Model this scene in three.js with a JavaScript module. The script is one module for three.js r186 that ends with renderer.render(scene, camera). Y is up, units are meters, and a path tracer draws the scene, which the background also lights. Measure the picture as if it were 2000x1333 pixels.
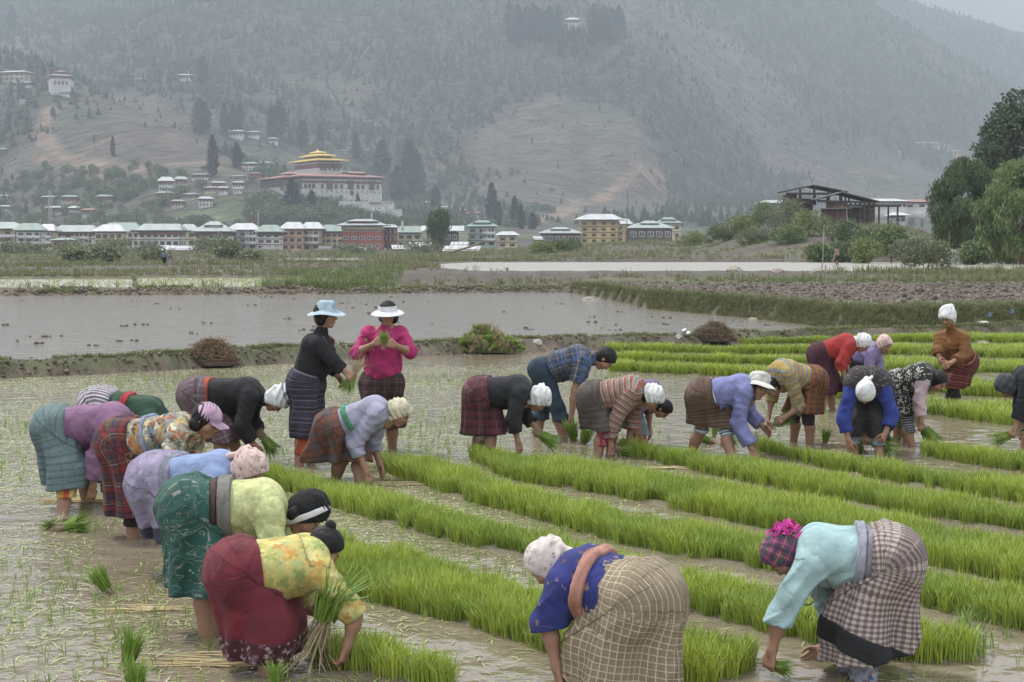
import * as THREE from 'three';
import { mergeGeometries } from 'three/addons/utils/BufferGeometryUtils.js';

// ---------- camera, sky, sun, exposure ----------
const scene = new THREE.Scene();
const FPX = 3333, PW = 2000, PH = 1333, HORIZON = 484, EYE = 2.0;      // focal length and horizon in pixels of the 2000 x 1333 photograph
const camera = new THREE.PerspectiveCamera(2 * Math.atan(PH / 2 / FPX) * 180 / Math.PI, PW / PH, 0.3, 20000);
const PITCH = -Math.atan((PH / 2 - HORIZON) / FPX);
camera.position.set(0, EYE, 0);
camera.rotation.set(PITCH, 0, 0);
camera.updateMatrixWorld(true);
scene.add(camera);
const renderer = new THREE.WebGLRenderer({ antialias: true });
renderer.toneMapping = THREE.LinearToneMapping;
renderer.toneMappingExposure = 2.0;
renderer.shadowMap.enabled = true;

const V = (x = 0, y = 0, z = 0) => new THREE.Vector3(x, y, z);
let seed = 12345;
const rnd = () => { seed = (seed + 0x6D2B79F5) | 0; let t = Math.imul(seed ^ (seed >>> 15), 1 | seed); t = (t + Math.imul(t ^ (t >>> 7), 61 | t)) ^ t; return ((t ^ (t >>> 14)) >>> 0) / 4294967296; };
const rr = (a, b) => a + (b - a) * rnd();
const clamp = (x, a = 0, b = 1) => Math.min(b, Math.max(a, x));
const lerp = (a, b, t) => a + (b - a) * t;
const smooth = (a, b, x) => { const t = clamp((x - a) / (b - a)); return t * t * (3 - 2 * t); };
// value noise
const hash3 = (x, y, z) => { let h = Math.imul(x, 374761393) ^ Math.imul(y, 668265263) ^ Math.imul(z, 2147483647 - 1442695041); h = Math.imul(h ^ (h >>> 13), 1274126177); return ((h ^ (h >>> 16)) >>> 0) / 4294967296; };
function noise3(x, y, z) {
  const xi = Math.floor(x), yi = Math.floor(y), zi = Math.floor(z); let fx = x - xi, fy = y - yi, fz = z - zi;
  fx = fx * fx * (3 - 2 * fx); fy = fy * fy * (3 - 2 * fy); fz = fz * fz * (3 - 2 * fz);
  const g = (a, b, c) => hash3(xi + a, yi + b, zi + c);
  const a = lerp(lerp(g(0, 0, 0), g(1, 0, 0), fx), lerp(g(0, 1, 0), g(1, 1, 0), fx), fy), b = lerp(lerp(g(0, 0, 1), g(1, 0, 1), fx), lerp(g(0, 1, 1), g(1, 1, 1), fx), fy);
  return lerp(a, b, fz) * 2 - 1;
}
const fbm = (x, y, z, o = 4) => { let s = 0, a = 0.5; for (let i = 0; i < o; i++) { s += a * noise3(x, y, z); x *= 2.03; y *= 2.03; z *= 2.03; a *= 0.5; } return s; };
// periodic noise for tiling textures: lattice wraps at p
function pnoise(x, y, p, s = 0) {
  const xi = Math.floor(x), yi = Math.floor(y); let fx = x - xi, fy = y - yi; fx = fx * fx * (3 - 2 * fx); fy = fy * fy * (3 - 2 * fy);
  const w = (n) => ((n % p) + p) % p, g = (a, b) => hash3(w(xi + a), w(yi + b), s);
  return lerp(lerp(g(0, 0), g(1, 0), fx), lerp(g(0, 1), g(1, 1), fx), fy) * 2 - 1;
}
const pfbm = (u, v, p, o = 4, s = 0) => { let r = 0, a = 0.5; for (let i = 0; i < o; i++) { r += a * pnoise(u * p, v * p, p, s + i); p *= 2; a *= 0.5; } return r; };

// sky: bright thin overcast, whiter towards the sun
const SUN_DIR = V(-0.34, 0.9, -0.30).normalize();
{
  const w = 256, h = 128, d = new Float32Array(w * h * 4);
  for (let j = 0; j < h; j++) for (let i = 0; i < w; i++) {
    const el = ((j + 0.5) / h - 0.5) * Math.PI, az = ((i + 0.5) / w) * 2 * Math.PI, x = Math.cos(el) * Math.cos(az), y = Math.sin(el), z = Math.cos(el) * Math.sin(az);
    const c = fbm(x * 2.2 + 7, y * 4.5, z * 2.2, 5) * 0.5 + 0.5;
    const b = (0.74 + 0.26 * clamp(y)) * (0.80 + 0.42 * c), k = clamp(c * 1.6 - 0.3), o = (j * w + i) * 4;
    d[o] = b * lerp(0.90, 1.0, k); d[o + 1] = b * lerp(0.96, 1.0, k); d[o + 2] = b * lerp(1.08, 1.0, k); d[o + 3] = 1;
  }
  const t = new THREE.DataTexture(d, w, h, THREE.RGBAFormat, THREE.FloatType);
  t.mapping = THREE.EquirectangularReflectionMapping; t.magFilter = t.minFilter = THREE.LinearFilter; t.needsUpdate = true;
  scene.background = t; scene.environment = t;
}
const sun = new THREE.DirectionalLight(new THREE.Color(1, 0.955, 0.88), 2.6);
sun.position.copy(SUN_DIR).multiplyScalar(60).add(V(0, 0, -15)); sun.target.position.set(0, 0, -15);
sun.castShadow = true; sun.shadow.radius = 14; sun.shadow.mapSize.set(2048, 2048);
Object.assign(sun.shadow.camera, { left: -30, right: 30, top: 40, bottom: -30, near: 1, far: 160 });
scene.add(sun, sun.target);
scene.fog = new THREE.FogExp2(new THREE.Color(0.80, 0.90, 1.0), 0.00023);

// ---------- picture helpers: a pixel of the photograph to a point of the place ----------
const CP = Math.cos(PITCH), SP = Math.sin(PITCH);
function ray(px, py) { const x = (px - PW / 2) / FPX, y = -(py - PH / 2) / FPX; return V(x, y * CP + SP, y * SP - CP); }   // camera axes turned by the pitch
function G(px, py, Y = 0) { const r = ray(px, py), t = (Y - EYE) / r.y; return V(r.x * t, Y, r.z * t); }                    // on the level Y
function P(px, py, D) { const r = ray(px, py), t = -D / r.z; return V(r.x * t, EYE + r.y * t, -D); }                          // at the distance D
const depthAt = (py, Y = 0) => -G(1000, py, Y).z;

// ---------- naming ----------
const taken = new Map();
function numbered(n) { const k = taken.get(n) || 0; taken.set(n, k + 1); return k ? n + '_' + String(k).padStart(3, '0') : n; }
function tag(o, label, category, group, kind) { o.userData.label = label; if (category) o.userData.category = category; if (group) o.userData.group = group; if (kind) o.userData.kind = kind; return o; }
function thing(name, label, category, pos, turn = 0, group) { const o = new THREE.Group(); o.name = numbered(name); if (pos) o.position.copy(pos); o.rotation.y = turn; tag(o, label, category, group); scene.add(o); return o; }
function part(name, geo, mat, parent) { const m = new THREE.Mesh(geo, mat); m.name = parent ? name : numbered(name); m.castShadow = m.receiveShadow = true; (parent || scene).add(m); return m; }
function struct(name, geo, mat, label, category) { const m = part(name, geo, mat); m.userData.kind = 'structure'; if (label) m.userData.label = label; if (category) m.userData.category = category; return m; }

// ---------- materials and textures ----------
const C = (r, g, b) => new THREE.Color().setRGB(r, g, b);
const S = (hex) => new THREE.Color(hex);
function dataTex(n, fn, srgb = true, m = n) {        // fn(u, v) -> [r, g, b] in 0..1 (sRGB values when srgb)
  const d = new Uint8Array(n * m * 4);
  for (let j = 0; j < m; j++) for (let i = 0; i < n; i++) { const c = fn((i + 0.5) / n, (j + 0.5) / m), o = (j * n + i) * 4; d[o] = clamp(c[0]) * 255; d[o + 1] = clamp(c[1]) * 255; d[o + 2] = clamp(c[2]) * 255; d[o + 3] = 255; }
  const t = new THREE.DataTexture(d, n, m); t.wrapS = t.wrapT = THREE.RepeatWrapping; t.magFilter = THREE.LinearFilter; t.minFilter = THREE.LinearMipmapLinearFilter; t.generateMipmaps = true; if (srgb) t.colorSpace = THREE.SRGBColorSpace; t.needsUpdate = true; return t;
}
function rep(t, s) { const c = t.clone(); c.repeat.set(1 / s, 1 / s); c.needsUpdate = true; return c; }   // one tile covers s metres
const std = (o) => new THREE.MeshStandardMaterial({ roughness: 0.9, metalness: 0, ...o });
const grainTex = dataTex(256, (u, v) => { const n = 0.84 + 0.28 * pfbm(u, v, 8, 5, 3); return [n, n, n]; });
const soilBump = dataTex(512, (u, v) => { const n = 0.5 + 0.6 * pfbm(u, v, 12, 5, 9); return [n, n, n]; }, false);
// ---------- the lie of the land ----------
// lines across the picture are given as [pixel column, distance] so that the height can be asked for anywhere
const lineD = (pts, Y) => pts.map(([x, y]) => [x, depthAt(y, Y)]);
function along(l, q) { if (q <= l[0][0]) return l[0][1]; for (let i = 1; i < l.length; i++) if (q <= l[i][0]) { const t = (q - l[i - 1][0]) / (l[i][0] - l[i - 1][0]); return lerp(l[i - 1][1], l[i][1], t); } return l[l.length - 1][1]; }
const BUND = lineD([[-1500, 730], [-300, 714], [0, 707], [200, 700], [450, 688], [700, 675], [870, 668], [1050, 663], [1200, 658], [1350, 654], [1500, 648], [1640, 646], [1760, 643], [1850, 640], [2000, 634], [3500, 600]], 0.22);
const BANK = (() => { const l = lineD([[-1500, 590], [-300, 583], [0, 579], [300, 577], [600, 575], [900, 573], [1110, 572], [1145, 577], [1270, 604], [1400, 616], [1500, 626], [1640, 644]], 0.12); for (let q = 1700; q <= 3500; q += 100) l.push([q, along(BUND, q) + 0.6]); return l; })();
const PADS = [[-900, 255, 567.5, 546, 0.26], [268, 600, 566, 544, 0.26], [-900, 720, 534.5, 529, 0.34], [560, 700, 507.6, 505.4, 0.60]].map(([q0, q1, y0, y1, Y]) => ({ q0, q1, D0: depthAt(y0, Y), D1: depthAt(y1, Y), Y }));
const STRIP = { D0: depthAt(533, 0.7), D1: depthAt(512.5, 0.7), Y: 0.7 };
const stripIn = (q, D) => { const m = lerp(STRIP.D0, STRIP.D1, 0.5), k = clamp((q - 795) / 130); return (D > lerp(m, STRIP.D0, k) - 0.2 && D < lerp(m, STRIP.D1, k) && q > 800) ? 1 : 0; };
let l0 = 0;
function landY(q, D) {
  const l = 0.34 + clamp((D - 70) / 480) * 0.75, r = D < 66 ? 0.57 : D < 76 ? lerp(0.57, 0.76, (D - 66) / 10) : D < 150 ? 0.80 : D < 320 ? lerp(0.85, 2.9, Math.pow((D - 150) / 170, 1.1)) : lerp(2.9, 4.2, clamp((D - 320) / 400));
  if (D > 150 && D < 330) l0 = 3.1 * smooth(1, 0.35, Math.hypot((q - 1625) / 300, (D - 240) / 75)); else l0 = 0;
  return l0 + lerp(l, r, D < 90 ? smooth(1080, 1190, q) : smooth(lerp(1080, 850, clamp((D - 90) / 60)), lerp(1190, 1300, clamp((D - 90) / 60)), q));
}
function groundY(x, z) {
  const D = -z, q = 1000 + FPX * x / D, db = along(BUND, q), df = along(BANK, q), n = fbm(x * 1.7, 3, z * 1.7, 4);
  if (D < db - 1.6) return -0.13;
  const e = Math.abs(D - db) - 0.26 - 0.12 * n, bund = q < 1720 || D < db ? lerp(0.24, -0.16, smooth(0, 0.42, e)) + 0.05 * n : -1;
  if (D < df - 0.2) return Math.max(bund, D < db ? -0.13 : 0.0);
  const steep = lerp(0.9, 1.2, smooth(1100, 1300, q)), rise = smooth(-0.1, steep, D - df + 0.25 * n);
  let y = landY(q, D);
  const plough = smooth(1150, 1210, q) * smooth(df + 1.5, df + 3, D) * (1 - smooth(66, 68, D));
  y += n * 0.05 + plough * (0.10 * fbm(x * 3.1, 0, z * 3.1, 3) + 0.05 * Math.sin(D * 6 + n * 4));
  if (D > 76 && !(q > 800 && D < 152)) y += 0.10 * fbm(x * 0.16, 1, z * 0.3, 3) + 0.12 * Math.max(0, Math.sin(D * 0.33 + x * 0.02 + 2 * fbm(x * 0.02, 0, z * 0.02, 2))) ** 6;      // low terrace edges
  for (const p of PADS) if (q > p.q0 - 12 && q < p.q1 + 12 && D > p.D0 - 1.5 && D < p.D1 + 1.5) {
    const edge = Math.max((p.q0 - q) / FPX * D, (q - p.q1) / FPX * D, p.D0 - D, D - p.D1); y = lerp(p.Y - 0.15, Math.max(y, p.Y + 0.1) + 0.04, smooth(-0.35 + n * 0.5, 0.45, edge));
  }
  if (q > 690 && D > 74 && D < STRIP.D1 + 14) { const k = smooth(700, 800, q) * smooth(75, 82, D) * (1 - smooth(STRIP.D1 + 4, STRIP.D1 + 14, D)); y = lerp(y, Math.max(y, STRIP.Y + 0.1 + 0.06 * n), k); if (stripIn(q, D)) y = STRIP.Y - 0.2; }
  return lerp(Math.max(bund, 0), y, rise);
}
const gH = (x, z) => groundY(x, z);
function sheet(qs, Ds, yf, colf) {        // a sheet laid over columns and distances; uv in metres
  const nq = qs.length, nd = Ds.length, pos = new Float32Array(nq * nd * 3), uv = new Float32Array(nq * nd * 2), col = colf ? new Float32Array(nq * nd * 3) : null, idx = [];
  for (let j = 0; j < nd; j++) for (let i = 0; i < nq; i++) {
    const D = typeof Ds[j] === 'function' ? Ds[j](qs[i]) : Ds[j], x = (qs[i] - 1000) / FPX * D, o = j * nq + i, y = yf(x, -D, qs[i], D);
    pos[o * 3] = x; pos[o * 3 + 1] = y; pos[o * 3 + 2] = -D; uv[o * 2] = x; uv[o * 2 + 1] = D;
    if (col) { const c = colf(x, -D, y, qs[i], D); col.set(c, o * 3); }
    if (i && j) { const a = o - nq - 1, b = o - nq, c = o - 1; idx.push(a, b, c, b, o, c); }
  }
  const g = new THREE.BufferGeometry(); g.setAttribute('position', new THREE.BufferAttribute(pos, 3)); g.setAttribute('uv', new THREE.BufferAttribute(uv, 2)); if (col) g.setAttribute('color', new THREE.BufferAttribute(col, 3));
  g.setIndex(idx); g.computeVertexNormals(); return g;
}
const range = (a, b, s) => { const r = []; for (let x = a; x < b; x += s) r.push(x); r.push(b); return r; };
const geomRange = (a, b, k) => { const r = []; for (let x = a; x < b; x *= 1 + k) r.push(x); r.push(b); return r; };
const mix3 = (a, b, t) => [lerp(a[0], b[0], t), lerp(a[1], b[1], t), lerp(a[2], b[2], t)];
const MUD = [0.125, 0.100, 0.076], WETMUD = [0.085, 0.068, 0.052], SOIL = [0.098, 0.080, 0.062], GRASS = [0.085, 0.100, 0.038], DRY = [0.120, 0.104, 0.062];
{
  const Ds = [2, 4, 8, 14, ...geomRange(20, 92, 0.0062), ...geomRange(93, 780, 0.013)];
  const g = sheet(range(-1300, 3300, 17), Ds, (x, z) => gH(x, z), (x, z, y, q, D) => {
    const db = along(BUND, q), df = along(BANK, q), n = fbm(x * 0.9, 11, z * 0.9, 4), m = fbm(x * 4, 5, z * 4, 3);
    let c = mix3(MUD, WETMUD, 0.5 + m * 0.5);
    if (D > db - 1.2 && D < db + 1.2) c = mix3(MUD, GRASS, smooth(0.0, 0.35, n + (y > 0.19 ? 0.2 : -0.3)));
    if (D > df) {
      const field = mix3(mix3(GRASS, DRY, smooth(-0.2, 0.4, fbm(x * 0.05, 2, z * 0.12, 3))), SOIL, smooth(-0.15, 0.25, fbm(x * 0.03 + 9, 7, z * 0.10, 3) + 0.1 * m));
      const edge = mix3(GRASS, DRY, clamp(0.5 + n)), plough = smooth(1150, 1210, q) * smooth(df + 2.2, df + 3.2, D + n) * (1 - smooth(65, 68, D + n * 2));
      c = mix3(field, edge, 1 - smooth(1.5, 4, D - df)); c = mix3(c, mix3(SOIL, [0.09, 0.073, 0.058], clamp(0.5 + m)), plough);
      if (D - df < 1.0) c = mix3(MUD, c, smooth(0.15, 1.0, D - df + n * 0.5));
      for (const p of PADS) if (q > p.q0 - 5 && q < p.q1 + 5 && D > p.D0 - 1.2 && D < p.D1) c = mix3(c, MUD, 0.7);
      if (q > 820 && D > 76 && D < STRIP.D1 + 10) c = mix3(c, SOIL, 0.45);
      if (D > 76) c = mix3(c, [0.085, 0.068, 0.052], smooth(0.5, 1, Math.sin(D * 0.33 + x * 0.02 + 2 * fbm(x * 0.02, 0, z * 0.02, 2) + 0.6)) * 0.8);
    }
    const k = 0.85 + 0.5 * (m * 0.5 + 0.3); return [c[0] * k, c[1] * k, c[2] * k];
  });
  struct('ground', g, std({ vertexColors: true, map: rep(grainTex, 2.3), bumpMap: rep(soilBump, 1.7), bumpScale: 0.05, roughness: 0.95 }), 'muddy field terraces, low grassy banks and ploughed soil of the valley floor', 'ground');
}
// water: muddy, with small ripples
const rippleTex = dataTex(1024, (u, v) => { const n = 0.5 + 0.42 * pfbm(u, v, 14, 4, 21) + 0.16 * pfbm(u, v, 5, 2, 77); return [n, n, n]; }, false);
const waterMat = (c, tile, amp, rough) => new THREE.MeshPhysicalMaterial({ color: C(...c), roughness: rough, metalness: 0, ior: 1.333, bumpMap: rep(rippleTex, tile), bumpScale: amp });
struct('paddy_water', sheet(range(-2600, 4600, 200), [1.2, 3, 6, 10, 16, 22, (q) => along(BUND, q)], () => 0), waterMat([0.175, 0.145, 0.105], 2.4, 0.026, 0.09), 'shallow muddy brown water of the flooded paddy the workers stand in', 'water');
struct('pond_water', sheet(range(-1300, 1720, 20), [(q) => along(BUND, q), (q) => lerp(along(BUND, q), along(BANK, q), 0.5), (q) => along(BANK, q) + 0.6], () => 0.12), waterMat([0.20, 0.178, 0.155], 3.2, 0.042, 0.11), 'still grey flooded paddy behind the earth bund', 'water');
const wFar = waterMat([0.28, 0.26, 0.22], 4, 0.07, 0.28);
for (const [k, p] of PADS.entries()) struct('flooded_field', sheet(range(p.q0 - 6, p.q1 + 6, 20), [p.D0 - 0.5, p.D1 + 0.5], () => p.Y), wFar, ['narrow flooded field with pale green sprouts at the far left', 'small flooded field with pale green sprouts beside the yellow weeds', 'thin sliver of water across the far left fields', 'tiny sliver of water in front of the red building'][k], 'water');
struct('flooded_strip', sheet(range(803, 3300, 40), [(q) => lerp(lerp(STRIP.D0, STRIP.D1, 0.5), STRIP.D0, clamp((q - 795) / 130)), (q) => lerp(lerp(STRIP.D0, STRIP.D1, 0.5), STRIP.D1, clamp((q - 795) / 130))], () => STRIP.Y), wFar, 'long bright strip of water behind the ploughed field', 'water');

// ---------- mountains ----------
const RIDGES = [
  { s: 0.62, pts: [[-900, -60, 2500], [-300, 50, 2000], [0, 130, 1750], [130, 185, 1560], [250, 240, 1430], [400, 312, 1270], [500, 370, 1130]] },
  { s: 0.58, pts: [[1330, -170, 3300], [1180, -40, 2750], [1120, 68, 2450], [1085, 190, 2150], [1020, 330, 1800], [960, 425, 1480]] },
  { s: 0.62, pts: [[1300, -150, 3300], [1330, 40, 2900], [1420, 180, 2600], [1540, 330, 2250], [1640, 420, 1900]] },
  { s: 0.45, pts: [[500, -190, 3300], [480, -60, 2700], [420, 90, 2250], [350, 190, 1900]] },
  { s: 0.55, pts: [[1860, 60, 4000], [1850, 180, 3500], [1800, 300, 2900], [1780, 380, 2400]] },
].map((r) => ({ s: r.s, pts: r.pts.map((p) => P(...p)) }));
const CREST = [[-1500, -230, 3500], [0, -195, 3500], [300, -225, 3500], [900, -205, 3500], [1250, -190, 3500], [1500, -100, 3800], [1770, 0, 4150], [1880, 32, 4200], [2000, 66, 4250], [2300, 150, 4300], [3500, 300, 4300]];
const crestY = CREST.map(([q, y, D]) => [q, P(q, y, D).y]), crestD = CREST.map(([q, , D]) => [q, D]);
function mountainY(x, z) {
  const D = -z, q = clamp(1000 + FPX * x / D, -1500, 3500), g = fbm(x * 0.0016, 4, z * 0.0016, 5), gul = 1 - Math.abs(fbm(x * 0.0034 + 5, 8, z * 0.0022, 4)) * 2.2;
  const plain = 3 + clamp((D - 700) / 500) * 14 + clamp((D - 1200) / 1200) * 60;
  const cD = along(crestD, q), cY = along(crestY, q);
  let y = cY - 0.385 * Math.max(0, cD - D) + g * 120 * clamp((cD - D) / 700) - Math.max(0, D - cD) * 0.5;
  for (const r of RIDGES) {
    let best = -1e9;
    for (let i = 1; i < r.pts.length; i++) { const a = r.pts[i - 1], b = r.pts[i], dx = b.x - a.x, dz = b.z - a.z, t = clamp(((x - a.x) * dx + (z - a.z) * dz) / (dx * dx + dz * dz)), d = Math.hypot(x - a.x - dx * t, z - a.z - dz * t); best = Math.max(best, lerp(a.y, b.y, t) - r.s * (Math.hypot(d, 60) - 60) * (1 + 0.4 * g)); }
    const h = clamp((best - y) / 60 + 0.5); y = lerp(y, best, h) + 60 * 0.5 * h * (1 - h);
  }
  const k = smooth(0, 160, y - plain); y += (gul - 0.55) * 34 * k * clamp((cD - D) / 300, 0.12, 1);
  const h = clamp((y - plain) / 40 + 0.5); y = lerp(plain, y, h) + 20 * h * (1 - h);
  return D < 900 ? lerp(gPlain(q), y, smooth(690, 900, D)) : y;
}
const gPlain = (q) => landY(q, 760) - 0.3;
function hit(px, py, D0 = 705, D1 = 4400) { const r = ray(px, py); let last = D0; for (let D = D0; D < D1; D += 6) { const t = -D / r.z, y = EYE + r.y * t; if (y < mountainY(r.x * t, -D)) { let a = last, b = D; for (let k = 0; k < 8; k++) { const m = (a + b) / 2, s = -m / r.z; if (EYE + r.y * s < mountainY(r.x * s, -m)) b = m; else a = m; } const s = -b / r.z; return V(r.x * s, mountainY(r.x * s, -b), -b); } last = D; } return null; }
// woods thin out on the dry open slopes
function forest(x, z, q, y) {
  const D = -z; let f = 0.34 + 1.0 * fbm(x * 0.0042 + 3, 1, z * 0.0042, 4);
  const py = HORIZON - (y - EYE) / D * FPX;
  f -= 1.0 * smooth(0.75, 0.2, Math.hypot((q - 1120) / 330, (py - 320) / 230)) + 0.75 * smooth(1, 0.4, Math.hypot((q - 210) / 300, (py - 300) / 140)) + 0.5 * smooth(1, 0.3, Math.hypot((q - 1700) / 200, (py - 400) / 110));
  f += 0.55 * smooth(1, 0.2, Math.hypot((q - 860) / 190, (py - 190) / 200)) + 0.5 * smooth(1300, 1650, q) * smooth(360, 240, py) + 0.45 * smooth(200, 90, py) * smooth(1000, 700, q);
  return f;
}
{
  const MS = [0.092, 0.073, 0.060], MG = [0.062, 0.064, 0.040], MF = [0.032, 0.043, 0.026], RED = [0.15, 0.092, 0.068];
  const trailA = [hit(1030, 438), hit(1130, 395), hit(1200, 372), hit(1290, 345)].filter(Boolean), trailB = [hit(70, 305), hit(180, 322), hit(300, 330), hit(420, 318)].filter(Boolean), trailC = [hit(95, 215), hit(80, 260), hit(110, 300), hit(175, 322), hit(225, 378)].filter(Boolean);
  const near = (l, x, z) => { let m = 1e9; for (let i = 1; i < l.length; i++) { const a = l[i - 1], b = l[i], dx = b.x - a.x, dz = b.z - a.z, t = clamp(((x - a.x) * dx + (z - a.z) * dz) / (dx * dx + dz * dz)); m = Math.min(m, Math.hypot(x - a.x - dx * t, z - a.z - dz * t)); } return m; };
  const g = sheet(range(-900, 2900, 9), [...range(690, 1150, 14), ...range(1160, 2600, 11), ...range(2615, 4700, 22)], (x, z) => mountainY(x, z), (x, z, y, q, D) => {
    const f = forest(x, z, q, y), n = fbm(x * 0.02, 3, z * 0.02, 4), m = fbm(x * 0.008, 9, z * 0.008, 3);
    let c = mix3(MS, MG, smooth(-0.3, 0.35, m + n * 0.4)); c = mix3(c, MF, smooth(0.1, 0.6, f + n * 0.3));
    c = mix3(c, RED, smooth(0.25, 0.5, n) * smooth(0.1, -0.3, f) * 0.55);
    if (D < 1300) c = mix3(c, [0.10, 0.13, 0.055], smooth(-0.2, 0.3, n) * smooth(1300, 1000, D));
    const d = Math.min(near(trailA, x, z) - 5, near(trailB, x, z) - 3, near(trailC, x, z) - 4); if (D < 2600) c = mix3(c, [0.26, 0.18, 0.125], 0.7 * (1 - smooth(0, 7, d + n * 6)));
    return c;
  });
  struct('mountain', g, std({ vertexColors: true, map: rep(grainTex, 120), bumpMap: rep(soilBump, 90), bumpScale: 6, roughness: 1 }), 'dry wooded mountain slope that fills the background', 'mountain');
  const g2 = sheet(range(-900, 4200, 60), range(5600, 9200, 120), (x, z, q, D) => { const c = along([[-900, -200], [1500, -180], [1900, -140], [2300, -60], [4200, 60]], q); const Y = P(q, c, 8600).y; return Y - Math.abs(8600 - D) * 0.42 + 420 * fbm(x * 0.0006, 2, z * 0.0006, 5); }, (x, z) => mix3(MF, MS, smooth(-0.3, 0.3, fbm(x * 0.002, 4, z * 0.002, 4))));
  struct('far_mountain', g2, std({ vertexColors: true, roughness: 1 }), 'pale far mountain behind the ridge at the upper right', 'mountain');
}
// ---------- plants ----------
const leafMat = (c, o = {}) => new THREE.MeshPhysicalMaterial({ color: C(...c), roughness: 0.85, transmission: 0.3, thickness: 0, side: THREE.DoubleSide, vertexColors: false, ...o });
class Tri { constructor() { this.p = []; this.c = []; this.n = []; }
  tri(a, b, c, col, nn) { this.p.push(a.x, a.y, a.z, b.x, b.y, b.z, c.x, c.y, c.z); if (col) for (let i = 0; i < 3; i++) this.c.push(col[0], col[1], col[2]); if (nn) for (let i = 0; i < 3; i++) this.n.push(nn.x, nn.y, nn.z); }
  geo() { const g = new THREE.BufferGeometry(); g.setAttribute('position', new THREE.Float32BufferAttribute(this.p, 3)); if (this.c.length) g.setAttribute('color', new THREE.Float32BufferAttribute(this.c, 3)); if (this.n.length) g.setAttribute('normal', new THREE.Float32BufferAttribute(this.n, 3)); else g.computeVertexNormals(); return g; } }
// a tuft of narrow bent blades
function tuftGeo(n, h, spread, w, lean = 0.5, col) {
  const t = new Tri();
  for (let i = 0; i < n; i++) {
    const a = rnd() * 6.283, r = spread * Math.sqrt(rnd()), L = h * rr(0.65, 1.1), b = a + rr(-0.9, 0.9), le = lean * rr(0.2, 1), side = V(-Math.sin(b + rr(-0.8, 0.8)), 0, Math.cos(b)).multiplyScalar(w * 0.5), out = V(Math.cos(b), 0, Math.sin(b));
    const p0 = V(Math.cos(a) * r, 0, Math.sin(a) * r), p1 = p0.clone().addScaledVector(out, L * le * 0.25).add(V(0, L * 0.55, 0)), p2 = p0.clone().addScaledVector(out, L * le * 0.8).add(V(0, L * (1 - le * 0.28), 0));
    const m = (p, s, k) => p.clone().addScaledVector(side, s * k), c = col && mix3(col[0], col[1], rnd());
    t.tri(m(p0, -1, 0.8), m(p0, 1, 0.8), m(p1, 1, 1), c); t.tri(m(p0, -1, 0.8), m(p1, 1, 1), m(p1, -1, 1), c); t.tri(m(p1, -1, 1), m(p1, 1, 1), p2, c);
  }
  return t.geo();
}
const dummy = new THREE.Object3D();
function scatter(name, geo, mat, list, parent, label, category, kind = 'stuff') {       // list of [x, y, z, scale, turn, tiltX, tiltZ, [r,g,b], scaleY]
  const m = new THREE.InstancedMesh(geo, mat, list.length); m.name = parent ? name : numbered(name);
  list.forEach((e, i) => { dummy.position.set(e[0], e[1], e[2]); dummy.rotation.set(e[5] || 0, e[4] || 0, e[6] || 0); dummy.scale.set(e[3], e[8] || e[3], e[3]); dummy.updateMatrix(); m.setMatrixAt(i, dummy.matrix); if (e[7]) m.setColorAt(i, C(...e[7])); });
  m.castShadow = m.receiveShadow = true; m.userData.kind = kind; if (label) m.userData.label = label; if (category) m.userData.category = category; (parent || scene).add(m); return m;
}
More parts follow.
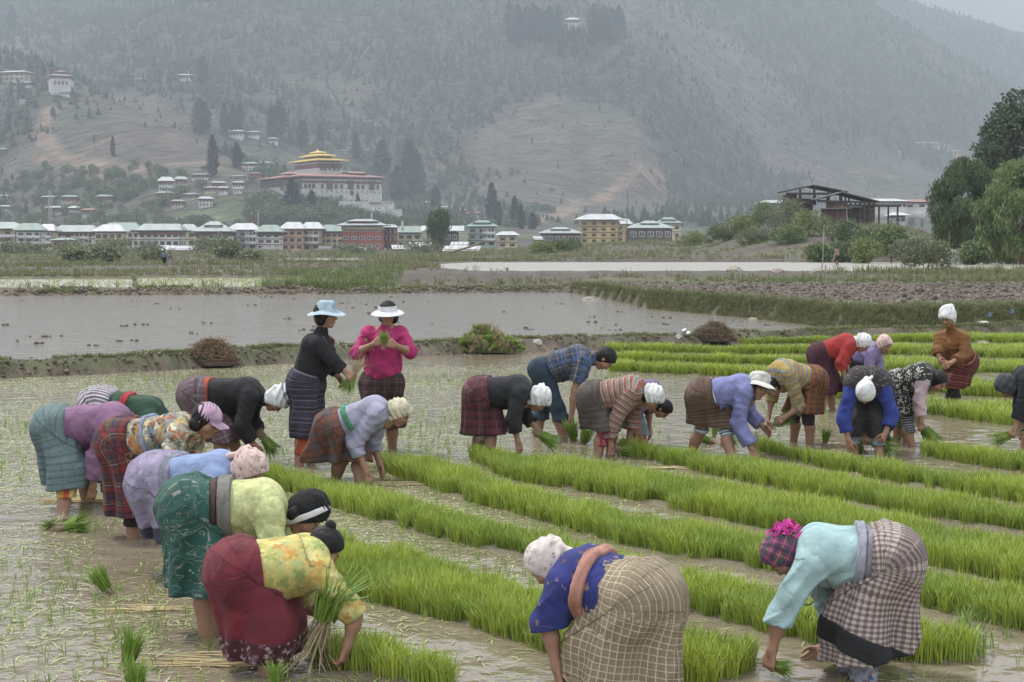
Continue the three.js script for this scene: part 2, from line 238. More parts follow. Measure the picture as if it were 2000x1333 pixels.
// rice seedling beds, each given by [column, row of the tops at its far edge, row of its foot]
const riceMat = leafMat([0.9, 0.9, 0.9], { roughness: 0.7, transmission: 0.35 });
const riceTufts = [0, 1, 2, 3].map(() => tuftGeo(13, 0.165, 0.030, 0.0065, 0.55));
const BEDS = [
  ['behind the dark hooded worker, shortest strip at the right edge', [[1806, 886, 891], [1830, 875, 897], [2000, 883, 924], [2300, 900, 985]]],
  ['starting at the feet of the blue sleeved worker', [[1482, 880, 886], [1520, 868, 893], [1600, 880, 912], [1700, 893, 935], [2000, 930, 985], [2300, 962, 1040]]],
  ['starting under the hands of the striped sweater worker', [[1212, 882, 888], [1240, 869, 893], [1300, 874, 908], [1480, 893, 948], [1700, 939, 995], [2000, 986, 1044], [2300, 1024, 1100]]],
  ['starting by the worker in the black jacket and maroon plaid skirt', [[922, 893, 898], [960, 878, 922], [1000, 881, 940], [1200, 902, 970], [1480, 951, 1031], [1700, 992, 1080], [2000, 1048, 1147], [2300, 1096, 1220]]],
  ['starting beside the hands of the lavender sweater worker', [[743, 905, 915], [775, 889, 932], [850, 892, 957], [900, 908, 977], [1000, 945, 1002], [1200, 986, 1060], [1480, 1038, 1118], [1700, 1085, 1165], [2000, 1146, 1234], [2300, 1200, 1318]]],
  ['running from the pale green top worker to the grey checked skirt', [[505, 925, 935], [560, 914, 960], [700, 942, 1009], [900, 1000, 1064], [1000, 1017, 1087], [1290, 1096, 1185], [1480, 1140, 1230], [1700, 1190, 1285], [1850, 1216, 1300], [1890, 1245, 1290]]],
  ['broad one between the yellow shirt and the beige checked skirt', [[625, 1040, 1130], [660, 1032, 1158], [700, 1042, 1172], [900, 1098, 1222], [1000, 1133, 1252], [1100, 1165, 1290], [1300, 1206, 1338], [1400, 1225, 1336], [1465, 1262, 1308]]],
  ['small remnant in front of the yellow shirt worker', [[610, 1278, 1288], [645, 1240, 1302], [720, 1232, 1315], [800, 1266, 1338], [885, 1308, 1350]]],
  ['farthest thin row along the bund', [[1500, 657, 664], [1750, 645, 655], [2000, 640, 652], [2300, 636, 650]]],
  ['second row from the bund, behind the pink head wrap', [[1420, 665, 674], [1560, 660, 672], [1750, 655, 668], [2000, 653, 671], [2300, 652, 672]]],
  ['third row from the bund, starting behind the plaid shirt', [[1188, 671, 687], [1400, 677, 693], [1560, 675, 691], [1750, 673, 693], [2000, 674, 701], [2300, 676, 708]]],
  ['fourth row from the bund, behind the striped and periwinkle workers', [[1186, 688, 705], [1400, 694, 711], [1560, 696, 715], [1750, 700, 725], [2000, 706, 735], [2300, 710, 748]]],
  ['fifth row from the bund, above the white sun hat', [[1195, 706, 727], [1400, 713, 734], [1560, 720, 745], [1750, 733, 768], [2000, 742, 778], [2300, 750, 800]]],
  ['sixth row from the bund, at the feet of the ochre blouse worker', [[1600, 752, 770], [1750, 772, 802], [1850, 783, 815], [2000, 786, 836], [2300, 800, 870]]],
];
const bedSoil = std({ color: C(0.10, 0.085, 0.05), roughness: 0.8, bumpMap: rep(soilBump, 0.8), bumpScale: 0.03 });
const inBed = [];
BEDS.forEach(([where, rows], bi) => {
  const far = bi >= 8, hgt = 0.12;
  const ed = rows.map(([x, t, b]) => { const n = G(x, b, 0), D = (EYE - hgt) / (EYE - 0) * depthAt(t, 0); let f = V((x - 1000) / FPX * D, 0, -D); if (-f.z < -n.z + 0.1) f = n.clone().multiplyScalar(1.02).setY(0); return [n, f]; });
  const root = thing('rice_seedling_bed', 'green rice strip ' + where, 'seedling bed', null, 0, 'rice seedling beds');
  // low mud ridge under the plants
  const v = [], ix = []; ed.forEach(([n, f], i) => { const m = n.clone().lerp(f, 0.5); v.push(n.x, -0.05, n.z, n.x * 0.85 + m.x * 0.15, 0.012, n.z * 0.85 + m.z * 0.15, f.x * 0.85 + m.x * 0.15, 0.012, f.z * 0.85 + m.z * 0.15, f.x, -0.05, f.z); if (i) for (let k = 0; k < 3; k++) { const a = i * 4 + k - 4, b = a + 1, c = i * 4 + k, d = c + 1; ix.push(a, c, b, b, c, d); } });
  const sg = new THREE.BufferGeometry(); sg.setAttribute('position', new THREE.Float32BufferAttribute(v, 3)); sg.setAttribute('uv', new THREE.Float32BufferAttribute(v.flatMap((_, i) => i % 3 === 1 ? [] : [v[i]]), 2)); sg.setIndex(ix); sg.computeVertexNormals();
  part('mud_ridge', sg, bedSoil, root);
  const lists = [[], [], [], []];
  for (let i = 1; i < ed.length; i++) {
    const [n0, f0] = ed[i - 1], [n1, f1] = ed[i], area = 0.5 * (V().subVectors(f0, n0).cross(V().subVectors(n1, n0)).length() + V().subVectors(f1, n1).cross(V().subVectors(f1, f0)).length());
    const N = Math.round(area * (far ? 620 : 1500));
    for (let k = 0; k < N; k++) {
      const t = rnd(), wob = 0.10 * fbm(i * 3.3 + t * 3, bi, 1, 2), s = lerp(-0.08, 1.08, rnd()) + wob, p = n0.clone().lerp(n1, t).lerp(f0.clone().lerp(f1, t), s);
      const j = fbm(p.x * 2.2, 0, p.z * 2.2, 3), edge = Math.min(s, 1 - s);
      if (edge < 0.10 && rnd() < 0.35 + 2.2 * (0.05 - edge) * 5) continue; if (edge < 0.2 && j < -0.22) continue;
      const out = (s - 0.5) * 0.10; p.x += rr(-0.02, 0.02); p.z += rr(-0.02, 0.02) - out * 0.3;
      const g = clamp(0.5 + j * 0.9 + rr(-0.3, 0.3)), sc = rr(0.72, 1.12) * (1 + 0.28 * j) * (far ? 1.12 : 1) * (edge < 0.06 ? 0.85 : 1);
      const c = mix3([0.225, 0.320, 0.030], [0.395, 0.475, 0.055], g);
      lists[(rnd() * 4) | 0].push([p.x, 0.0, p.z, sc * (far ? 1.35 : 1), rnd() * 6.28, rr(-0.12, 0.12), rr(-0.12, 0.12), c, sc]);
    }
    inBed.push([n0, n1, f1, f0]);
  }
  lists.forEach((l, k) => { if (l.length) scatter('seedlings', riceTufts[k], riceMat, l, root); });
});
const bedHit = (x, z) => inBed.some((q) => { let s = 0; for (let i = 0; i < 4; i++) { const a = q[i], b = q[(i + 1) % 4]; s += ((b.x - a.x) * (z - a.z) - (b.z - a.z) * (x - a.x)) > 0 ? 1 : -1; } return Math.abs(s) === 4; });
// scraps of floating leaves and single sprigs on the worked water
{
  const t = new Tri(); t.tri(V(-0.04, 0, -0.003), V(-0.04, 0, 0.003), V(0.01, 0.004, 0.0045)); t.tri(V(-0.04, 0, -0.003), V(0.01, 0.004, 0.0045), V(0.01, 0.004, -0.0045)); t.tri(V(0.01, 0.004, -0.0045), V(0.01, 0.004, 0.0045), V(0.055, 0.001, 0));
  const scrap = t.geo(), list = [];
  for (let k = 0; k < 220000 && list.length < 58000; k++) {
    const D = 7 + 22 * rnd() ** 0.75, q = rr(-250, 2200), x = (q - 1000) / FPX * D; if (D > along(BUND, q) - 0.7 || bedHit(x, -D)) continue;
    const right = smooth(700, 1300, q), w = fbm(x * 0.8, 2, D * 0.8, 3); if (rnd() > clamp((0.62 - 0.54 * right) * (0.75 + 1.5 * w) * (D < 9 ? 0.55 : 1) + (D > 12 && q < 1300 ? 0.15 : 0))) continue;
    const c = rnd() < 0.12 ? [0.42, 0.36, 0.20] : mix3([0.20, 0.30, 0.045], [0.36, 0.40, 0.11], rnd()), s = rr(0.4, 1.05); list.push([x, 0.004, -D, s, rnd() * 6.28, 0, rr(-0.05, 0.1), c]);
  }
  scatter('floating_leaf_litter', scrap, leafMat([1, 1, 1], { roughness: 0.5 }), list, null, 'torn rice leaves floating on the muddy paddy water', 'leaf litter');
  const sprig = tuftGeo(4, 0.10, 0.012, 0.005, 0.8), l2 = [];
  for (let k = 0; k < 60000 && l2.length < 3600; k++) {
    const D = 7.2 + 20 * rnd() ** 0.8, q = rr(-250, 2200), x = (q - 1000) / FPX * D; if (D > along(BUND, q) - 0.8 || bedHit(x, -D)) continue;
    const w = fbm(x * 0.6 + 8, 2, D * 0.6, 3); if (rnd() > clamp(0.25 + 1.2 * w) * (q < 1200 ? 1 : 0.35)) continue;
    l2.push([x, -0.005, -D, rr(0.5, 1.1), rnd() * 6.28, rr(-0.3, 0.3), rr(-0.3, 0.3), mix3([0.15, 0.26, 0.03], [0.28, 0.38, 0.06], rnd())]);
  }
  for (let k = 0; k < 40; k++) { const D = rr(8.2, 9.4), q = rr(1880, 1990), x = (q - 1000) / FPX * D; l2.push([x, -0.005, -D, rr(0.9, 1.9), rnd() * 6.28, 0, 0, mix3([0.12, 0.22, 0.03], [0.25, 0.34, 0.06], rnd())]); }
  scatter('rice_sprigs', sprig, riceMat, l2, null, 'single young rice sprigs poking out of the muddy water', 'sprigs');
}
// grass and weeds on banks and fields
{
  const gm = leafMat([1, 1, 1], { roughness: 0.9 }), tufts = [tuftGeo(14, 0.13, 0.07, 0.010, 0.9), tuftGeo(12, 0.22, 0.08, 0.010, 1.0)], lists = [[], []];
  const put = (x, z, s, k, dry) => { const y = gH(x, z); lists[k].push([x, y - 0.01, z, s, rnd() * 6.28, 0, 0, mix3(mix3([0.070, 0.110, 0.026], [0.155, 0.190, 0.055], rnd()), [0.185, 0.160, 0.085], dry)]); };
  for (let k = 0; k < 9000; k++) { const q = rr(-300, 2300), D = along(BUND, q) + rr(-0.5, 0.32), x = (q - 1000) / FPX * D; const n = fbm(x * 0.9, 4, D * 0.9, 3); if (rnd() > 0.30 + 1.6 * n + (D - along(BUND, q) > -0.1 ? 0.25 : -0.32)) continue; put(x, -D, rr(0.4, 0.9), 0, rr(0.1, 0.7)); }
  for (let k = 0; k < 15000; k++) { const q = rr(1120, 2300), D = along(BANK, q) + rr(-0.05, 1.9), x = (q - 1000) / FPX * D; if (fbm(x * 1.6, 6, D * 1.6, 3) < -0.34) continue; put(x, -D, rr(0.6, 1.2), rnd() < 0.3 ? 1 : 0, rr(0.1, 0.75)); }
  for (let k = 0; k < 5000; k++) { const q = rr(-300, 1150), D = along(BANK, q) + rr(0.5, 2.2), x = (q - 1000) / FPX * D; if (fbm(x * 0.35, 6, D * 0.5, 3) < 0.02) continue; put(x, -D, rr(0.6, 1.1), 0, rr(0, 0.5)); }
  for (let k = 0; k < 60000; k++) {
    const D = 67 * Math.exp(rnd() * 1.9), q = rr(-300, 2300), x = (q - 1000) / FPX * D; const n = fbm(x * 0.10, 5, D * 0.16, 3);
    if (D < along(BANK, q) + 1.5 || (stripIn(q, D)) || PADS.some((p) => q > p.q0 - 4 && q < p.q1 + 4 && D > p.D0 - 0.5 && D < p.D1 + 0.5)) continue;
    if (q > 1180 && D < 66.5) continue; if (rnd() > 0.20 + 1.9 * n + (q < 1000 ? 0.06 : D > 150 ? 0.12 : -0.06)) continue;
    put(x, -D, rr(0.8, 1.7) * (1 + D / 160), rnd() < 0.4 ? 1 : 0, clamp(0.72 - 1.2 * n + rr(-0.3, 0.3)));
  }
  for (let k = 0; k < 1300; k++) { const q = 640 + 150 * (rnd() + rnd() - 1), y = rr(536, 563), D = depthAt(y, 0.35), x = (q - 1000) / FPX * D; put(x, -D, rr(1.2, 2.6), 1, rr(0, 0.2)); }
  scatter('bank_grass', tufts[0], gm, lists[0], null, 'short grass growing on the field banks', 'grass'); scatter('field_weeds', tufts[1], gm, lists[1], null, 'taller weeds and dry stalks scattered over the far fields', 'weeds');
  const clod = new THREE.IcosahedronGeometry(0.07, 0), cl = [], p = clod.attributes.position; for (let i = 0; i < p.count; i++) { const n = 1 + 0.5 * noise3(p.getX(i) * 40, p.getY(i) * 40, p.getZ(i) * 40); p.setXYZ(i, p.getX(i) * n, p.getY(i) * n * 0.7, p.getZ(i) * n); } clod.computeVertexNormals();
  for (let k = 0; k < 15000; k++) { const q = rr(1190, 2300), D = rr(along(BANK, q) + 2.5, 66), x = (q - 1000) / FPX * D; cl.push([x, gH(x, -D) + 0.01, -D, rr(0.5, 1.9) * (0.7 + 0.6 * rnd() ** 3), rnd() * 6.28, rnd() * 6, rnd(), mix3([0.072, 0.059, 0.046], [0.142, 0.117, 0.092], rnd())]); }
  for (let k = 0; k < 900; k++) { const q = rr(-300, 1640), D = along(BUND, q) - rr(0.1, 0.85), x = (q - 1000) / FPX * D; cl.push([x, Math.max(gH(x, -D), -0.02), -D, rr(0.15, 0.7), rnd() * 6.28, rnd() * 6, 0, mix3([0.075, 0.06, 0.045], [0.15, 0.12, 0.09], rnd())]); }
  for (let k = 0; k < 1800; k++) { const q = rr(-300, 1160), D = along(BANK, q) + rr(-0.1, 0.9), x = (q - 1000) / FPX * D; cl.push([x, gH(x, -D) + 0.02, -D, rr(0.4, 1.2), rnd() * 6.28, rnd() * 6, 0, mix3([0.09, 0.07, 0.055], [0.17, 0.14, 0.11], rnd())]); }
  scatter('soil_clods', clod, std({}), cl, null, 'clods of ploughed grey brown earth', 'soil');
  const pc = []; for (let k = 0; k < 70; k++) { const q = rr(-150, 1500), D = lerp(along(BUND, q) + 1, along(BANK, q) - 1, rnd() ** 1.2), x = (q - 1000) / FPX * D; const n = 1 + (rnd() * 4 | 0); for (let i = 0; i < n; i++) pc.push([x + rr(-0.2, 0.2), 0.125, -D + rr(-0.15, 0.15), rr(0.35, 0.9), rnd() * 6.28, rnd() * 6, 0, mix3([0.05, 0.042, 0.03], [0.12, 0.10, 0.07], rnd())]); }
  scatter('mud_lumps', clod, std({}), pc, null, 'dark lumps of mud and stubble poking out of the pond', 'mud');
  const pads = []; for (const p of PADS.slice(0, 2)) for (let k = 0; k < 1100; k++) { const q = rr(Math.max(-300, p.q0), p.q1), D = lerp(p.D0, p.D1, rnd()), x = (q - 1000) / FPX * D; pads.push([x, p.Y - 0.02, -D, rr(0.8, 1.3), rnd() * 6.28, 0, 0, mix3([0.20, 0.27, 0.06], [0.36, 0.40, 0.14], rnd())]); }
  scatter('transplanted_sprouts', tuftGeo(7, 0.13, 0.03, 0.012, 0.7), gm, pads, null, 'young transplanted rice in the far flooded fields', 'sprouts');
}
// a bush or tree crown: leaf faces gathered in clumps inside lobes
const barkMat = std({ color: C(0.11, 0.085, 0.06), bumpMap: rep(soilBump, 0.8), bumpScale: 0.05 });
function crownGeo(lobes, nClump, leaves, size, pal, o = {}) {      // lobes: [x, y, z, rx, ry, rz]
  const t = new Tri(), droop = o.droop || 0; let tot = lobes.reduce((s, l) => s + l[3] * l[4] * l[5], 0);
  for (const l of lobes) {
    const N = Math.round(nClump * l[3] * l[4] * l[5] / tot);
    for (let k = 0; k < N; k++) {
      const d = V(rr(-1, 1), rr(-1, 1), rr(-1, 1)); if (d.length() > 1) { k--; continue; } d.setLength(0.45 + 0.6 * Math.cbrt(rnd()) * (0.75 + 0.35 * noise3(d.x * 3 + l[0], d.y * 3, d.z * 3 + l[2])));
      const c = V(l[0] + d.x * l[3], l[1] + d.y * l[4], l[2] + d.z * l[5]), cr = size * rr(1.2, 2.6), tint = mix3(pal[0], pal[1], rnd());
      for (let i = 0; i < leaves; i++) {
        const p = c.clone().add(V(rr(-1, 1) * cr, rr(-1, 1) * cr * (droop ? 1.2 : 0.7), rr(-1, 1) * cr)), s = size * rr(0.5, 1.1), a = V(rr(-1, 1), rr(-1, 1) - droop * 2, rr(-1, 1)).normalize(), b = V(rr(-1, 1), rr(-0.6, 0.6), rr(-1, 1)).cross(a).normalize(), L = s * (1 + droop * 1.6), W = s * (droop ? 0.28 : 0.5), col = mix3(tint, pal[(rnd() * pal.length) | 0], 0.35 * rnd());
        t.tri(p.clone().addScaledVector(b, -W), p.clone().addScaledVector(b, W), p.clone().addScaledVector(a, L), col); if (!o.single) t.tri(p.clone().addScaledVector(b, -W), p.clone().addScaledVector(a, -L * 0.6), p.clone().addScaledVector(b, W), col);
      }
    }
  }
  return t.geo();
}
function limbGeo(list) { return mergeGeometries(list.map(([a, b, r0, r1]) => { const L = a.distanceTo(b), g = new THREE.CylinderGeometry(r1, r0, L, 7, 1); g.translate(0, L / 2, 0); g.applyQuaternion(new THREE.Quaternion().setFromUnitVectors(V(0, 1, 0), V().subVectors(b, a).normalize())); g.translate(a.x, a.y, a.z); return g; })); }
const crownMat = leafMat([1, 1, 1], { vertexColors: true, transmission: 0.25 });
function tree(name, label, cat, at, h, o) {
  const root = thing(name, label, cat, at, rnd() * 6, o.group), L = o.lobes.map((l) => l.map((v) => v * h)), limbs = [[V(0, -0.3, 0), V(0.02 * h, o.trunk * h, 0), o.r * h, o.r * h * 0.6]];
  for (const l of L.slice(0, 7)) limbs.push([V(0.02 * h, o.trunk * h * 0.9, 0), V(l[0], l[1], l[2]), o.r * h * 0.55, o.r * h * 0.15]);
  part('trunk', limbGeo(limbs), barkMat, root); const c = part('crown', crownGeo(L, o.clumps, o.leaves || 9, o.size, o.pal, o), crownMat, root); c.userData.kind = 'stuff'; return root;
}
const lobeRing = (n, r, y0, y1, s) => { const l = []; for (let i = 0; i < n; i++) { const a = i * 2.4 + rnd(), t = (i + 0.5) / n, w = Math.sin(Math.PI * (0.25 + 0.7 * t)); l.push([Math.cos(a) * r * w, lerp(y0, y1, t), Math.sin(a) * r * w, s * rr(0.8, 1.2), s * rr(0.7, 1.0), s * rr(0.8, 1.2)]); } return l; };
const PINE = [[0.030, 0.048, 0.022], [0.060, 0.085, 0.036], [0.045, 0.068, 0.030]], WILLOW = [[0.038, 0.066, 0.020], [0.095, 0.140, 0.042], [0.058, 0.098, 0.030]], BUSH = [[0.065, 0.105, 0.030], [0.150, 0.195, 0.060], [0.095, 0.145, 0.045]], GREY = [[0.10, 0.125, 0.06], [0.18, 0.20, 0.11], [0.12, 0.15, 0.07]];
const gAt = (px, D) => { const x = (px - 1000) / FPX * D; return V(x, gH(x, -D) - 0.05, -D); };
{
  const o1 = { lobes: lobeRing(16, 0.26, 0.38, 0.93, 0.15), trunk: 0.6, r: 0.03, clumps: 3000, leaves: 11, size: 0.26, pal: PINE };
  tree('pine_tree', 'tall dark bushy pine at the right edge behind the willows', 'tree', gAt(2010, 165), 15.5, o1);
  const wl = { lobes: lobeRing(26, 0.33, 0.22, 0.93, 0.105), trunk: 0.45, r: 0.028, clumps: 3600, leaves: 11, size: 0.18, pal: WILLOW, droop: 0.6 };
  tree('willow_tree', 'large weeping willow left of the dark pine', 'tree', gAt(1892, 150), 9.3, wl);
  tree('willow_tree', 'light green willow cut off by the right edge', 'tree', gAt(1995, 132), 8.4, { ...wl, pal: [[0.085, 0.13, 0.035], [0.17, 0.225, 0.07], [0.12, 0.175, 0.05]] });
  tree('willow_tree', 'small willow growing in front of the brown timber house, by the town', 'tree', gAt(857, 420), 10.2, { ...wl, lobes: [[-0.09, 0.72, 0, 0.13, 0.26, 0.12], [0.11, 0.68, 0, 0.13, 0.25, 0.12], [0, 0.45, 0, 0.12, 0.2, 0.12]], clumps: 500, size: 0.5, pal: [[0.045, 0.08, 0.025], [0.08, 0.125, 0.04]] });
  const bush = (px, D, h, w, label, pal = BUSH, n = 320, sz = 0.16) => { const r = w / h; tree('bush', label, 'bush', gAt(px, D), h, { lobes: lobeRing(7, 0.34 * r, 0.25, 0.72, 0.26 * Math.max(0.8, r)), trunk: 0.35, r: 0.02, clumps: n, leaves: 9, size: sz, pal, group: 'bushes round the fields' }); };
  const B = [[1740, 148, 4.3, 3.6, 'tall bush right of the timber ruin, in front of its lean-to'], [1690, 142, 2.6, 2.6, 'round bush beside the standing man with a hoe'], [1640, 150, 2.2, 2.8, 'low bush directly behind the man with a hoe'], [1600, 152, 2.0, 2.6, 'low bush left of the man with a hoe'], [1780, 145, 2.6, 3.4, 'dull green bush behind the tall weed clump'], [1830, 142, 2.2, 2.4, 'bush left of the white blossoming shrub'], [1905, 130, 2.5, 2.2, 'rounded light green bush right of the white blossom'], [1955, 138, 2.4, 3.0, 'spreading bush under the willow at the right edge'], [1650, 185, 3.0, 4.4, 'dark bush at the foot of the timber ruin'], [1700, 180, 2.6, 4.0, 'broad bush hiding the ruin wall'], [1535, 205, 4.8, 5.2, 'leafy tree-like bush left of the ruin'], [1580, 195, 3.2, 4.4, 'bush in front of the ruin, left corner'], [1490, 215, 4.2, 5.0, 'green bush on the slope left of the ruin'], [1450, 220, 3.2, 5.0, 'bush halfway down the slope towards the houses'], [1410, 225, 2.4, 4.4, 'lower bush at the end of the hedge towards the houses'], [1540, 190, 2.0, 4.2, 'low bush edging the terrace below the ruin'], [1475, 200, 1.6, 4.0, 'low scrub on the terrace edge'], [1355, 260, 2.0, 5.0, 'scrubby bush right of the low brown house'], [1090, 240, 1.7, 4.2, 'dark green bush in front of the brown house'], [1060, 235, 1.4, 3.6, 'grey green bush at the left of the dark green one'], [1115, 255, 1.5, 4.0, 'pale bush trailing right of the dark green one']];
  const GOLD = [[0.095, 0.125, 0.030], [0.205, 0.235, 0.070], [0.135, 0.175, 0.048]], DEEP = [[0.045, 0.078, 0.026], [0.105, 0.150, 0.048], [0.070, 0.110, 0.035]];
  B.forEach(([px, D, h, w, l], i) => bush(px, D, h, w, l, [BUSH, GOLD, DEEP, BUSH, GREY, GOLD][i % 6], 420, 0.15));
  const W = [[150, 300, 2.2, 6, 'dusty willow scrub in front of the ochre house'], [225, 330, 2.6, 8, 'grey green scrub in front of the cream houses'], [60, 330, 1.9, 7, 'scrub below the first houses at the left edge'], [15, 320, 1.8, 7, 'scrub at the left edge of the town'], [290, 340, 1.6, 6, 'scrub left of the tin shed'], [425, 380, 4.2, 7, 'light green trees before the white and brown building'], [400, 385, 4.0, 5, 'pale tree behind the tin shed'], [445, 200, 2.4, 3, 'loose green bush standing alone in the field'], [490, 190, 0.9, 2.2, 'low clump of grass right of the lone bush'], [205, 175, 1.6, 3.0, 'bright green clump left of the two standing people'], [150, 180, 1.4, 2.6, 'bright green clump farther left in the field'], [300, 190, 1.2, 2, 'small clump beside the two standing people'], [690, 330, 1.1, 8, 'low greenery in front of the red building'], [820, 330, 1.4, 8, 'low greenery before the sheds']];
  for (const [px, D, h, w, l] of W) bush(px, D, h, w, l, GREY, 200, 0.3);
  bush(1812, 82, 1.9, 2.3, 'straggly tall weed clump on the bank at the right', [[0.075, 0.09, 0.04], [0.13, 0.145, 0.07]], 420, 0.07);
  bush(1856, 132, 1.5, 1.9, 'white blossoming shrub under the willow', [[0.62, 0.62, 0.58], [0.45, 0.47, 0.38], [0.12, 0.16, 0.06]], 260, 0.10);
  // far pines on the slopes: one mass; the dark cypresses one can tell apart stand alone
  const cone = (seg, tiers) => { const t = new Tri(); for (let k = 0; k < tiers; k++) { const y0 = 0.12 + k / tiers * 0.8, y1 = y0 + 0.36, r = 0.20 * (1 - k / tiers) + 0.05; for (let i = 0; i < seg; i++) { const a = i / seg * 6.283, b = (i + 1) / seg * 6.283, q = r * rr(0.7, 1.25); t.tri(V(Math.cos(a) * q, y0 + rr(-0.04, 0.04), Math.sin(a) * q), V(0, Math.min(1, y1), 0), V(Math.cos(b) * r * rr(0.7, 1.2), y0 + rr(-0.04, 0.04), Math.sin(b) * r)); } } return t.geo(); };
  const list = [[], []];
  for (let k = 0; k < 190000 && list[0].length + list[1].length < 46000; k++) {
    const D = lerp(1150, 4200, rnd() ** 0.8), q = rr(-700, 2600), x = (q - 1000) / FPX * D, y = mountainY(x, -D), f = forest(x, -D, q, y); if (y < 40 && rnd() < 0.6) continue; if (rnd() > smooth(-0.25, 0.75, f)) { if (rnd() > 0.035) continue; }
    const s = rr(6, 12.5) * (f > 0.2 ? 1 : 0.6); list[rnd() < 0.5 ? 0 : 1].push([x, y - 0.5, -D, s * rr(0.9, 1.5), rnd() * 6, 0, 0, mix3([0.022, 0.036, 0.020], [0.060, 0.078, 0.036], rnd()), s]);
  }
  const pm = std({ side: THREE.DoubleSide });
  list.forEach((l, k) => scatter('hillside_forest', cone(7, 4), pm, l, null, k ? 'broad scattering of grey green pines over the mountain' : 'pine woods covering the mountain slopes', 'forest'));
  const cyp = [[], []].map(() => { const t = new Tri(); for (let i = 0; i < 420; i++) { const y = 0.06 + 0.93 * rnd(), r = 0.17 * Math.pow(Math.sin(Math.PI * Math.min(0.97, 0.16 + 0.84 * y)), 0.8) * (0.75 + 0.4 * rnd()), a = rnd() * 6.283, p = V(Math.cos(a) * r, y, Math.sin(a) * r), u = V(Math.cos(a), 0.9, Math.sin(a)).multiplyScalar(0.05 * rr(0.6, 1.4)), w = V(-Math.sin(a), 0.2, Math.cos(a)).multiplyScalar(0.03 * rr(0.7, 1.6)); t.tri(p.clone().sub(w), p.clone().add(w), p.clone().add(u)); t.tri(p.clone().sub(w), p.clone().sub(u), p.clone().add(w)); } return t.geo(); });
  const cm = std({ color: C(0.030, 0.042, 0.028), side: THREE.DoubleSide }), tg = new THREE.CylinderGeometry(0.02, 0.035, 0.5, 6).translate(0, 0.2, 0);
  const C0 = [[396, 165, 55, 1, 'lone tall cypress beside the small white house on the slope'], [388, 262, 70, 1.2, 'first cypress of the pair left of the dark grove'], [400, 262, 62, 1.1, 'second cypress of the pair left of the dark grove'], [437, 262, 60, 0.9, 'first slender cypress of the middle row'], [455, 258, 54, 1, 'second slender cypress of the middle row'], [468, 255, 56, 0.9, 'third slender cypress of the middle row'], [530, 270, 62, 1, 'cypress left of the grove above the monastery'], [545, 265, 70, 1.2, 'tallest cypress of the grove above the monastery'], [590, 285, 50, 1.5, 'wide cypress behind the monastery, left of its tower'], [625, 285, 46, 1, 'cypress just left of the golden tower'], [415, 345, 80, 0.8, 'slim dark cypress above the white school building'], [695, 310, 50, 1, 'cypress right of the golden tower'], [745, 345, 70, 1.4, 'broad cypress behind the right corner of the monastery'], [800, 385, 110, 1.1, 'very tall dark cypress right of the monastery'], [815, 390, 90, 1, 'second very tall cypress right of the monastery'], [775, 410, 84, 1, 'cypress at the foot of the stepped white wall'], [850, 420, 56, 1.1, 'cypress by the lane below the monastery'], [960, 440, 80, 0.9, 'dark cypress over the pale green building'], [972, 445, 50, 1.1, 'short cypress over the pale green building'], [1005, 445, 60, 0.9, 'first cypress right of the pale green building'], [1018, 450, 50, 0.9, 'second cypress right of the pale green building'], [462, 328, 50, 1.2, 'dark cypress above the terraced houses'], [570, 425, 75, 1.3, 'large dark cypress in front of the monastery, left'], [608, 425, 52, 1.2, 'shorter conifer in front of the monastery'], [697, 425, 46, 1, 'conifer in front of the monastery, right of centre'], [715, 435, 42, 1, 'small conifer in front of the monastery stair'], [85, 150, 28, 1, 'small cypress left of the hill fort'], [100, 145, 26, 1, 'small cypress touching the hill fort'], [22, 60, 50, 1, 'lone dark cypress at the upper left edge'], [220, 305, 40, 0.7, 'thin single cypress on the brown spur'], [1040, 450, 34, 1.6, 'rounded tree behind the low brown house']];
  for (const [px, py, hp, w, l] of C0) { const p = py > 400 ? hit(px, py - 2, 760) || P(px, py, 900) : hit(px, py, 900); if (!p) continue; const h = hp * -p.z / FPX, r = thing('cypress_tree', l, 'tree', V(p.x, p.y - 0.5, p.z), rnd() * 6, 'cypresses on the slope'); r.scale.set(h * w, h, h * w); part('trunk', tg, barkMat, r); const c = part('crown', cyp[rnd() < 0.5 ? 0 : 1], cm, r); c.userData.kind = 'stuff'; }
  // dark grove round the hill house, and the leafy belt round the monastery
  const grove = []; for (let k = 0; k < 150; k++) { const px = 1100 + 110 * (rnd() * 2 - 1), py = 72 + (Math.abs(px - 1120) < 30 ? 24 : 0) + rr(-24, 18), p = hit(px, py, 1500); if (p) { const h = rr(30, 52) * -p.z / FPX * (Math.abs(px - 1120) < 30 ? 0.45 : 1); grove.push([p.x, p.y - 1, p.z, h * rr(0.8, 1.4), rnd() * 6, 0, 0, null, h]); } }
  scatter('dark_grove', cyp[0], cm, grove, null, 'dark grove of conifers round the white house high on the mountain', 'grove');
  const leafy = crownGeo([[0, 0.5, 0, 0.42, 0.4, 0.42], [0.2, 0.65, 0.1, 0.25, 0.25, 0.25], [-0.2, 0.6, -0.1, 0.25, 0.25, 0.25]], 70, 8, 0.08, [[0.055, 0.085, 0.03], [0.10, 0.135, 0.05]]), belt = [];
  for (let k = 0; k < 900; k++) { const px = rr(-100, 1080), py = rr(330, 452), p = hit(px, py, 740); if (!p || fbm(p.x * 0.012, 1, p.z * 0.012, 2) < (px > 480 && px < 800 ? -0.25 : -0.02)) continue; const h = rr(3.5, 9); belt.push([p.x, p.y - 0.4, p.z, h * rr(0.9, 1.4), rnd() * 6, 0, 0, null, h]); }
  for (let k = 0; k < 260; k++) { const px = rr(490, 790), py = rr(405, 448), p = hit(px, py, 740); if (p) { const h = rr(6, 13); belt.push([p.x, p.y - 0.4, p.z, h * 1.1, rnd() * 6, 0, 0, null, h]); } }
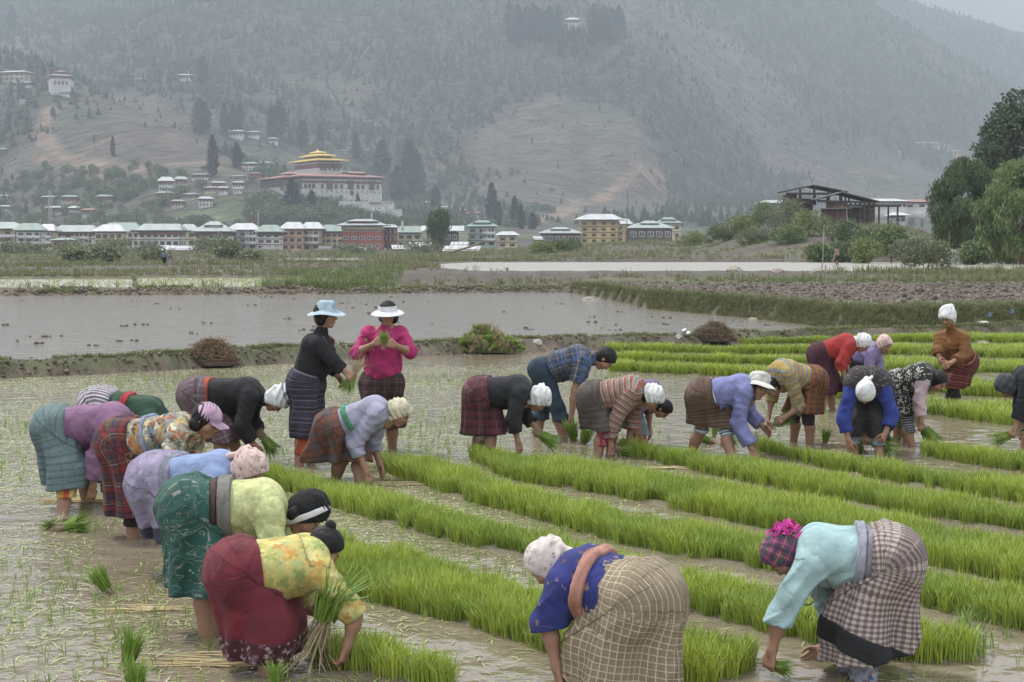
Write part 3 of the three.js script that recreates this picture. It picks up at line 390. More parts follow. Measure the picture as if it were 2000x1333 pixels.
  scatter('valley_trees', leafy, crownMat, belt, null, 'leafy trees and scrub between the hillside houses', 'trees');
}
// ---------- buildings ----------
const UB = new THREE.BoxGeometry(1, 1, 1);
const paint = (c, o = {}) => std({ color: C(...c), map: rep(grainTex, 3), roughness: 0.9, ...o });
const W = { white: paint([0.62, 0.61, 0.58]), cream: paint([0.56, 0.49, 0.33]), ochre: paint([0.50, 0.38, 0.20]), yellow: paint([0.60, 0.44, 0.19]), peach: paint([0.56, 0.38, 0.27]), red: paint([0.33, 0.085, 0.065]), mint: paint([0.38, 0.50, 0.40]), grey: paint([0.46, 0.46, 0.47]), brown: paint([0.13, 0.075, 0.05]), khaki: paint([0.45, 0.43, 0.30]), timber: paint([0.10, 0.065, 0.045]), band: paint([0.20, 0.085, 0.06]), frame: paint([0.16, 0.09, 0.065]), pane: std({ color: C(0.03, 0.032, 0.036), roughness: 0.25 }), paleFrame: paint([0.62, 0.62, 0.60]), gold: std({ color: C(0.62, 0.45, 0.10), roughness: 0.5 }), mudwall: paint([0.22, 0.15, 0.10]), stone: paint([0.40, 0.38, 0.34]) };
const tinTex = dataTex(128, (u, v) => { const k = 0.86 + 0.10 * Math.sin(u * 6.283 * 16) + 0.16 * pfbm(u, v, 6, 4, 5); return [k, k, k]; });
const R = { green: std({ color: C(0.22, 0.29, 0.25), map: rep(tinTex, 4), roughness: 0.6 }), pale: std({ color: C(0.34, 0.38, 0.36), map: rep(tinTex, 4), roughness: 0.55 }), white: std({ color: C(0.50, 0.51, 0.52), map: rep(tinTex, 4), roughness: 0.5 }), red: std({ color: C(0.34, 0.16, 0.14), map: rep(tinTex, 4), roughness: 0.7 }), grey: std({ color: C(0.36, 0.37, 0.38), map: rep(tinTex, 4), roughness: 0.6 }), tin: std({ color: C(0.52, 0.53, 0.55), map: rep(tinTex, 3), roughness: 0.5 }), dark: std({ color: C(0.09, 0.085, 0.085), roughness: 0.8 }) };
function bx(name, w, h, d, x, y, z, mat, parent) { const m = part(name, UB, mat, parent); m.scale.set(w, h, d); m.position.set(x, y, z); return m; }
const hipCache = new Map();
function hipGeo(k, gable) {      // unit hip roof: 1 x 1 x 1, ridge along x of length k
  const key = k.toFixed(2) + gable; if (hipCache.has(key)) return hipCache.get(key);
  const e = 0.10, a = V(-0.5, e, 0.5), b = V(0.5, e, 0.5), c = V(0.5, e, -0.5), d = V(-0.5, e, -0.5), r0 = V(-(gable ? 0.5 : k / 2), 1, 0), r1 = V(gable ? 0.5 : k / 2, 1, 0), f = [a, b, c, d].map((p) => p.clone().setY(0)), t = new Tri();
  const q = (p0, p1, p2, p3) => { t.tri(p0, p1, p2); t.tri(p0, p2, p3); };
  q(a, b, r1, r0); q(c, d, r0, r1); t.tri(b, c, r1); t.tri(d, a, r0); q(f[0], f[1], b, a); q(f[1], f[2], c, b); q(f[2], f[3], d, c); q(f[3], f[0], a, d); q(f[3], f[2], f[1], f[0]);
  const g = t.geo(), p = g.attributes.position, uv = []; for (let i = 0; i < p.count; i++) uv.push(p.getX(i) * 12, p.getZ(i) * 8); g.setAttribute('uv', new THREE.Float32BufferAttribute(uv, 2)); hipCache.set(key, g); return g;
}
function roofOn(name, w, d, h, x, y, z, mat, parent, k = 0.6, gable = false) { const m = part(name, hipGeo(k, gable), mat, parent); m.scale.set(w, h, d); m.position.set(x, y, z); return m; }
function windowOn(root, x, y, z, w, h, turn, pale, depth = 0.16) {
  const f = bx('window', w, h, depth, x, y, z, pale ? W.paleFrame : W.frame, root); f.rotation.y = turn;
  const p = part('pane', UB, W.pane, f); p.scale.set(pale ? 0.36 : 0.78, 0.74, 1.06); if (pale) { p.position.x = -0.22; const p2 = part('pane', UB, W.pane, f); p2.scale.copy(p.scale); p2.position.x = 0.22; } return f;
}
// a house: front face to +z; size in metres
function house(name, label, cat, at, o) {
  const root = thing(name, label, cat, at, o.turn || 0, o.group), { w, h, d } = o, n = o.storeys || 3, sh = h / n, sink = o.sink ?? 3;
  bx('wall', w, h + sink, d, 0, (h - sink) / 2, 0, o.wall, root);
  const bays = o.bays || Math.max(2, Math.round(w / 3.4)), ww = Math.min(o.ww || 1.8, w / bays * 0.66);
  for (let s = 0; s < n; s++) {
    const y = (s + 0.56) * sh;
    for (let b = 0; b < bays; b++) { if ((o.skip || 0) > hash3(s * 7 + 1, b * 13 + 5, Math.round(w * 10))) continue; windowOn(root, (b + 0.5) / bays * w - w / 2, y, d / 2 + 0.05, ww, sh * 0.48, 0, o.pale); }
    for (const sd of o.sides || []) { const m = Math.max(1, Math.round(d / 4)); for (let b = 0; b < m; b++) windowOn(root, sd * (w / 2 + 0.05), y, (b + 0.5) / m * d - d / 2, ww, sh * 0.48, Math.PI / 2, o.pale); }
    if (s && o.bands !== false) bx('floor_band', w + 0.25, 0.28, d + 0.25, 0, s * sh, 0, o.band || W.frame, root);
    if (o.balcony && s) { const bw = w * o.balcony; bx('balcony', bw, 0.18, 1.4, o.balconyX || 0, s * sh - 0.1, d / 2 + 0.7, W.stone, root); bx('railing', bw, 0.9, 0.08, o.balconyX || 0, s * sh + 0.45, d / 2 + 1.36, o.rail || W.paleFrame, root); for (let k = 0; k < 4; k++) bx('post', 0.22, sh, 0.22, (o.balconyX || 0) + (k / 3 - 0.5) * (bw - 0.3), s * sh + sh / 2 - 0.1, d / 2 + 1.25, W.paleFrame, root); }
  }
  if (o.top) bx('cornice', w + 0.35, sh * 0.42, d + 0.35, 0, h - sh * 0.20, 0, o.top, root);
  const ov = o.over ?? 1.1, rise = o.rise ?? 2.6, rf = roofOn('roof', w + ov * 2, d + ov * 2, rise, 0, h + 0.35, 0, o.roof, root, o.ridge ?? 0.5, o.gable);
  bx('eave', w * 0.92, 0.4, d * 0.92, 0, h + 0.16, 0, R.dark, root);
  if (o.lantern) { const l = o.lantern; bx('clerestory', w * l, 0.9, d * l, 0, h + rise * 0.85, 0, o.wall, root); roofOn('upper_roof', w * l + ov * 1.6, d * l + ov * 1.6, rise * 0.55, 0, h + rise * 0.85 + 0.45, 0, o.roof2 || o.roof, root, 0.5); }
  return root;
}
// town row: [x0, x1, eave row, foot row, distance, options, label]
{
  const T = [
    [-60, 44, 450, 490, 600, { wall: W.ochre, roof: R.pale, balcony: 0.8, storeys: 3 }, 'ochre house with balconies at the left edge of town'],
    [26, 76, 453, 489, 570, { wall: W.white, roof: R.green, balcony: 0.85, storeys: 3, turn: 0.15 }, 'white house with stacked verandas, second from the left edge'],
    [72, 101, 454, 487, 595, { wall: W.cream, roof: R.white, balcony: 0.8, storeys: 3 }, 'narrow cream house with verandas beside the white veranda house'],
    [104, 184, 456, 489, 610, { wall: W.white, roof: R.pale, storeys: 3, top: W.band, balcony: 0.35, balconyX: 3.2, ridge: 0.7 }, 'long white house with brown top band behind the small ochre house'],
    [98, 138, 472, 492, 520, { wall: W.ochre, roof: R.green, storeys: 2, rise: 0.8 }, 'small ochre house with a flat green roof among the scrub'],
    [184, 237, 455, 486, 590, { wall: W.cream, roof: R.white, storeys: 2, bays: 4, ridge: 0.5 }, 'cream house with white roof right of the long white house'],
    [196, 271, 453, 484, 640, { wall: W.white, roof: R.green, storeys: 2, rise: 3.2, bays: 7, ridge: 0.6 }, 'white house under the tallest pale green roof'],
    [272, 350, 453, 484, 615, { wall: W.white, roof: R.pale, storeys: 2, bays: 6, top: W.band, ridge: 0.8, sides: [1] }, 'wide white house with dark red band under the eaves'],
    [346, 381, 453, 482, 640, { wall: W.cream, roof: R.pale, storeys: 2, ridge: 0.4 }, 'cream house set back beside the wide banded house'],
    [380, 447, 455, 486, 600, { wall: W.white, roof: R.pale, storeys: 2, bays: 5, top: W.brown, lantern: 0.4 }, 'white and brown house behind the light green trees'],
    [446, 501, 452, 489, 612, { wall: W.grey, roof: R.white, storeys: 3, balcony: 0.4, balconyX: 3 }, 'grey house with balconies left of the mobile mast'],
    [501, 546, 456, 489, 585, { wall: W.white, roof: R.green, storeys: 3, top: W.timber, bays: 3 }, 'white house with dark eaves next to the peach block'],
    [549, 590, 450, 490, 600, { wall: W.peach, roof: R.white, storeys: 3, bays: 3 }, 'peach house right of the dark eaved white house'],
    [588, 626, 450, 490, 606, { wall: W.peach, roof: R.white, storeys: 3, balcony: 0.8 }, 'peach house with stacked balconies'],
    [624, 669, 455, 488, 612, { wall: W.cream, roof: R.green, storeys: 3, bays: 4, bands: false }, 'pale yellow house left of the red building'],
    [668, 746, 443, 489, 590, { wall: W.red, roof: R.grey, storeys: 3, bays: 5, pale: true, lantern: 0.55, over: 2.2, rise: 1.6, bands: false, top: W.khaki, roof2: R.grey }, 'large red brick building with a raised upper roof'],
    [744, 773, 447, 489, 602, { wall: W.red, roof: R.grey, storeys: 3, bays: 2, balcony: 0.9, rise: 1.2, bands: false, rail: W.band }, 'red rear wing with balconies joined to the red brick building'],
    [776, 822, 457, 486, 640, { wall: W.khaki, roof: R.green, storeys: 2, ridge: 0.7 }, 'khaki house right of the red building'],
    [834, 894, 454, 475, 600, { wall: W.timber, roof: R.white, storeys: 1, bays: 5, pale: true, rise: 2.0, over: 2.2, gable: true }, 'dark timber house with white roof behind the small willow'],
    [914, 969, 445, 483, 610, { wall: W.mint, roof: R.green, storeys: 3, balcony: 0.45, balconyX: 2.5, lantern: 0.5, rise: 1.6 }, 'pale green three storey house'],
    [972, 1010, 462, 485, 590, { wall: W.cream, roof: R.white, storeys: 2, rise: 1.4 }, 'small cream house right of the pale green one'],
    [1056, 1134, 458, 476, 650, { wall: W.timber, roof: R.pale, storeys: 1, bays: 6, pale: true, ww: 2.4, lantern: 0.4, rise: 1.7 }, 'low dark brown hall with white windows left of the yellow block'],
    [1136, 1210, 432, 477, 700, { wall: W.yellow, roof: R.white, storeys: 4, bays: 4, sides: [1], over: 2.4, turn: -0.12, band: W.brown }, 'yellow four storey block with a white roof'],
    [1206, 1232, 440, 474, 745, { wall: W.yellow, roof: R.white, storeys: 3, bays: 2 }, 'yellow rear wing behind the yellow block'],
    [1228, 1312, 448, 471, 690, { wall: W.timber, roof: R.pale, storeys: 1, bays: 5, pale: true, ww: 2.6, lantern: 0.35, rise: 2.2 }, 'dark brown hall with white windows right of the yellow block'],
    [1284, 1330, 438, 468, 790, { wall: W.cream, roof: R.green, storeys: 2, lantern: 0.5, rise: 2.0 }, 'cream house with green tiered roof at the right end of town'],
    [1490, 1545, 400, 410, 420, { wall: W.grey, roof: R.pale, storeys: 1, rise: 0.9 }, 'low grey roofed shed left of the timber ruin'],
    [1690, 1772, 396, 408, 520, { wall: W.white, roof: R.white, storeys: 1, rise: 1.0, bays: 8 }, 'long low white roofed building right of the timber ruin'],
    [1768, 1815, 397, 408, 560, { wall: W.white, roof: R.red, storeys: 1, rise: 1.0 }, 'pink roofed building beside the long white roof'],
    [1752, 1772, 424, 437, 400, { wall: W.grey, roof: R.tin, storeys: 1, rise: 0.8 }, 'small tin roofed hut left of the big willow'],
  ];
  for (const [x0, x1, ye, yb, D, o, label] of T) {
    const k = D / FPX, at = P((x0 + x1) / 2, yb, D), w = (x1 - x0) * k, h = (yb - ye) * k; house('town_house', label, 'building', at.setZ(-D - 5), { d: Math.max(7, Math.min(14, w * 0.8)), ...o, w, h, group: 'town buildings' });
  }
  const shed = (x0, x1, y0, y1, D, mat, label) => { const k = D / FPX, r = thing('tin_shed', label, 'shed', P((x0 + x1) / 2, y1, D), rr(-0.2, 0.2), 'tin sheds'), w = (x1 - x0) * k, h = (y1 - y0) * k; bx('wall', w * 0.92, h + 1, 3.5, 0, h / 2 - 0.5, 0, W.mudwall, r); const f = bx('roof', w, 0.12, 5.2, 0, h + 0.15, 0.2, mat, r); f.rotation.x = 0.22; };
  for (const a of [[303, 345, 485, 495, 470, R.white, 'tin shed with a bright roof behind the two standing people'], [343, 380, 486, 495, 465, R.tin, 'tin shed right of the bright roofed one'], [286, 326, 491, 497, 440, R.tin, 'low tin lean-to left of the two standing people'], [396, 468, 487, 496, 450, R.pale, 'long low shed behind the lone field bush'], [145, 166, 484, 493, 500, R.tin, 'little hut with a pale roof by the small ochre house'], [508, 545, 487, 494, 480, R.dark, 'dark shed below the white dark eaved house'], [765, 800, 484, 495, 470, R.tin, 'rusty shed right of the red building'], [796, 842, 479, 494, 480, R.tin, 'larger shack below the khaki house'], [880, 915, 478, 489, 470, R.white, 'open shed with white roof by the fallen pole'], [866, 938, 487, 492, 400, R.white, 'low flat white roof in front of the pale green house'], [1042, 1060, 466, 476, 600, R.white, 'small white roofed hut left of the brown hall'], [620, 650, 486, 493, 500, R.dark, 'dark lean-to below the pale yellow house'], [700, 716, 488, 494, 470, R.white, 'small porch roof before the red building']]) shed(...a);
  // boundary wall with white posts before the red building
  const fw = thing('boundary_wall', 'low wall with red rail and white posts before the red building', 'wall', P(700, 493, 520)); { const k = 520 / FPX; bx('rail', 136 * k, 0.25, 0.15, 0, 1.0, 0, W.band, fw); bx('base', 136 * k, 0.7, 0.25, 0, 0, 0, W.stone, fw); for (let i = 0; i < 10; i++) bx('post', 0.35, 1.6, 0.35, (i / 9 - 0.5) * 135 * k, 0.5, 0.05, W.paleFrame, fw); }
  // hillside houses: [x, foot row, width, height, wall, roof, storeys, label]
  const H = [[323, 385, 32, 40, 'white', 'white', 3, 'tall white school on the hillside'], [352, 373, 26, 28, 'khaki', 'pale', 2, 'tan wing right of the white school'], [325, 394, 40, 20, 'white', 'green', 1, 'low white house below the school'], [347, 407, 27, 16, 'cream', 'green', 1, 'cream house on the terrace below the school'], [372, 392, 26, 14, 'khaki', 'green', 1, 'khaki house between the terraces'], [391, 352, 36, 12, 'white', 'green', 1, 'low house above the school'], [426, 371, 30, 16, 'white', 'pale', 1, 'white house left of the monastery grove'], [413, 379, 28, 14, 'cream', 'green', 1, 'cream house under the white one'], [435, 381, 20, 16, 'white', 'pale', 1, 'small white house at the end of the terrace'], [465, 369, 26, 14, 'white', 'pale', 1, 'white roofed house beside the monastery'], [463, 378, 20, 10, 'white', 'pale', 1, 'little house below the white roofed one'], [400, 405, 31, 20, 'white', 'white', 2, 'white two storey house standing by itself on the slope'], [463, 353, 32, 9, 'stone', 'grey', 1, 'stone house left of the monastery wall'], [488, 335, 30, 18, 'white', 'green', 2, 'green roofed house above the monastery'], [518, 330, 32, 14, 'white', 'green', 1, 'long house above the monastery'], [496, 348, 24, 10, 'red', 'red', 1, 'small red roofed house touching the monastery'], [462, 270, 30, 16, 'white', 'white', 1, 'white house high above the monastery, left of two'], [495, 270, 25, 14, 'white', 'pale', 1, 'white house high above the monastery, right of two'], [533, 281, 21, 12, 'white', 'white', 1, 'lower white house right of the two high ones'], [362, 158, 30, 13, 'white', 'white', 1, 'white house by the lone tall cypress'], [275, 162, 24, 9, 'stone', 'grey', 1, 'faint house left of the lone cypress'], [45, 204, 13, 8, 'white', 'white', 1, 'tiny white house below the hill fort'], [95, 397, 28, 14, 'brown', 'pale', 1, 'brown house on the lower slope at the left'], [135, 399, 34, 17, 'cream', 'green', 1, 'cream house above the town, left'], [205, 399, 34, 18, 'cream', 'green', 1, 'cream house with green roof alone on the slope'], [108, 421, 36, 18, 'cream', 'pale', 1, 'pale house right behind the town roofs'], [146, 423, 26, 20, 'white', 'white', 2, 'white house in the row just above the town'], [174, 424, 33, 16, 'white', 'red', 1, 'red roofed white house in the row just above the town'], [8, 414, 22, 12, 'white', 'white', 1, 'white roofed house at the left edge above town'], [5, 302, 14, 12, 'brown', 'green', 1, 'small house at the left edge of the spur'], [6, 391, 20, 9, 'cream', 'white', 1, 'house on the left edge below the road'], [1800, 288, 22, 10, 'peach', 'pale', 1, 'faint house on the right mountain, leftmost'], [1826, 288, 22, 10, 'peach', 'pale', 1, 'faint house on the right mountain, middle'], [1850, 292, 15, 9, 'cream', 'pale', 1, 'faint small house on the right mountain'], [1862, 303, 30, 9, 'peach', 'pale', 1, 'faint long house on the right mountain, lowest'], [1756, 302, 8, 6, 'yellow', 'pale', 1, 'tiny ochre hut on the right mountain'], [1118, 58, 30, 24, 'white', 'white', 2, 'white house in the dark grove high on the mountain'], [837, 406, 22, 12, 'white', 'grey', 1, 'white gatehouse on the lane right of the monastery'], [872, 414, 30, 10, 'white', 'pale', 1, 'long white house along the lane'], [900, 418, 28, 9, 'white', 'pale', 1, 'second long house along the lane'], [926, 424, 34, 9, 'khaki', 'red', 1, 'reddish roofed house at the end of the lane'], [700, 306, 18, 7, 'white', 'pale', 1, 'house half hidden behind the golden tower'], [672, 300, 20, 6, 'stone', 'grey', 1, 'faint house behind the golden tower'], [30, 160, 62, 22, 'khaki', 'white', 2, 'long tan building left of the hill fort'], [44, 172, 40, 12, 'white', 'white', 1, 'white annex below the long tan building'], [128, 189, 22, 9, 'white', 'pale', 1, 'white porch below the hill fort'], [958, 417, 26, 9, 'white', 'white', 1, 'white roof between the cypresses']];
  for (const [px, py, wp, hp, wl, rf, st, label] of H) { const p = hit(px, py, 760) || P(px, py, 1400), k = -p.z / FPX, w = wp * k * 0.86, h = hp * k * 0.72; house('hillside_house', label, 'house', V(p.x, p.y + 0.3, p.z - 2), { w, h, d: Math.max(6, w * 0.6), wall: W[wl], roof: R[rf], storeys: st, bays: Math.max(2, Math.min(5, Math.round(wp / 7))), rise: hp * k * 0.22, over: 0.09 * w + 0.4, ridge: 0.5, ww: wp * k * 0.1, sink: 9, bands: false, top: hp > 11 ? W.band : null, turn: rr(-0.25, 0.25), group: 'houses on the hillside' }); }
}
// walls over a footprint, leaning in towards the top
function batterWalls(name, foot, y0, y1, inset, mat, root) {
  const c = foot.reduce((s, p) => s.add(p), V()).multiplyScalar(1 / foot.length), t = new Tri(), up = foot.map((p) => p.clone().lerp(c, inset).setY(y1)), lo = foot.map((p) => p.clone().setY(y0)), n = foot.length;
  for (let i = 0; i < n; i++) { const j = (i + 1) % n; t.tri(lo[i], lo[j], up[j]); t.tri(lo[i], up[j], up[i]); } t.tri(up[0], up[1], up[2]); t.tri(up[0], up[2], up[3]);
  const g = t.geo(), p = g.attributes.position, uv = []; for (let i = 0; i < p.count; i++) uv.push(p.getX(i) + p.getZ(i), p.getY(i)); g.setAttribute('uv', new THREE.Float32BufferAttribute(uv, 2)); part(name, g, mat, root); return up;
}
function footRoof(name, foot, y, rise, over, ridgeIn, mat, root) {
  const c = foot.reduce((s, p) => s.add(p), V()).multiplyScalar(1 / 4), out = foot.map((p) => p.clone().sub(c).setY(0)).map((d) => c.clone().add(d.clone().multiplyScalar(1 + over / d.length())).setY(y)), top = foot.map((p) => p.clone().lerp(c, ridgeIn).setY(y + rise)), t = new Tri(), lo = out.map((p) => p.clone().setY(y - 0.6));
  for (let i = 0; i < 4; i++) { const j = (i + 1) % 4; t.tri(out[i], out[j], top[j]); t.tri(out[i], top[j], top[i]); t.tri(lo[i], lo[j], out[j]); t.tri(lo[i], out[j], out[i]); } t.tri(top[0], top[1], top[2]); t.tri(top[0], top[2], top[3]); t.tri(lo[0], lo[2], lo[1]); t.tri(lo[0], lo[3], lo[2]);
  const g = t.geo(), p = g.attributes.position, uv = []; for (let i = 0; i < p.count; i++) uv.push(p.getX(i), p.getZ(i)); g.setAttribute('uv', new THREE.Float32BufferAttribute(uv, 2)); part(name, g, mat, root);
}
{
  // the white fortress monastery
  const D0 = -(hit(660, 425, 800) || V(0, 0, -1300)).z, k = D0 / FPX, base = P(588, 412, D0), root = thing('fortress_monastery', 'large white fortress monastery with red roofs and a golden tiered tower', 'monastery', base), X = (px) => (px - 588) * k, Y = (py) => (412 - py) * k;
  const XW = (px, dd) => P(px, 412, D0 + dd).x - base.x, A = V(X(588), 0, 0), B = V(XW(749, 26), 0, -26), Cc = V(XW(505, 62), 0, -62), E = B.clone().add(Cc).sub(A), foot = [A, B, E, Cc];
  const up = batterWalls('wall', foot, Y(470), Y(349), 0.035, W.white, root);
  const inset = (f, t) => { const c = f.reduce((s, p) => s.add(p), V()).multiplyScalar(1 / 4); return f.map((p) => p.clone().lerp(c, t)); };
  batterWalls('red_band', inset(foot, 0.030), Y(357.5), Y(350.2), 0.006, W.band, root); batterWalls('upper_storey', inset(foot, 0.034), Y(350.2), Y(343.5), 0, W.timber, root); batterWalls('pale_cornice', inset(foot, 0.024), Y(350.4), Y(348.8), 0, W.paleFrame, root);
  footRoof('roof', inset(foot, 0.03), Y(343.5), 7 * k, 4.2, 0.34, R.red, root);
  const face = (a, b, list, y, h, w, nm, mat) => list.forEach((t) => { const p = a.clone().lerp(b, t).setY(y), n = V().subVectors(b, a).cross(V(0, 1, 0)).normalize(); const turn = Math.atan2(-(b.z - a.z), b.x - a.x); p.addScaledVector(V(-Math.sin(turn + Math.PI / 2) , 0, 0), 0); const f = bx(nm, w, h, 0.9, p.x, p.y, p.z, mat, root); f.rotation.y = turn; const q = part('pane', UB, W.pane, f); q.scale.set(0.62, 0.78, 1.08); void n; });
  const fin = inset(foot, 0.012), lo = inset(foot, 0.018);
  face(fin[0], fin[1], [0.05, 0.10, 0.15, 0.255, 0.425, 0.49, 0.695, 0.755, 0.94], Y(363), 8.4 * k, 4.2 * k, 'window', W.frame); face(fin[0], fin[1], [0.345, 0.605, 0.865], Y(360), 17 * k, 11 * k, 'bay_window', W.frame); face(lo[0], lo[1], [0.62], Y(376), 8 * k, 5.5 * k, 'window', W.band);
  face(fin[0], fin[1], [0.25, 0.31, 0.37, 0.43, 0.49, 0.55, 0.60, 0.68, 0.74, 0.80, 0.86, 0.91, 0.96], Y(373.5), 2 * k, 1.4 * k, 'vent', W.frame); face(lo[3], lo[0], [0.08, 0.2, 0.31, 0.42, 0.52, 0.61, 0.7, 0.79, 0.87, 0.95], Y(355), 13 * k, 6, 'window', W.frame); face(lo[3], lo[0], [0.55, 0.97], Y(366), 6 * k, 4, 'window', W.frame);
  // stepped lower walls
  bx('terrace_wall', 90 * k, 60 * k, 16, X(702), Y(424), -6, W.white, root).rotation.y = 0.2; bx('terrace_wall', 24 * k, 40 * k, 18, XW(756, 18), Y(414), -18, W.white, root); bx('terrace_wall', 32 * k, 34 * k, 16, XW(768, 14), Y(425), -14, W.white, root); bx('coping', 24 * k, 1, 19, XW(756, 18), Y(393.5), -18, W.stone, root); bx('coping', 22 * k, 0.8, 2, X(733), Y(398), 4, W.band, root);
  // central tower
  const tc = V(XW(621, 46), 0, -46), dx = V().subVectors(B, A).setLength(26 * k), dz = V().subVectors(Cc, A).setLength(20), tf = [tc.clone().sub(dx).sub(dz.clone().multiplyScalar(-1)).setY(0), tc.clone().add(dx).add(dz).setY(0)], q4 = [tc.clone().sub(dx).sub(dz), tc.clone().add(dx).sub(dz), tc.clone().add(dx).add(dz), tc.clone().sub(dx).add(dz)].map((p) => p.setY(0)); void tf;
  batterWalls('tower_wall', q4, Y(345), Y(321), 0.05, W.white, root); batterWalls('tower_band', inset(q4, 0.03), Y(325), Y(314.5), 0.0, W.band, root); batterWalls('tower_cornice', inset(q4, 0.0), Y(315.5), Y(313.5), 0.0, W.paleFrame, root); batterWalls('tower_top', inset(q4, 0.10), Y(313.5), Y(308), 0, W.timber, root);
  face(inset(q4, 0.02)[0], inset(q4, 0.02)[1], [0.14, 0.3, 0.5, 0.7, 0.86], Y(323), 13 * k, 3.6 * k, 'tower_window', W.frame);
  footRoof('golden_roof', inset(q4, -0.02), Y(308.5), 4 * k, 5, 0.45, W.gold, root); batterWalls('upper_lantern', inset(q4, 0.45), Y(306), Y(298), 0, W.band, root); footRoof('golden_roof', inset(q4, 0.42), Y(298), 3.4 * k, 4, 0.5, W.gold, root); batterWalls('top_lantern', inset(q4, 0.75), Y(296), Y(291), 0, W.band, root); footRoof('golden_roof', inset(q4, 0.74), Y(291.2), 3 * k, 2.4, 0.8, W.gold, root);
  const sp = part('spire', new THREE.ConeGeometry(1, 1, 8), W.gold, root); sp.scale.set(1.0, 5 * k, 1.0); sp.position.set(tc.x, Y(286), tc.z);
  roofOn('side_roof', 42 * k, 14, 2.4 * k, XW(672, 52), Y(331), -52, R.pale, root, 0.8); bx('side_block', 38 * k, 8 * k, 12, XW(672, 52), Y(335), -52, W.timber, root); roofOn('raised_roof', 38 * k, 12, 4 * k, XW(697, 30), Y(336), -30, R.red, root, 0.5).rotation.y = 0.15; roofOn('raised_roof', 34 * k, 14, 5 * k, XW(568, 32), Y(337), -32, R.red, root, 0.5).rotation.y = 0.6;
  // round-cornered hill fort above the left spur
  const hp = hit(110, 182, 900) || P(110, 182, 1600), hk = -hp.z / FPX, hr = thing('hill_fort', 'white fort with red bands on the spur at the upper left', 'fort', V(hp.x, hp.y, hp.z - 6)), h4 = [V(-6 * hk, 0, 14), V(28 * hk, 0, 6), V(22 * hk, 0, -16), V(-27 * hk, 0, -8)];
  batterWalls('wall', h4, -14, 32 * hk, 0.06, W.white, hr); batterWalls('red_band', inset(h4, 0.05), 27 * hk, 33 * hk, 0, W.band, hr); footRoof('roof', inset(h4, 0.05), 34 * hk, 2 * hk, 2, 0.3, R.white, hr); const hm = inset(h4, 0.6); batterWalls('upper_storey', hm, 33 * hk, 42 * hk, 0, W.band, hr); footRoof('upper_roof', hm, 42 * hk, 3 * hk, 2, 0.7, R.red, hr); for (const t of [0.2, 0.4, 0.6, 0.8]) { const p = inset(h4, 0.03)[0].clone().lerp(inset(h4, 0.03)[1], t); const f = bx('window', 1.6, 3.2, 0.8, p.x, 19 * hk, p.z, W.frame, hr); f.rotation.y = 0.2; }
}
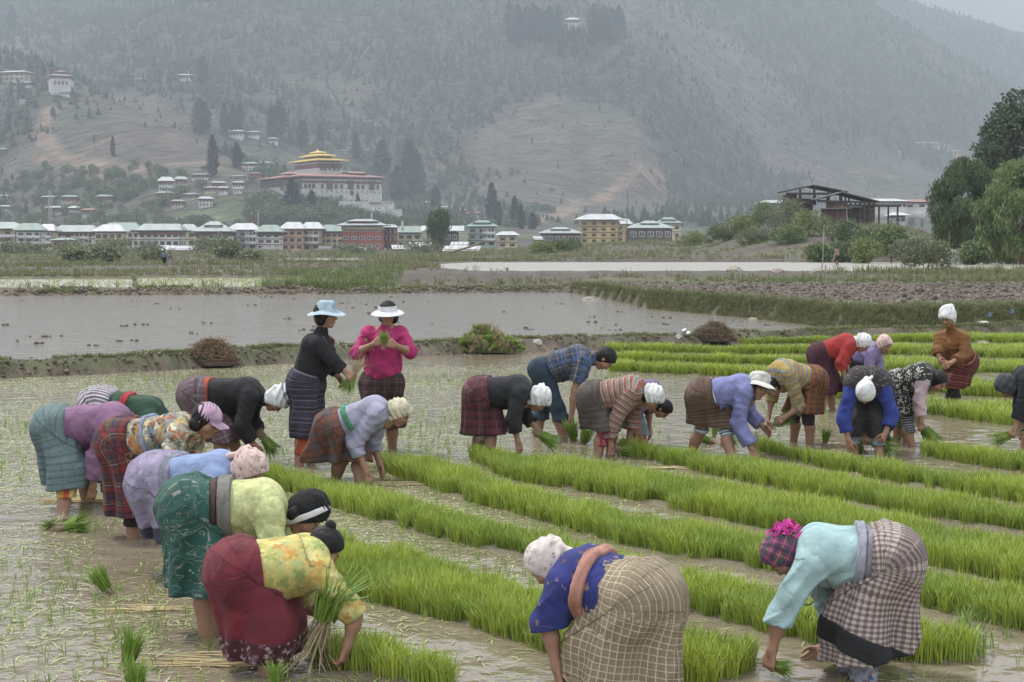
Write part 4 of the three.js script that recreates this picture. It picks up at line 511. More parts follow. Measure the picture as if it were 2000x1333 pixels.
{
  // the burnt timber farmhouse: open roof frames over dark walls
  const D = 238, k = D / FPX, base = P(1630, 445, D), root = thing('timber_ruin', 'dark weathered timber farmhouse with open roof frames and missing walls', 'ruin', base), X = (p) => (p - 1630) * k, Y = (p) => (445 - p) * k;
  const dk = std({ color: C(0.045, 0.038, 0.034), roughness: 0.9 }), rust = [paint([0.13, 0.075, 0.05]), paint([0.17, 0.10, 0.07]), paint([0.10, 0.065, 0.048])], slate = std({ color: C(0.13, 0.125, 0.12), roughness: 0.85 });
  const beam = (x0, y0, x1, y1, z, w, nm = 'beam', mat = dk, dz = 0.25) => { const L = Math.hypot(x1 - x0, y1 - y0) * k, m = bx(nm, L, w, dz, X((x0 + x1) / 2), Y((y0 + y1) / 2), z, mat, root); m.rotation.z = -Math.atan2(y1 - y0, x1 - x0); return m; };
  const gab = (xl, yl, xr, yr, xt, yt, z0, z1, n) => { for (let i = 0; i <= n; i++) { const z = lerp(z0, z1, i / n); beam(xl, yl, xt, yt, z, 0.16, 'rafter'); beam(xt, yt, xr, yr, z, 0.16, 'rafter'); } for (const [a, b, c, d] of [[xl, yl, xt, yt], [xt, yt, xr, yr]]) { const m = beam(a, b - 1.2, c, d - 1.2, (z0 + z1) / 2, 0.12, 'roof_plane', slate, z1 - z0 + 0.8); void m; } };
  gab(1536, 374, 1660, 375, 1593, 362, -8, -2, 3); for (const x of [1547, 1568, 1596, 1623, 1648]) beam(x, 378, x, 400, -2.2, 0.42, 'post'); beam(1540, 378, 1655, 378, -2.1, 0.3); beam(1596, 363, 1596, 380, -2.3, 0.3, 'king_post'); beam(1623, 368, 1623, 380, -2.3, 0.22, 'king_post'); beam(1568, 368, 1568, 380, -2.3, 0.22, 'king_post');
  gab(1586, 392, 1709, 396, 1637, 378, -3, 2.5, 3); for (const x of [1612, 1637, 1645, 1652, 1675]) beam(x, 384 + Math.abs(x - 1637) * 0.2, x, 397, 2.2, 0.2, 'king_post'); beam(1590, 394, 1705, 397, 2.3, 0.26);
  bx('wall', 19 * k, 62 * k, 4, X(1553), Y(410), -4.6, rust[0], root); bx('wall', 36 * k, 30 * k, 3, X(1580), Y(402), -5.5, W.mudwall, root); beam(1561, 392, 1598, 398, -3.4, 0.12, 'lean_to_roof', slate, 2.2);
  bx('wall', 34 * k, 30 * k, 3, X(1634), Y(408), 0.2, W.mudwall, root); bx('wall', 52 * k, 44 * k, 3.4, X(1676), Y(423), 0.0, W.mudwall, root); bx('window', 5 * k, 8 * k, 0.3, X(1621), Y(401), 1.75, dk, root); bx('window', 7 * k, 9 * k, 0.3, X(1582), Y(408), -3.9, dk, root);
  for (let i = 0; i < 15; i++) bx('plank', 3.5 * k, (30 + rr(-2, 2)) * k, 0.1, X(1600 + i * 3.5), Y(424 + rr(-0.6, 0.6)), 2.2 + rr(-0.03, 0.03), rust[(rnd() * 3) | 0], root);
  beam(1597, 409, 1655, 408, 2.5, 0.16, 'lean_to_roof', slate, 1.8); beam(1650, 405, 1675, 406, 2.6, 0.14, 'lean_to_roof', slate, 1.6);
  for (let i = 0; i < 6; i++) beam(1655 + i * 9, 398, 1655 + i * 9, 442, 2.1 + (i % 2) * 0.2, i % 2 ? 0.22 : 0.36, 'post'); for (const y of [402, 412, 424, 436]) beam(1652, y, 1702, y, 2.2, 0.2);
  beam(1700, 401, 1755, 401, 0.5, 0.2, 'lean_to_roof', slate, 3.5); beam(1702, 404, 1752, 404, 2.0, 0.18); for (const x of [1712, 1730, 1748]) beam(x, 402, x, 440, 1.6, 0.2, 'post'); beam(1593, 362, 1593, 352, -5, 0.07, 'pole', W.paleFrame, 0.07); beam(1647, 378, 1647, 364, 0, 0.06, 'pole', W.paleFrame, 0.06); beam(1644, 408, 1646, 442, 3.4, 0.1, 'pole', W.stone, 0.1);
  // masts and poles
  const mast = (px, y0, y1, Dm, w, label, name, mats) => { const kk = Dm / FPX, r = thing(name, label, 'mast', P(px, y1, Dm)), h = (y1 - y0) * kk; for (const [a, b] of [[-1, -1], [1, -1], [1, 1], [-1, 1]]) bx('leg', w * 0.16, h, w * 0.16, a * w / 2, h / 2, b * w / 2, mats[0], r); const n = Math.max(3, Math.round(h / w / 1.4)); for (let i = 0; i < n; i++) { const m = bx('brace', w * 1.3, w * 0.12, w * 0.1, 0, (i + 0.5) * h / n, w / 2, mats[i % mats.length], r); m.rotation.z = (i % 2 ? 1 : -1) * 0.7; } };
  mast(492, 412, 450, 700, 1.6, 'red and white lattice phone mast above the town roofs', 'lattice_mast', [W.band, W.paleFrame]); mast(98, 372, 445, 720, 1.0, 'thin grey lattice mast above the left houses', 'lattice_mast', [W.grey]);
  const pole = (px, y0, y1, Dm, r, label, lean = 0, mat = W.mudwall) => { const kk = Dm / FPX, h = (y1 - y0) * kk, g = new THREE.CylinderGeometry(r * 0.7, r, h, 8).translate(0, h / 2, 0), m = part('pole', g, mat); m.position.copy(P(px, y1, Dm)); m.rotation.z = lean; tag(m, label, 'pole', 'poles'); };
  pole(1223, 372, 480, 560, 0.16, 'tall thin wooden pole in front of the yellow block', -0.03); pole(504, 411, 449, 690, 0.18, 'pale pole beside the phone mast', 0, W.paleFrame); pole(726, 416, 428, 585, 0.25, 'white flag pole on the red building roof', 0, W.paleFrame); pole(786, 432, 450, 620, 0.5, 'white pillar right of the red building', 0, W.paleFrame); pole(78, 428, 446, 640, 0.15, 'pole above the second left house', 0, W.paleFrame);
  pole(240, 470, 500, 400, 0.12, 'slim pole standing in the scrub', 0, W.paleFrame); pole(1606, 440, 543, 82, 0.022, 'thin bamboo pole stuck in the bank', -0.03, W.khaki); pole(1838, 480, 520, 110, 0.03, 'bare thin stalk above the weed clump'); pole(1855, 450, 540, 100, 0.03, 'second thin bare stalk by the weed clump', 0.02);
  const fp = part('fallen_pole', new THREE.CylinderGeometry(0.16, 0.22, 11, 8), W.mudwall); fp.position.copy(P(885, 492, 300)); fp.rotation.z = -1.28; tag(fp, 'fallen tree trunk propped above the field by the small willow', 'log');
  const sf = thing('stick_fence', 'broken field fence of rough leaning sticks left of the man with a hoe', 'fence', gAt(1548, 150)); for (let i = 0; i < 10; i++) { const m = bx('stick', 0.07, 1.1 + rr(-0.3, 0.3), 0.07, (i - 4.5) * 0.14 + rr(-0.05, 0.05), 0.5, rr(-0.1, 0.1), W.stone, sf); m.rotation.z = rr(-0.12, 0.12); } bx('rail', 1.4, 0.05, 0.05, 0, 0.6, 0.1, W.stone, sf);
  for (const [px, py, s, D1, l] of [[1155, 549, 0.30, 62, 'pale boulder where the pond bank begins'], [1475, 600, 0.24, 45, 'pale boulder sitting on the pond bank'], [960, 555, 0.20, 68, 'flat stone on the far bank'], [1015, 552, 0.2, 69, 'grey stone right of the flat one'], [1600, 546, 0.34, 80, 'stone at the foot of the bamboo pole'], [1518, 543, 0.3, 82, 'stone left of the bamboo pole'], [1435, 538, 0.36, 84, 'brown stone on the ridge of the ploughed field'], [660, 529, 0.4, 105, 'white stone beyond the yellow weeds'], [320, 543, 0.35, 92, 'pale stone on the path between the two small flooded fields'], [215, 562, 0.25, 70, 'small pale stone on the left bank'], [1920, 638, 0.28, 36, 'pale flat stone on the bund at the right']]) { const g = new THREE.IcosahedronGeometry(s, 3), p = g.attributes.position; for (let i = 0; i < p.count; i++) { const v = V(p.getX(i), p.getY(i), p.getZ(i)), n = 1 + 0.35 * fbm(v.x * 2.4 / s + px, v.y * 2.4 / s, v.z * 2.4 / s, 3); p.setXYZ(i, v.x * n * 1.2, v.y * n * 0.65, v.z * n); } g.computeVertexNormals(); const m = part('boulder', g, paint([0.27, 0.24, 0.20])); const at = gAt(px, D1); m.position.copy(at).add(V(0, s * 0.25, 0)); tag(m, l, 'rock', 'stones on the banks'); }
}
// ---------- soft bodies: distance fields meshed with surface nets ----------
const cap = (a, b, ra, rb = ra, o = {}) => ({ a, b, ra, rb, ...o });
const ell = (c, r, o = {}) => ({ c, r, ...o });
function fieldMesh(prims, { cell = 0.012, k = 0.03, cuts = [], disp, inflate = 0 } = {}) {
  const lo = V(1e9, 1e9, 1e9), hi = V(-1e9, -1e9, -1e9), box = (p) => p.c ? [p.c.clone().sub(V(...p.r)), p.c.clone().add(V(...p.r))] : [V(Math.min(p.a.x - p.ra, p.b.x - p.rb), Math.min(p.a.y - p.ra, p.b.y - p.rb), Math.min(p.a.z - p.ra, p.b.z - p.rb)), V(Math.max(p.a.x + p.ra, p.b.x + p.rb), Math.max(p.a.y + p.ra, p.b.y + p.rb), Math.max(p.a.z + p.ra, p.b.z + p.rb))];
  for (const p of prims) if (!p.sub) { const [l, h] = box(p); lo.min(l); hi.max(h); }
  const pad = inflate + k * 0.35 + cell * 2.5 + (disp ? 0.02 : 0); lo.subScalar(pad); hi.addScalar(pad);
  const nx = Math.ceil((hi.x - lo.x) / cell) + 1, ny = Math.ceil((hi.y - lo.y) / cell) + 1, nz = Math.ceil((hi.z - lo.z) / cell) + 1, F = new Float32Array(nx * ny * nz).fill(1);
  for (const p of prims) {
    const [l, h] = box(p), kk = p.k ?? k, m = kk + inflate + cell * 3 + (disp ? 0.03 : 0), i0 = Math.max(0, Math.floor((l.x - m - lo.x) / cell)), i1 = Math.min(nx - 1, Math.ceil((h.x + m - lo.x) / cell)), j0 = Math.max(0, Math.floor((l.y - m - lo.y) / cell)), j1 = Math.min(ny - 1, Math.ceil((h.y + m - lo.y) / cell)), k0 = Math.max(0, Math.floor((l.z - m - lo.z) / cell)), k1 = Math.min(nz - 1, Math.ceil((h.z + m - lo.z) / cell));
    let ax, ay, az, dx, dy, dz, L2; if (!p.c) { ax = p.a.x; ay = p.a.y; az = p.a.z; dx = p.b.x - ax; dy = p.b.y - ay; dz = p.b.z - az; L2 = dx * dx + dy * dy + dz * dz + 1e-12; }
    for (let z = k0; z <= k1; z++) for (let y = j0; y <= j1; y++) for (let x = i0; x <= i1; x++) {
      const X = lo.x + x * cell, Y = lo.y + y * cell, Z = lo.z + z * cell; let d;
      if (p.c) { const ex = (X - p.c.x) / p.r[0], ey = (Y - p.c.y) / p.r[1], ez = (Z - p.c.z) / p.r[2], a = Math.sqrt(ex * ex + ey * ey + ez * ez), b = Math.sqrt((ex / p.r[0]) ** 2 + (ey / p.r[1]) ** 2 + (ez / p.r[2]) ** 2); d = b > 1e-9 ? a * (a - 1) / b : -Math.min(...p.r); }
      else { let t = ((X - ax) * dx + (Y - ay) * dy + (Z - az) * dz) / L2; t = t < 0 ? 0 : t > 1 ? 1 : t; const ux = X - ax - dx * t, uy = Y - ay - dy * t, uz = Z - az - dz * t; d = Math.sqrt(ux * ux + uy * uy + uz * uz) - (p.ra + (p.rb - p.ra) * t); }
      const o = (z * ny + y) * nx + x, f = F[o];
      if (p.sub) { F[o] = Math.max(f, -d); continue; }
      const hh = kk - Math.abs(f - d); F[o] = Math.min(f, d) - (hh > 0 ? hh * hh / (4 * kk) : 0);
    }
  }
  if (inflate || disp || cuts.length) for (let z = 0, o = 0; z < nz; z++) for (let y = 0; y < ny; y++) for (let x = 0; x < nx; x++, o++) {
    let f = F[o] - inflate; if (f > 0.09 || f < -0.09) { if (f > 0) { F[o] = f; continue; } }
    const X = lo.x + x * cell, Y = lo.y + y * cell, Z = lo.z + z * cell;
    if (disp && f < 0.06 && f > -0.06) f += disp(X, Y, Z);
    for (const c of cuts) { const e = (X - c.p.x) * c.n.x + (Y - c.p.y) * c.n.y + (Z - c.p.z) * c.n.z + (c.f ? c.f(X, Y, Z) : 0); if (e > f) f = e; }
    F[o] = f;
  }
  const vi = new Int32Array(nx * ny * nz).fill(-1), pos = [], idx = [], sx = 1, sy = nx, sz = nx * ny, co = [0, sx, sy, sx + sy, sz, sz + sx, sz + sy, sz + sx + sy], E = [[0, 1], [2, 3], [4, 5], [6, 7], [0, 2], [1, 3], [4, 6], [5, 7], [0, 4], [1, 5], [2, 6], [3, 7]];
  for (let z = 0; z < nz - 1; z++) for (let y = 0; y < ny - 1; y++) for (let x = 0; x < nx - 1; x++) {
    const o = (z * ny + y) * nx + x; let m = 0; for (let i = 0; i < 8; i++) if (F[o + co[i]] < 0) m++; if (m === 0 || m === 8) continue;
    let px = 0, py = 0, pz = 0, n = 0;
    for (const [a, b] of E) { const fa = F[o + co[a]], fb = F[o + co[b]]; if ((fa < 0) === (fb < 0)) continue; const t = fa / (fa - fb); px += lerp(a & 1, b & 1, t); py += lerp((a >> 1) & 1, (b >> 1) & 1, t); pz += lerp(a >> 2, b >> 2, t); n++; }
    vi[o] = pos.length / 3; pos.push(lo.x + (x + px / n) * cell, lo.y + (y + py / n) * cell, lo.z + (z + pz / n) * cell);
  }
  const quad = (a, b, c, d, flip) => { if (a < 0 || b < 0 || c < 0 || d < 0) return; if (flip) idx.push(a, c, b, a, d, c); else idx.push(a, b, c, a, c, d); };
  for (let z = 1; z < nz - 1; z++) for (let y = 1; y < ny - 1; y++) for (let x = 1; x < nx - 1; x++) {
    const o = (z * ny + y) * nx + x, f = F[o] < 0;
    if (f !== F[o + sx] < 0) quad(vi[o], vi[o - sy], vi[o - sy - sz], vi[o - sz], f);
    if (f !== F[o + sy] < 0) quad(vi[o], vi[o - sz], vi[o - sz - sx], vi[o - sx], f);
    if (f !== F[o + sz] < 0) quad(vi[o], vi[o - sx], vi[o - sx - sy], vi[o - sy], f);
  }
  const g = new THREE.BufferGeometry(); g.setAttribute('position', new THREE.Float32BufferAttribute(pos, 3)); g.setIndex(idx);
  g.computeVertexNormals(); return g;
}
// cloth uv in metres: along an axis and round it; a pattern of tile s closes round the limb
function clothUV(g, axes, s) {
  const p = g.attributes.position, nn = g.attributes.normal, ix = g.index.array, nt = ix.length / 3, P3 = new Float32Array(nt * 9), N3 = new Float32Array(nt * 9), U = new Float32Array(nt * 6);
  for (const a of axes) { a.len = [0]; a.fr = []; for (let i = 1; i < a.pts.length; i++) { const t = V().subVectors(a.pts[i], a.pts[i - 1]); a.len.push(a.len[i - 1] + t.length()); t.normalize(); const e1 = a.ref.clone().addScaledVector(t, -a.ref.dot(t)).normalize(); a.fr.push([t, e1, V().crossVectors(t, e1)]); }
    if (a.out) { const off = a.pts.map((p, i) => { const t = V().subVectors(a.pts[Math.min(i + 1, a.pts.length - 1)], a.pts[Math.max(i - 1, 0)]).normalize(), b = V().crossVectors(t, a.side).normalize(); return b; }); if (off[2].dot(a.dors) < 0) off.forEach((b) => b.negate()); const q = a.pts.map((p, i) => p.clone().addScaledVector(off[i], a.out)); a.vlen = [0]; for (let i = 1; i < q.length; i++) a.vlen.push(a.vlen[i - 1] + q[i].distanceTo(q[i - 1])); } a.circ = Math.max(1, Math.round(2 * Math.PI * a.r / s)) * s; }
  const q = V(), find = (a, v) => { let best = 1e9, r = null; for (let i = 1; i < a.pts.length; i++) { const A = a.pts[i - 1], [t] = a.fr[i - 1], L = a.len[i] - a.len[i - 1]; q.subVectors(v, A); const raw = q.dot(t), h = clamp(raw, i === 1 ? -9 : 0, i === a.pts.length - 1 ? 9 : L); q.addScaledVector(t, -clamp(raw, 0, L)); const d = q.length(); if (d < best) { best = d; const [, e1, e2] = a.fr[i - 1]; r = [Math.atan2(q.dot(e2), q.dot(e1)) / (2 * Math.PI) * a.circ, a.vlen ? a.vlen[i - 1] + h * (raw < 0 || raw > L ? 1 : (a.vlen[i] - a.vlen[i - 1]) / L) : a.len[i - 1] + h, d]; } } return r; };
  const v = [V(), V(), V()];
  for (let t = 0; t < nt; t++) {
    for (let c = 0; c < 3; c++) { const i = ix[t * 3 + c]; v[c].fromBufferAttribute(p, i); P3.set([v[c].x, v[c].y, v[c].z], t * 9 + c * 3); N3.set([nn.getX(i), nn.getY(i), nn.getZ(i)], t * 9 + c * 3); }
    let ax = axes[0]; if (axes.length > 1) { let b = 1e9; for (const a of axes) { const d = find(a, v[0])[2] - a.r; if (d < b) { b = d; ax = a; } } }
    const r = v.map((x) => find(ax, x)); for (let c = 1; c < 3; c++) { if (r[c][0] - r[0][0] > ax.circ / 2) r[c][0] -= ax.circ; else if (r[0][0] - r[c][0] > ax.circ / 2) r[c][0] += ax.circ; }
    for (let c = 0; c < 3; c++) { U[t * 6 + c * 2] = r[c][0]; U[t * 6 + c * 2 + 1] = r[c][1]; }
  }
  const o = new THREE.BufferGeometry(); o.setAttribute('position', new THREE.BufferAttribute(P3, 3)); o.setAttribute('normal', new THREE.BufferAttribute(N3, 3)); o.setAttribute('uv', new THREE.BufferAttribute(U, 2)); return o;
}
const curvePts = (pts, n = 18) => new THREE.CatmullRomCurve3(pts, false, 'centripetal').getPoints(n);
// ---------- fabrics ----------
const toS = (c) => [...c];
const clothBump = dataTex(512, (u, v) => { const w = pfbm(u, v, 3, 3, 17) * 0.12, a = 1 - Math.abs(pfbm(u + w, v, 3, 4, 31)) * 3, b = 1 - Math.abs(pfbm(u, v + w, 7, 3, 57)) * 3, n = 0.45 + 0.26 * Math.max(0, a) ** 2 + 0.12 * Math.max(0, b) + 0.25 * pfbm(u, v, 4, 3, 5) + 0.05 * (hash3((u * 512) | 0, (v * 512) | 0, 9) - 0.5); return [n, n, n]; }, false);
function fabric(tile, fn, o = {}) { const f = fn && dataTex(o.px || 256, (u, v) => { const c = fn(u, v), n = 1 + 0.16 * pfbm(u, v, 10, 4, 41) + (hash3((u * 997) | 0, (v * 997) | 0, 3) - 0.5) * 0.07; return [c[0] * n, c[1] * n, c[2] * n]; }); if (f) { f.repeat.set(1 / tile, 1 / tile); } const m = std({ map: f || null, roughness: 0.92, bumpMap: clothBumpRep, bumpScale: 0.022, ...o.mat }); m.userData.tile = tile; return m; }
const H = (h) => { const r = ((h >> 16) & 255) / 255, g = ((h >> 8) & 255) / 255, b = (h & 255) / 255, l = 0.3 * r + 0.59 * g + 0.11 * b; const k = 0.93; return [lerp(l, r, 0.80) * k, lerp(l, g, 0.80) * k, lerp(l, b, 0.80) * k]; };
const clothGrain = dataTex(256, (u, v) => { const n = 0.93 + 0.17 * pfbm(u, v, 6, 5, 41) + (hash3((u * 997) | 0, (v * 997) | 0, 3) - 0.5) * 0.08; return [n, n, n]; });
const clothGrainRep = rep(clothGrain, 0.5), clothBumpRep = rep(clothBump, 0.55);
const plain = (h) => { const m = std({ color: new THREE.Color().setRGB(...H(h), THREE.SRGBColorSpace), map: clothGrainRep, bumpMap: clothBumpRep, bumpScale: 0.022, roughness: 0.92 }); m.userData.tile = 0.5; return m; };
const mod1 = (x) => x - Math.floor(x), band = (x, a, b) => { x = mod1(x); return x >= a && x < b; };
const stripes = (tile, list, across) => fabric(tile, (u, v) => { const x = mod1(across ? u : v); let a = 0; for (const [w, h] of list) { a += w; if (x < a) return H(h); } return H(list[0][1]); });
const plaid = (tile, base, list) => fabric(tile, (u, v) => { let c = H(base); for (const [a, b, h, al] of list) { if (band(u, a, b)) c = mix3(c, H(h), al * ((((u + v) * 64) | 0) % 2 ? 1 : 0.75)); if (band(v, a, b)) c = mix3(c, H(h), al * ((((u - v + 2) * 64) | 0) % 2 ? 1 : 0.75)); } return c; });
const floral = (tile, base, cols, n, r0, r1, s = 1) => { const bl = []; let sd = s * 7919; const rn = () => { sd = (Math.imul(sd, 1664525) + 1013904223) | 0; return (sd >>> 0) / 4294967296; }; for (let i = 0; i < n; i++) bl.push([rn(), rn(), lerp(r0, r1, rn()) / tile, cols[(rn() * cols.length) | 0], rn() * 6.28, 3 + ((rn() * 3) | 0)]); return fabric(tile, (u, v) => { let c = H(base); for (const [x, y, r, h, a, k] of bl) { let dx = u - x, dy = v - y; dx -= Math.round(dx); dy -= Math.round(dy); const d = Math.hypot(dx, dy), th = Math.atan2(dy, dx); if (d < r * (0.72 + 0.28 * Math.cos(k * th + a))) c = mix3(c, H(h), 0.85); } return c; }); };
// ---------- head and hands, built once ----------
const skinOf = (x, y, z) => { let c = [1, 1, 1]; const ex = Math.abs(Math.abs(x) - 0.031), ey = y - 0.004; if (z > 0.05) { if (ex < 0.015 && Math.abs(ey) < 0.0065) c = [0.22, 0.18, 0.17]; else if (ex < 0.02 && Math.abs(y - 0.024) < 0.005) c = [0.30, 0.25, 0.24]; else if (Math.abs(x) < 0.022 && Math.abs(y + 0.060) < 0.0075) c = [0.86, 0.58, 0.58]; } return c; };
function withColor(g, f) { const p = g.attributes.position, c = new Float32Array(p.count * 3); for (let i = 0; i < p.count; i++) c.set(f(p.getX(i), p.getY(i), p.getZ(i)), i * 3); g.setAttribute('color', new THREE.BufferAttribute(c, 3)); return g; }
const headGeo = withColor(fieldMesh([ell(V(0, 0.03, -0.015), [0.074, 0.082, 0.094]), ell(V(0, -0.028, 0.022), [0.061, 0.082, 0.066]), cap(V(-0.012, -0.092, 0.048), V(0.012, -0.092, 0.048), 0.025), cap(V(-0.034, -0.022, 0.054), V(-0.038, -0.028, 0.048), 0.03), cap(V(0.034, -0.022, 0.054), V(0.038, -0.028, 0.048), 0.03), cap(V(-0.035, 0.02, 0.072), V(0.035, 0.02, 0.072), 0.012, 0.012, { k: 0.02 }), cap(V(0, 0.008, 0.084), V(0, -0.026, 0.098), 0.007, 0.011, { k: 0.012 }), cap(V(-0.010, -0.03, 0.090), V(0.010, -0.03, 0.090), 0.0085, 0.0085, { k: 0.008 }), cap(V(-0.018, -0.060, 0.080), V(0.018, -0.060, 0.080), 0.0085, 0.0085, { k: 0.008 }), ell(V(-0.076, -0.004, -0.008), [0.009, 0.030, 0.019], { k: 0.008 }), ell(V(0.076, -0.004, -0.008), [0.009, 0.030, 0.019], { k: 0.008 }), cap(V(0, -0.06, -0.025), V(0, -0.15, -0.05), 0.050, 0.052)], { cell: 0.0058, k: 0.022 }), skinOf);
function handGeo(curl, spread, mirror) {
  const pr = [cap(V(0, -0.03, 0), V(0, 0.01, 0), 0.024, 0.022)];
  [[-0.030, 0.062, 0.009], [-0.010, 0.074, 0.0098], [0.011, 0.072, 0.0096], [0.031, 0.056, 0.0086]].forEach(([x, L, r], i) => {
    let p = V(x * 0.95, 0.082 - Math.abs(i - 1.4) * 0.004, 0), a = curl * (0.55 + 0.12 * i), dx = (x / 0.03) * spread; pr.push(cap(V(x * 0.55, 0.012, 0), p, 0.0145, 0.0125, { k: 0.012 }));
    for (const f of [0.45, 0.32, 0.25]) { const q = p.clone().add(V(Math.sin(dx) * L * f, Math.cos(a) * L * f, Math.sin(a) * L * f)); pr.push(cap(p, q, r, r * 0.9, { k: 0.005 })); p = q; a += curl * 0.85; r *= 0.9; }
  });
  pr.push(cap(V(0.022, 0.022, 0.004), V(0.047, 0.050, 0.018), 0.0135, 0.0105, { k: 0.012 }), cap(V(0.047, 0.050, 0.018), V(0.054, 0.076, 0.030 + curl * 0.012), 0.0102, 0.0088, { k: 0.005 }), cap(V(0.054, 0.076, 0.030 + curl * 0.012), V(0.050, 0.096, 0.042 + curl * 0.012), 0.0088, 0.0074, { k: 0.004 }));
  if (mirror) for (const p of pr) { p.a = p.a.clone().setX(-p.a.x); p.b = p.b.clone().setX(-p.b.x); }
  return withColor(fieldMesh(pr, { cell: 0.0046, k: 0.01 }), () => [1, 1, 1]);
}
const HANDS = { relaxed: [handGeo(0.42, 0.10, false), handGeo(0.42, 0.10, true)], grip: [handGeo(1.05, 0.03, false), handGeo(1.05, 0.03, true)] };
// headwear, in the head's axes: y to the crown, z to the face
const fold = (a, n) => (x, y, z) => a * Math.sin((y * 0.9 + z * 0.75 + x * 0.25 + 0.03 * noise3(x * 14, y * 14, z * 14)) * n) + a * 0.6 * noise3(x * 26, y * 26, z * 26);
const headCut = (fy, fz, d) => ({ p: V(0, fy * d, fz * d), n: V(0, fy, fz) });
const skull = (g) => [ell(V(0, 0.03, -0.015), [0.074 + g, 0.082 + g, 0.094 + g]), ell(V(0, -0.02, -0.03), [0.062 + g, 0.075 + g, 0.066 + g])];
const uvd = (g, r = 0.1) => clothUV(g, [{ pts: [V(0, -0.2, 0), V(0, 0.2, 0)], r, ref: V(0, 0, 1) }], 0.5);
const lathe = (pts, n = 40) => new THREE.LatheGeometry(pts.map(([r, y]) => new THREE.Vector2(r, y)), n);
function wave(g, f) { const p = g.attributes.position; for (let i = 0; i < p.count; i++) { const v = V(p.getX(i), p.getY(i), p.getZ(i)); f(v); p.setXYZ(i, v.x, v.y, v.z); } g.computeVertexNormals(); return g; }
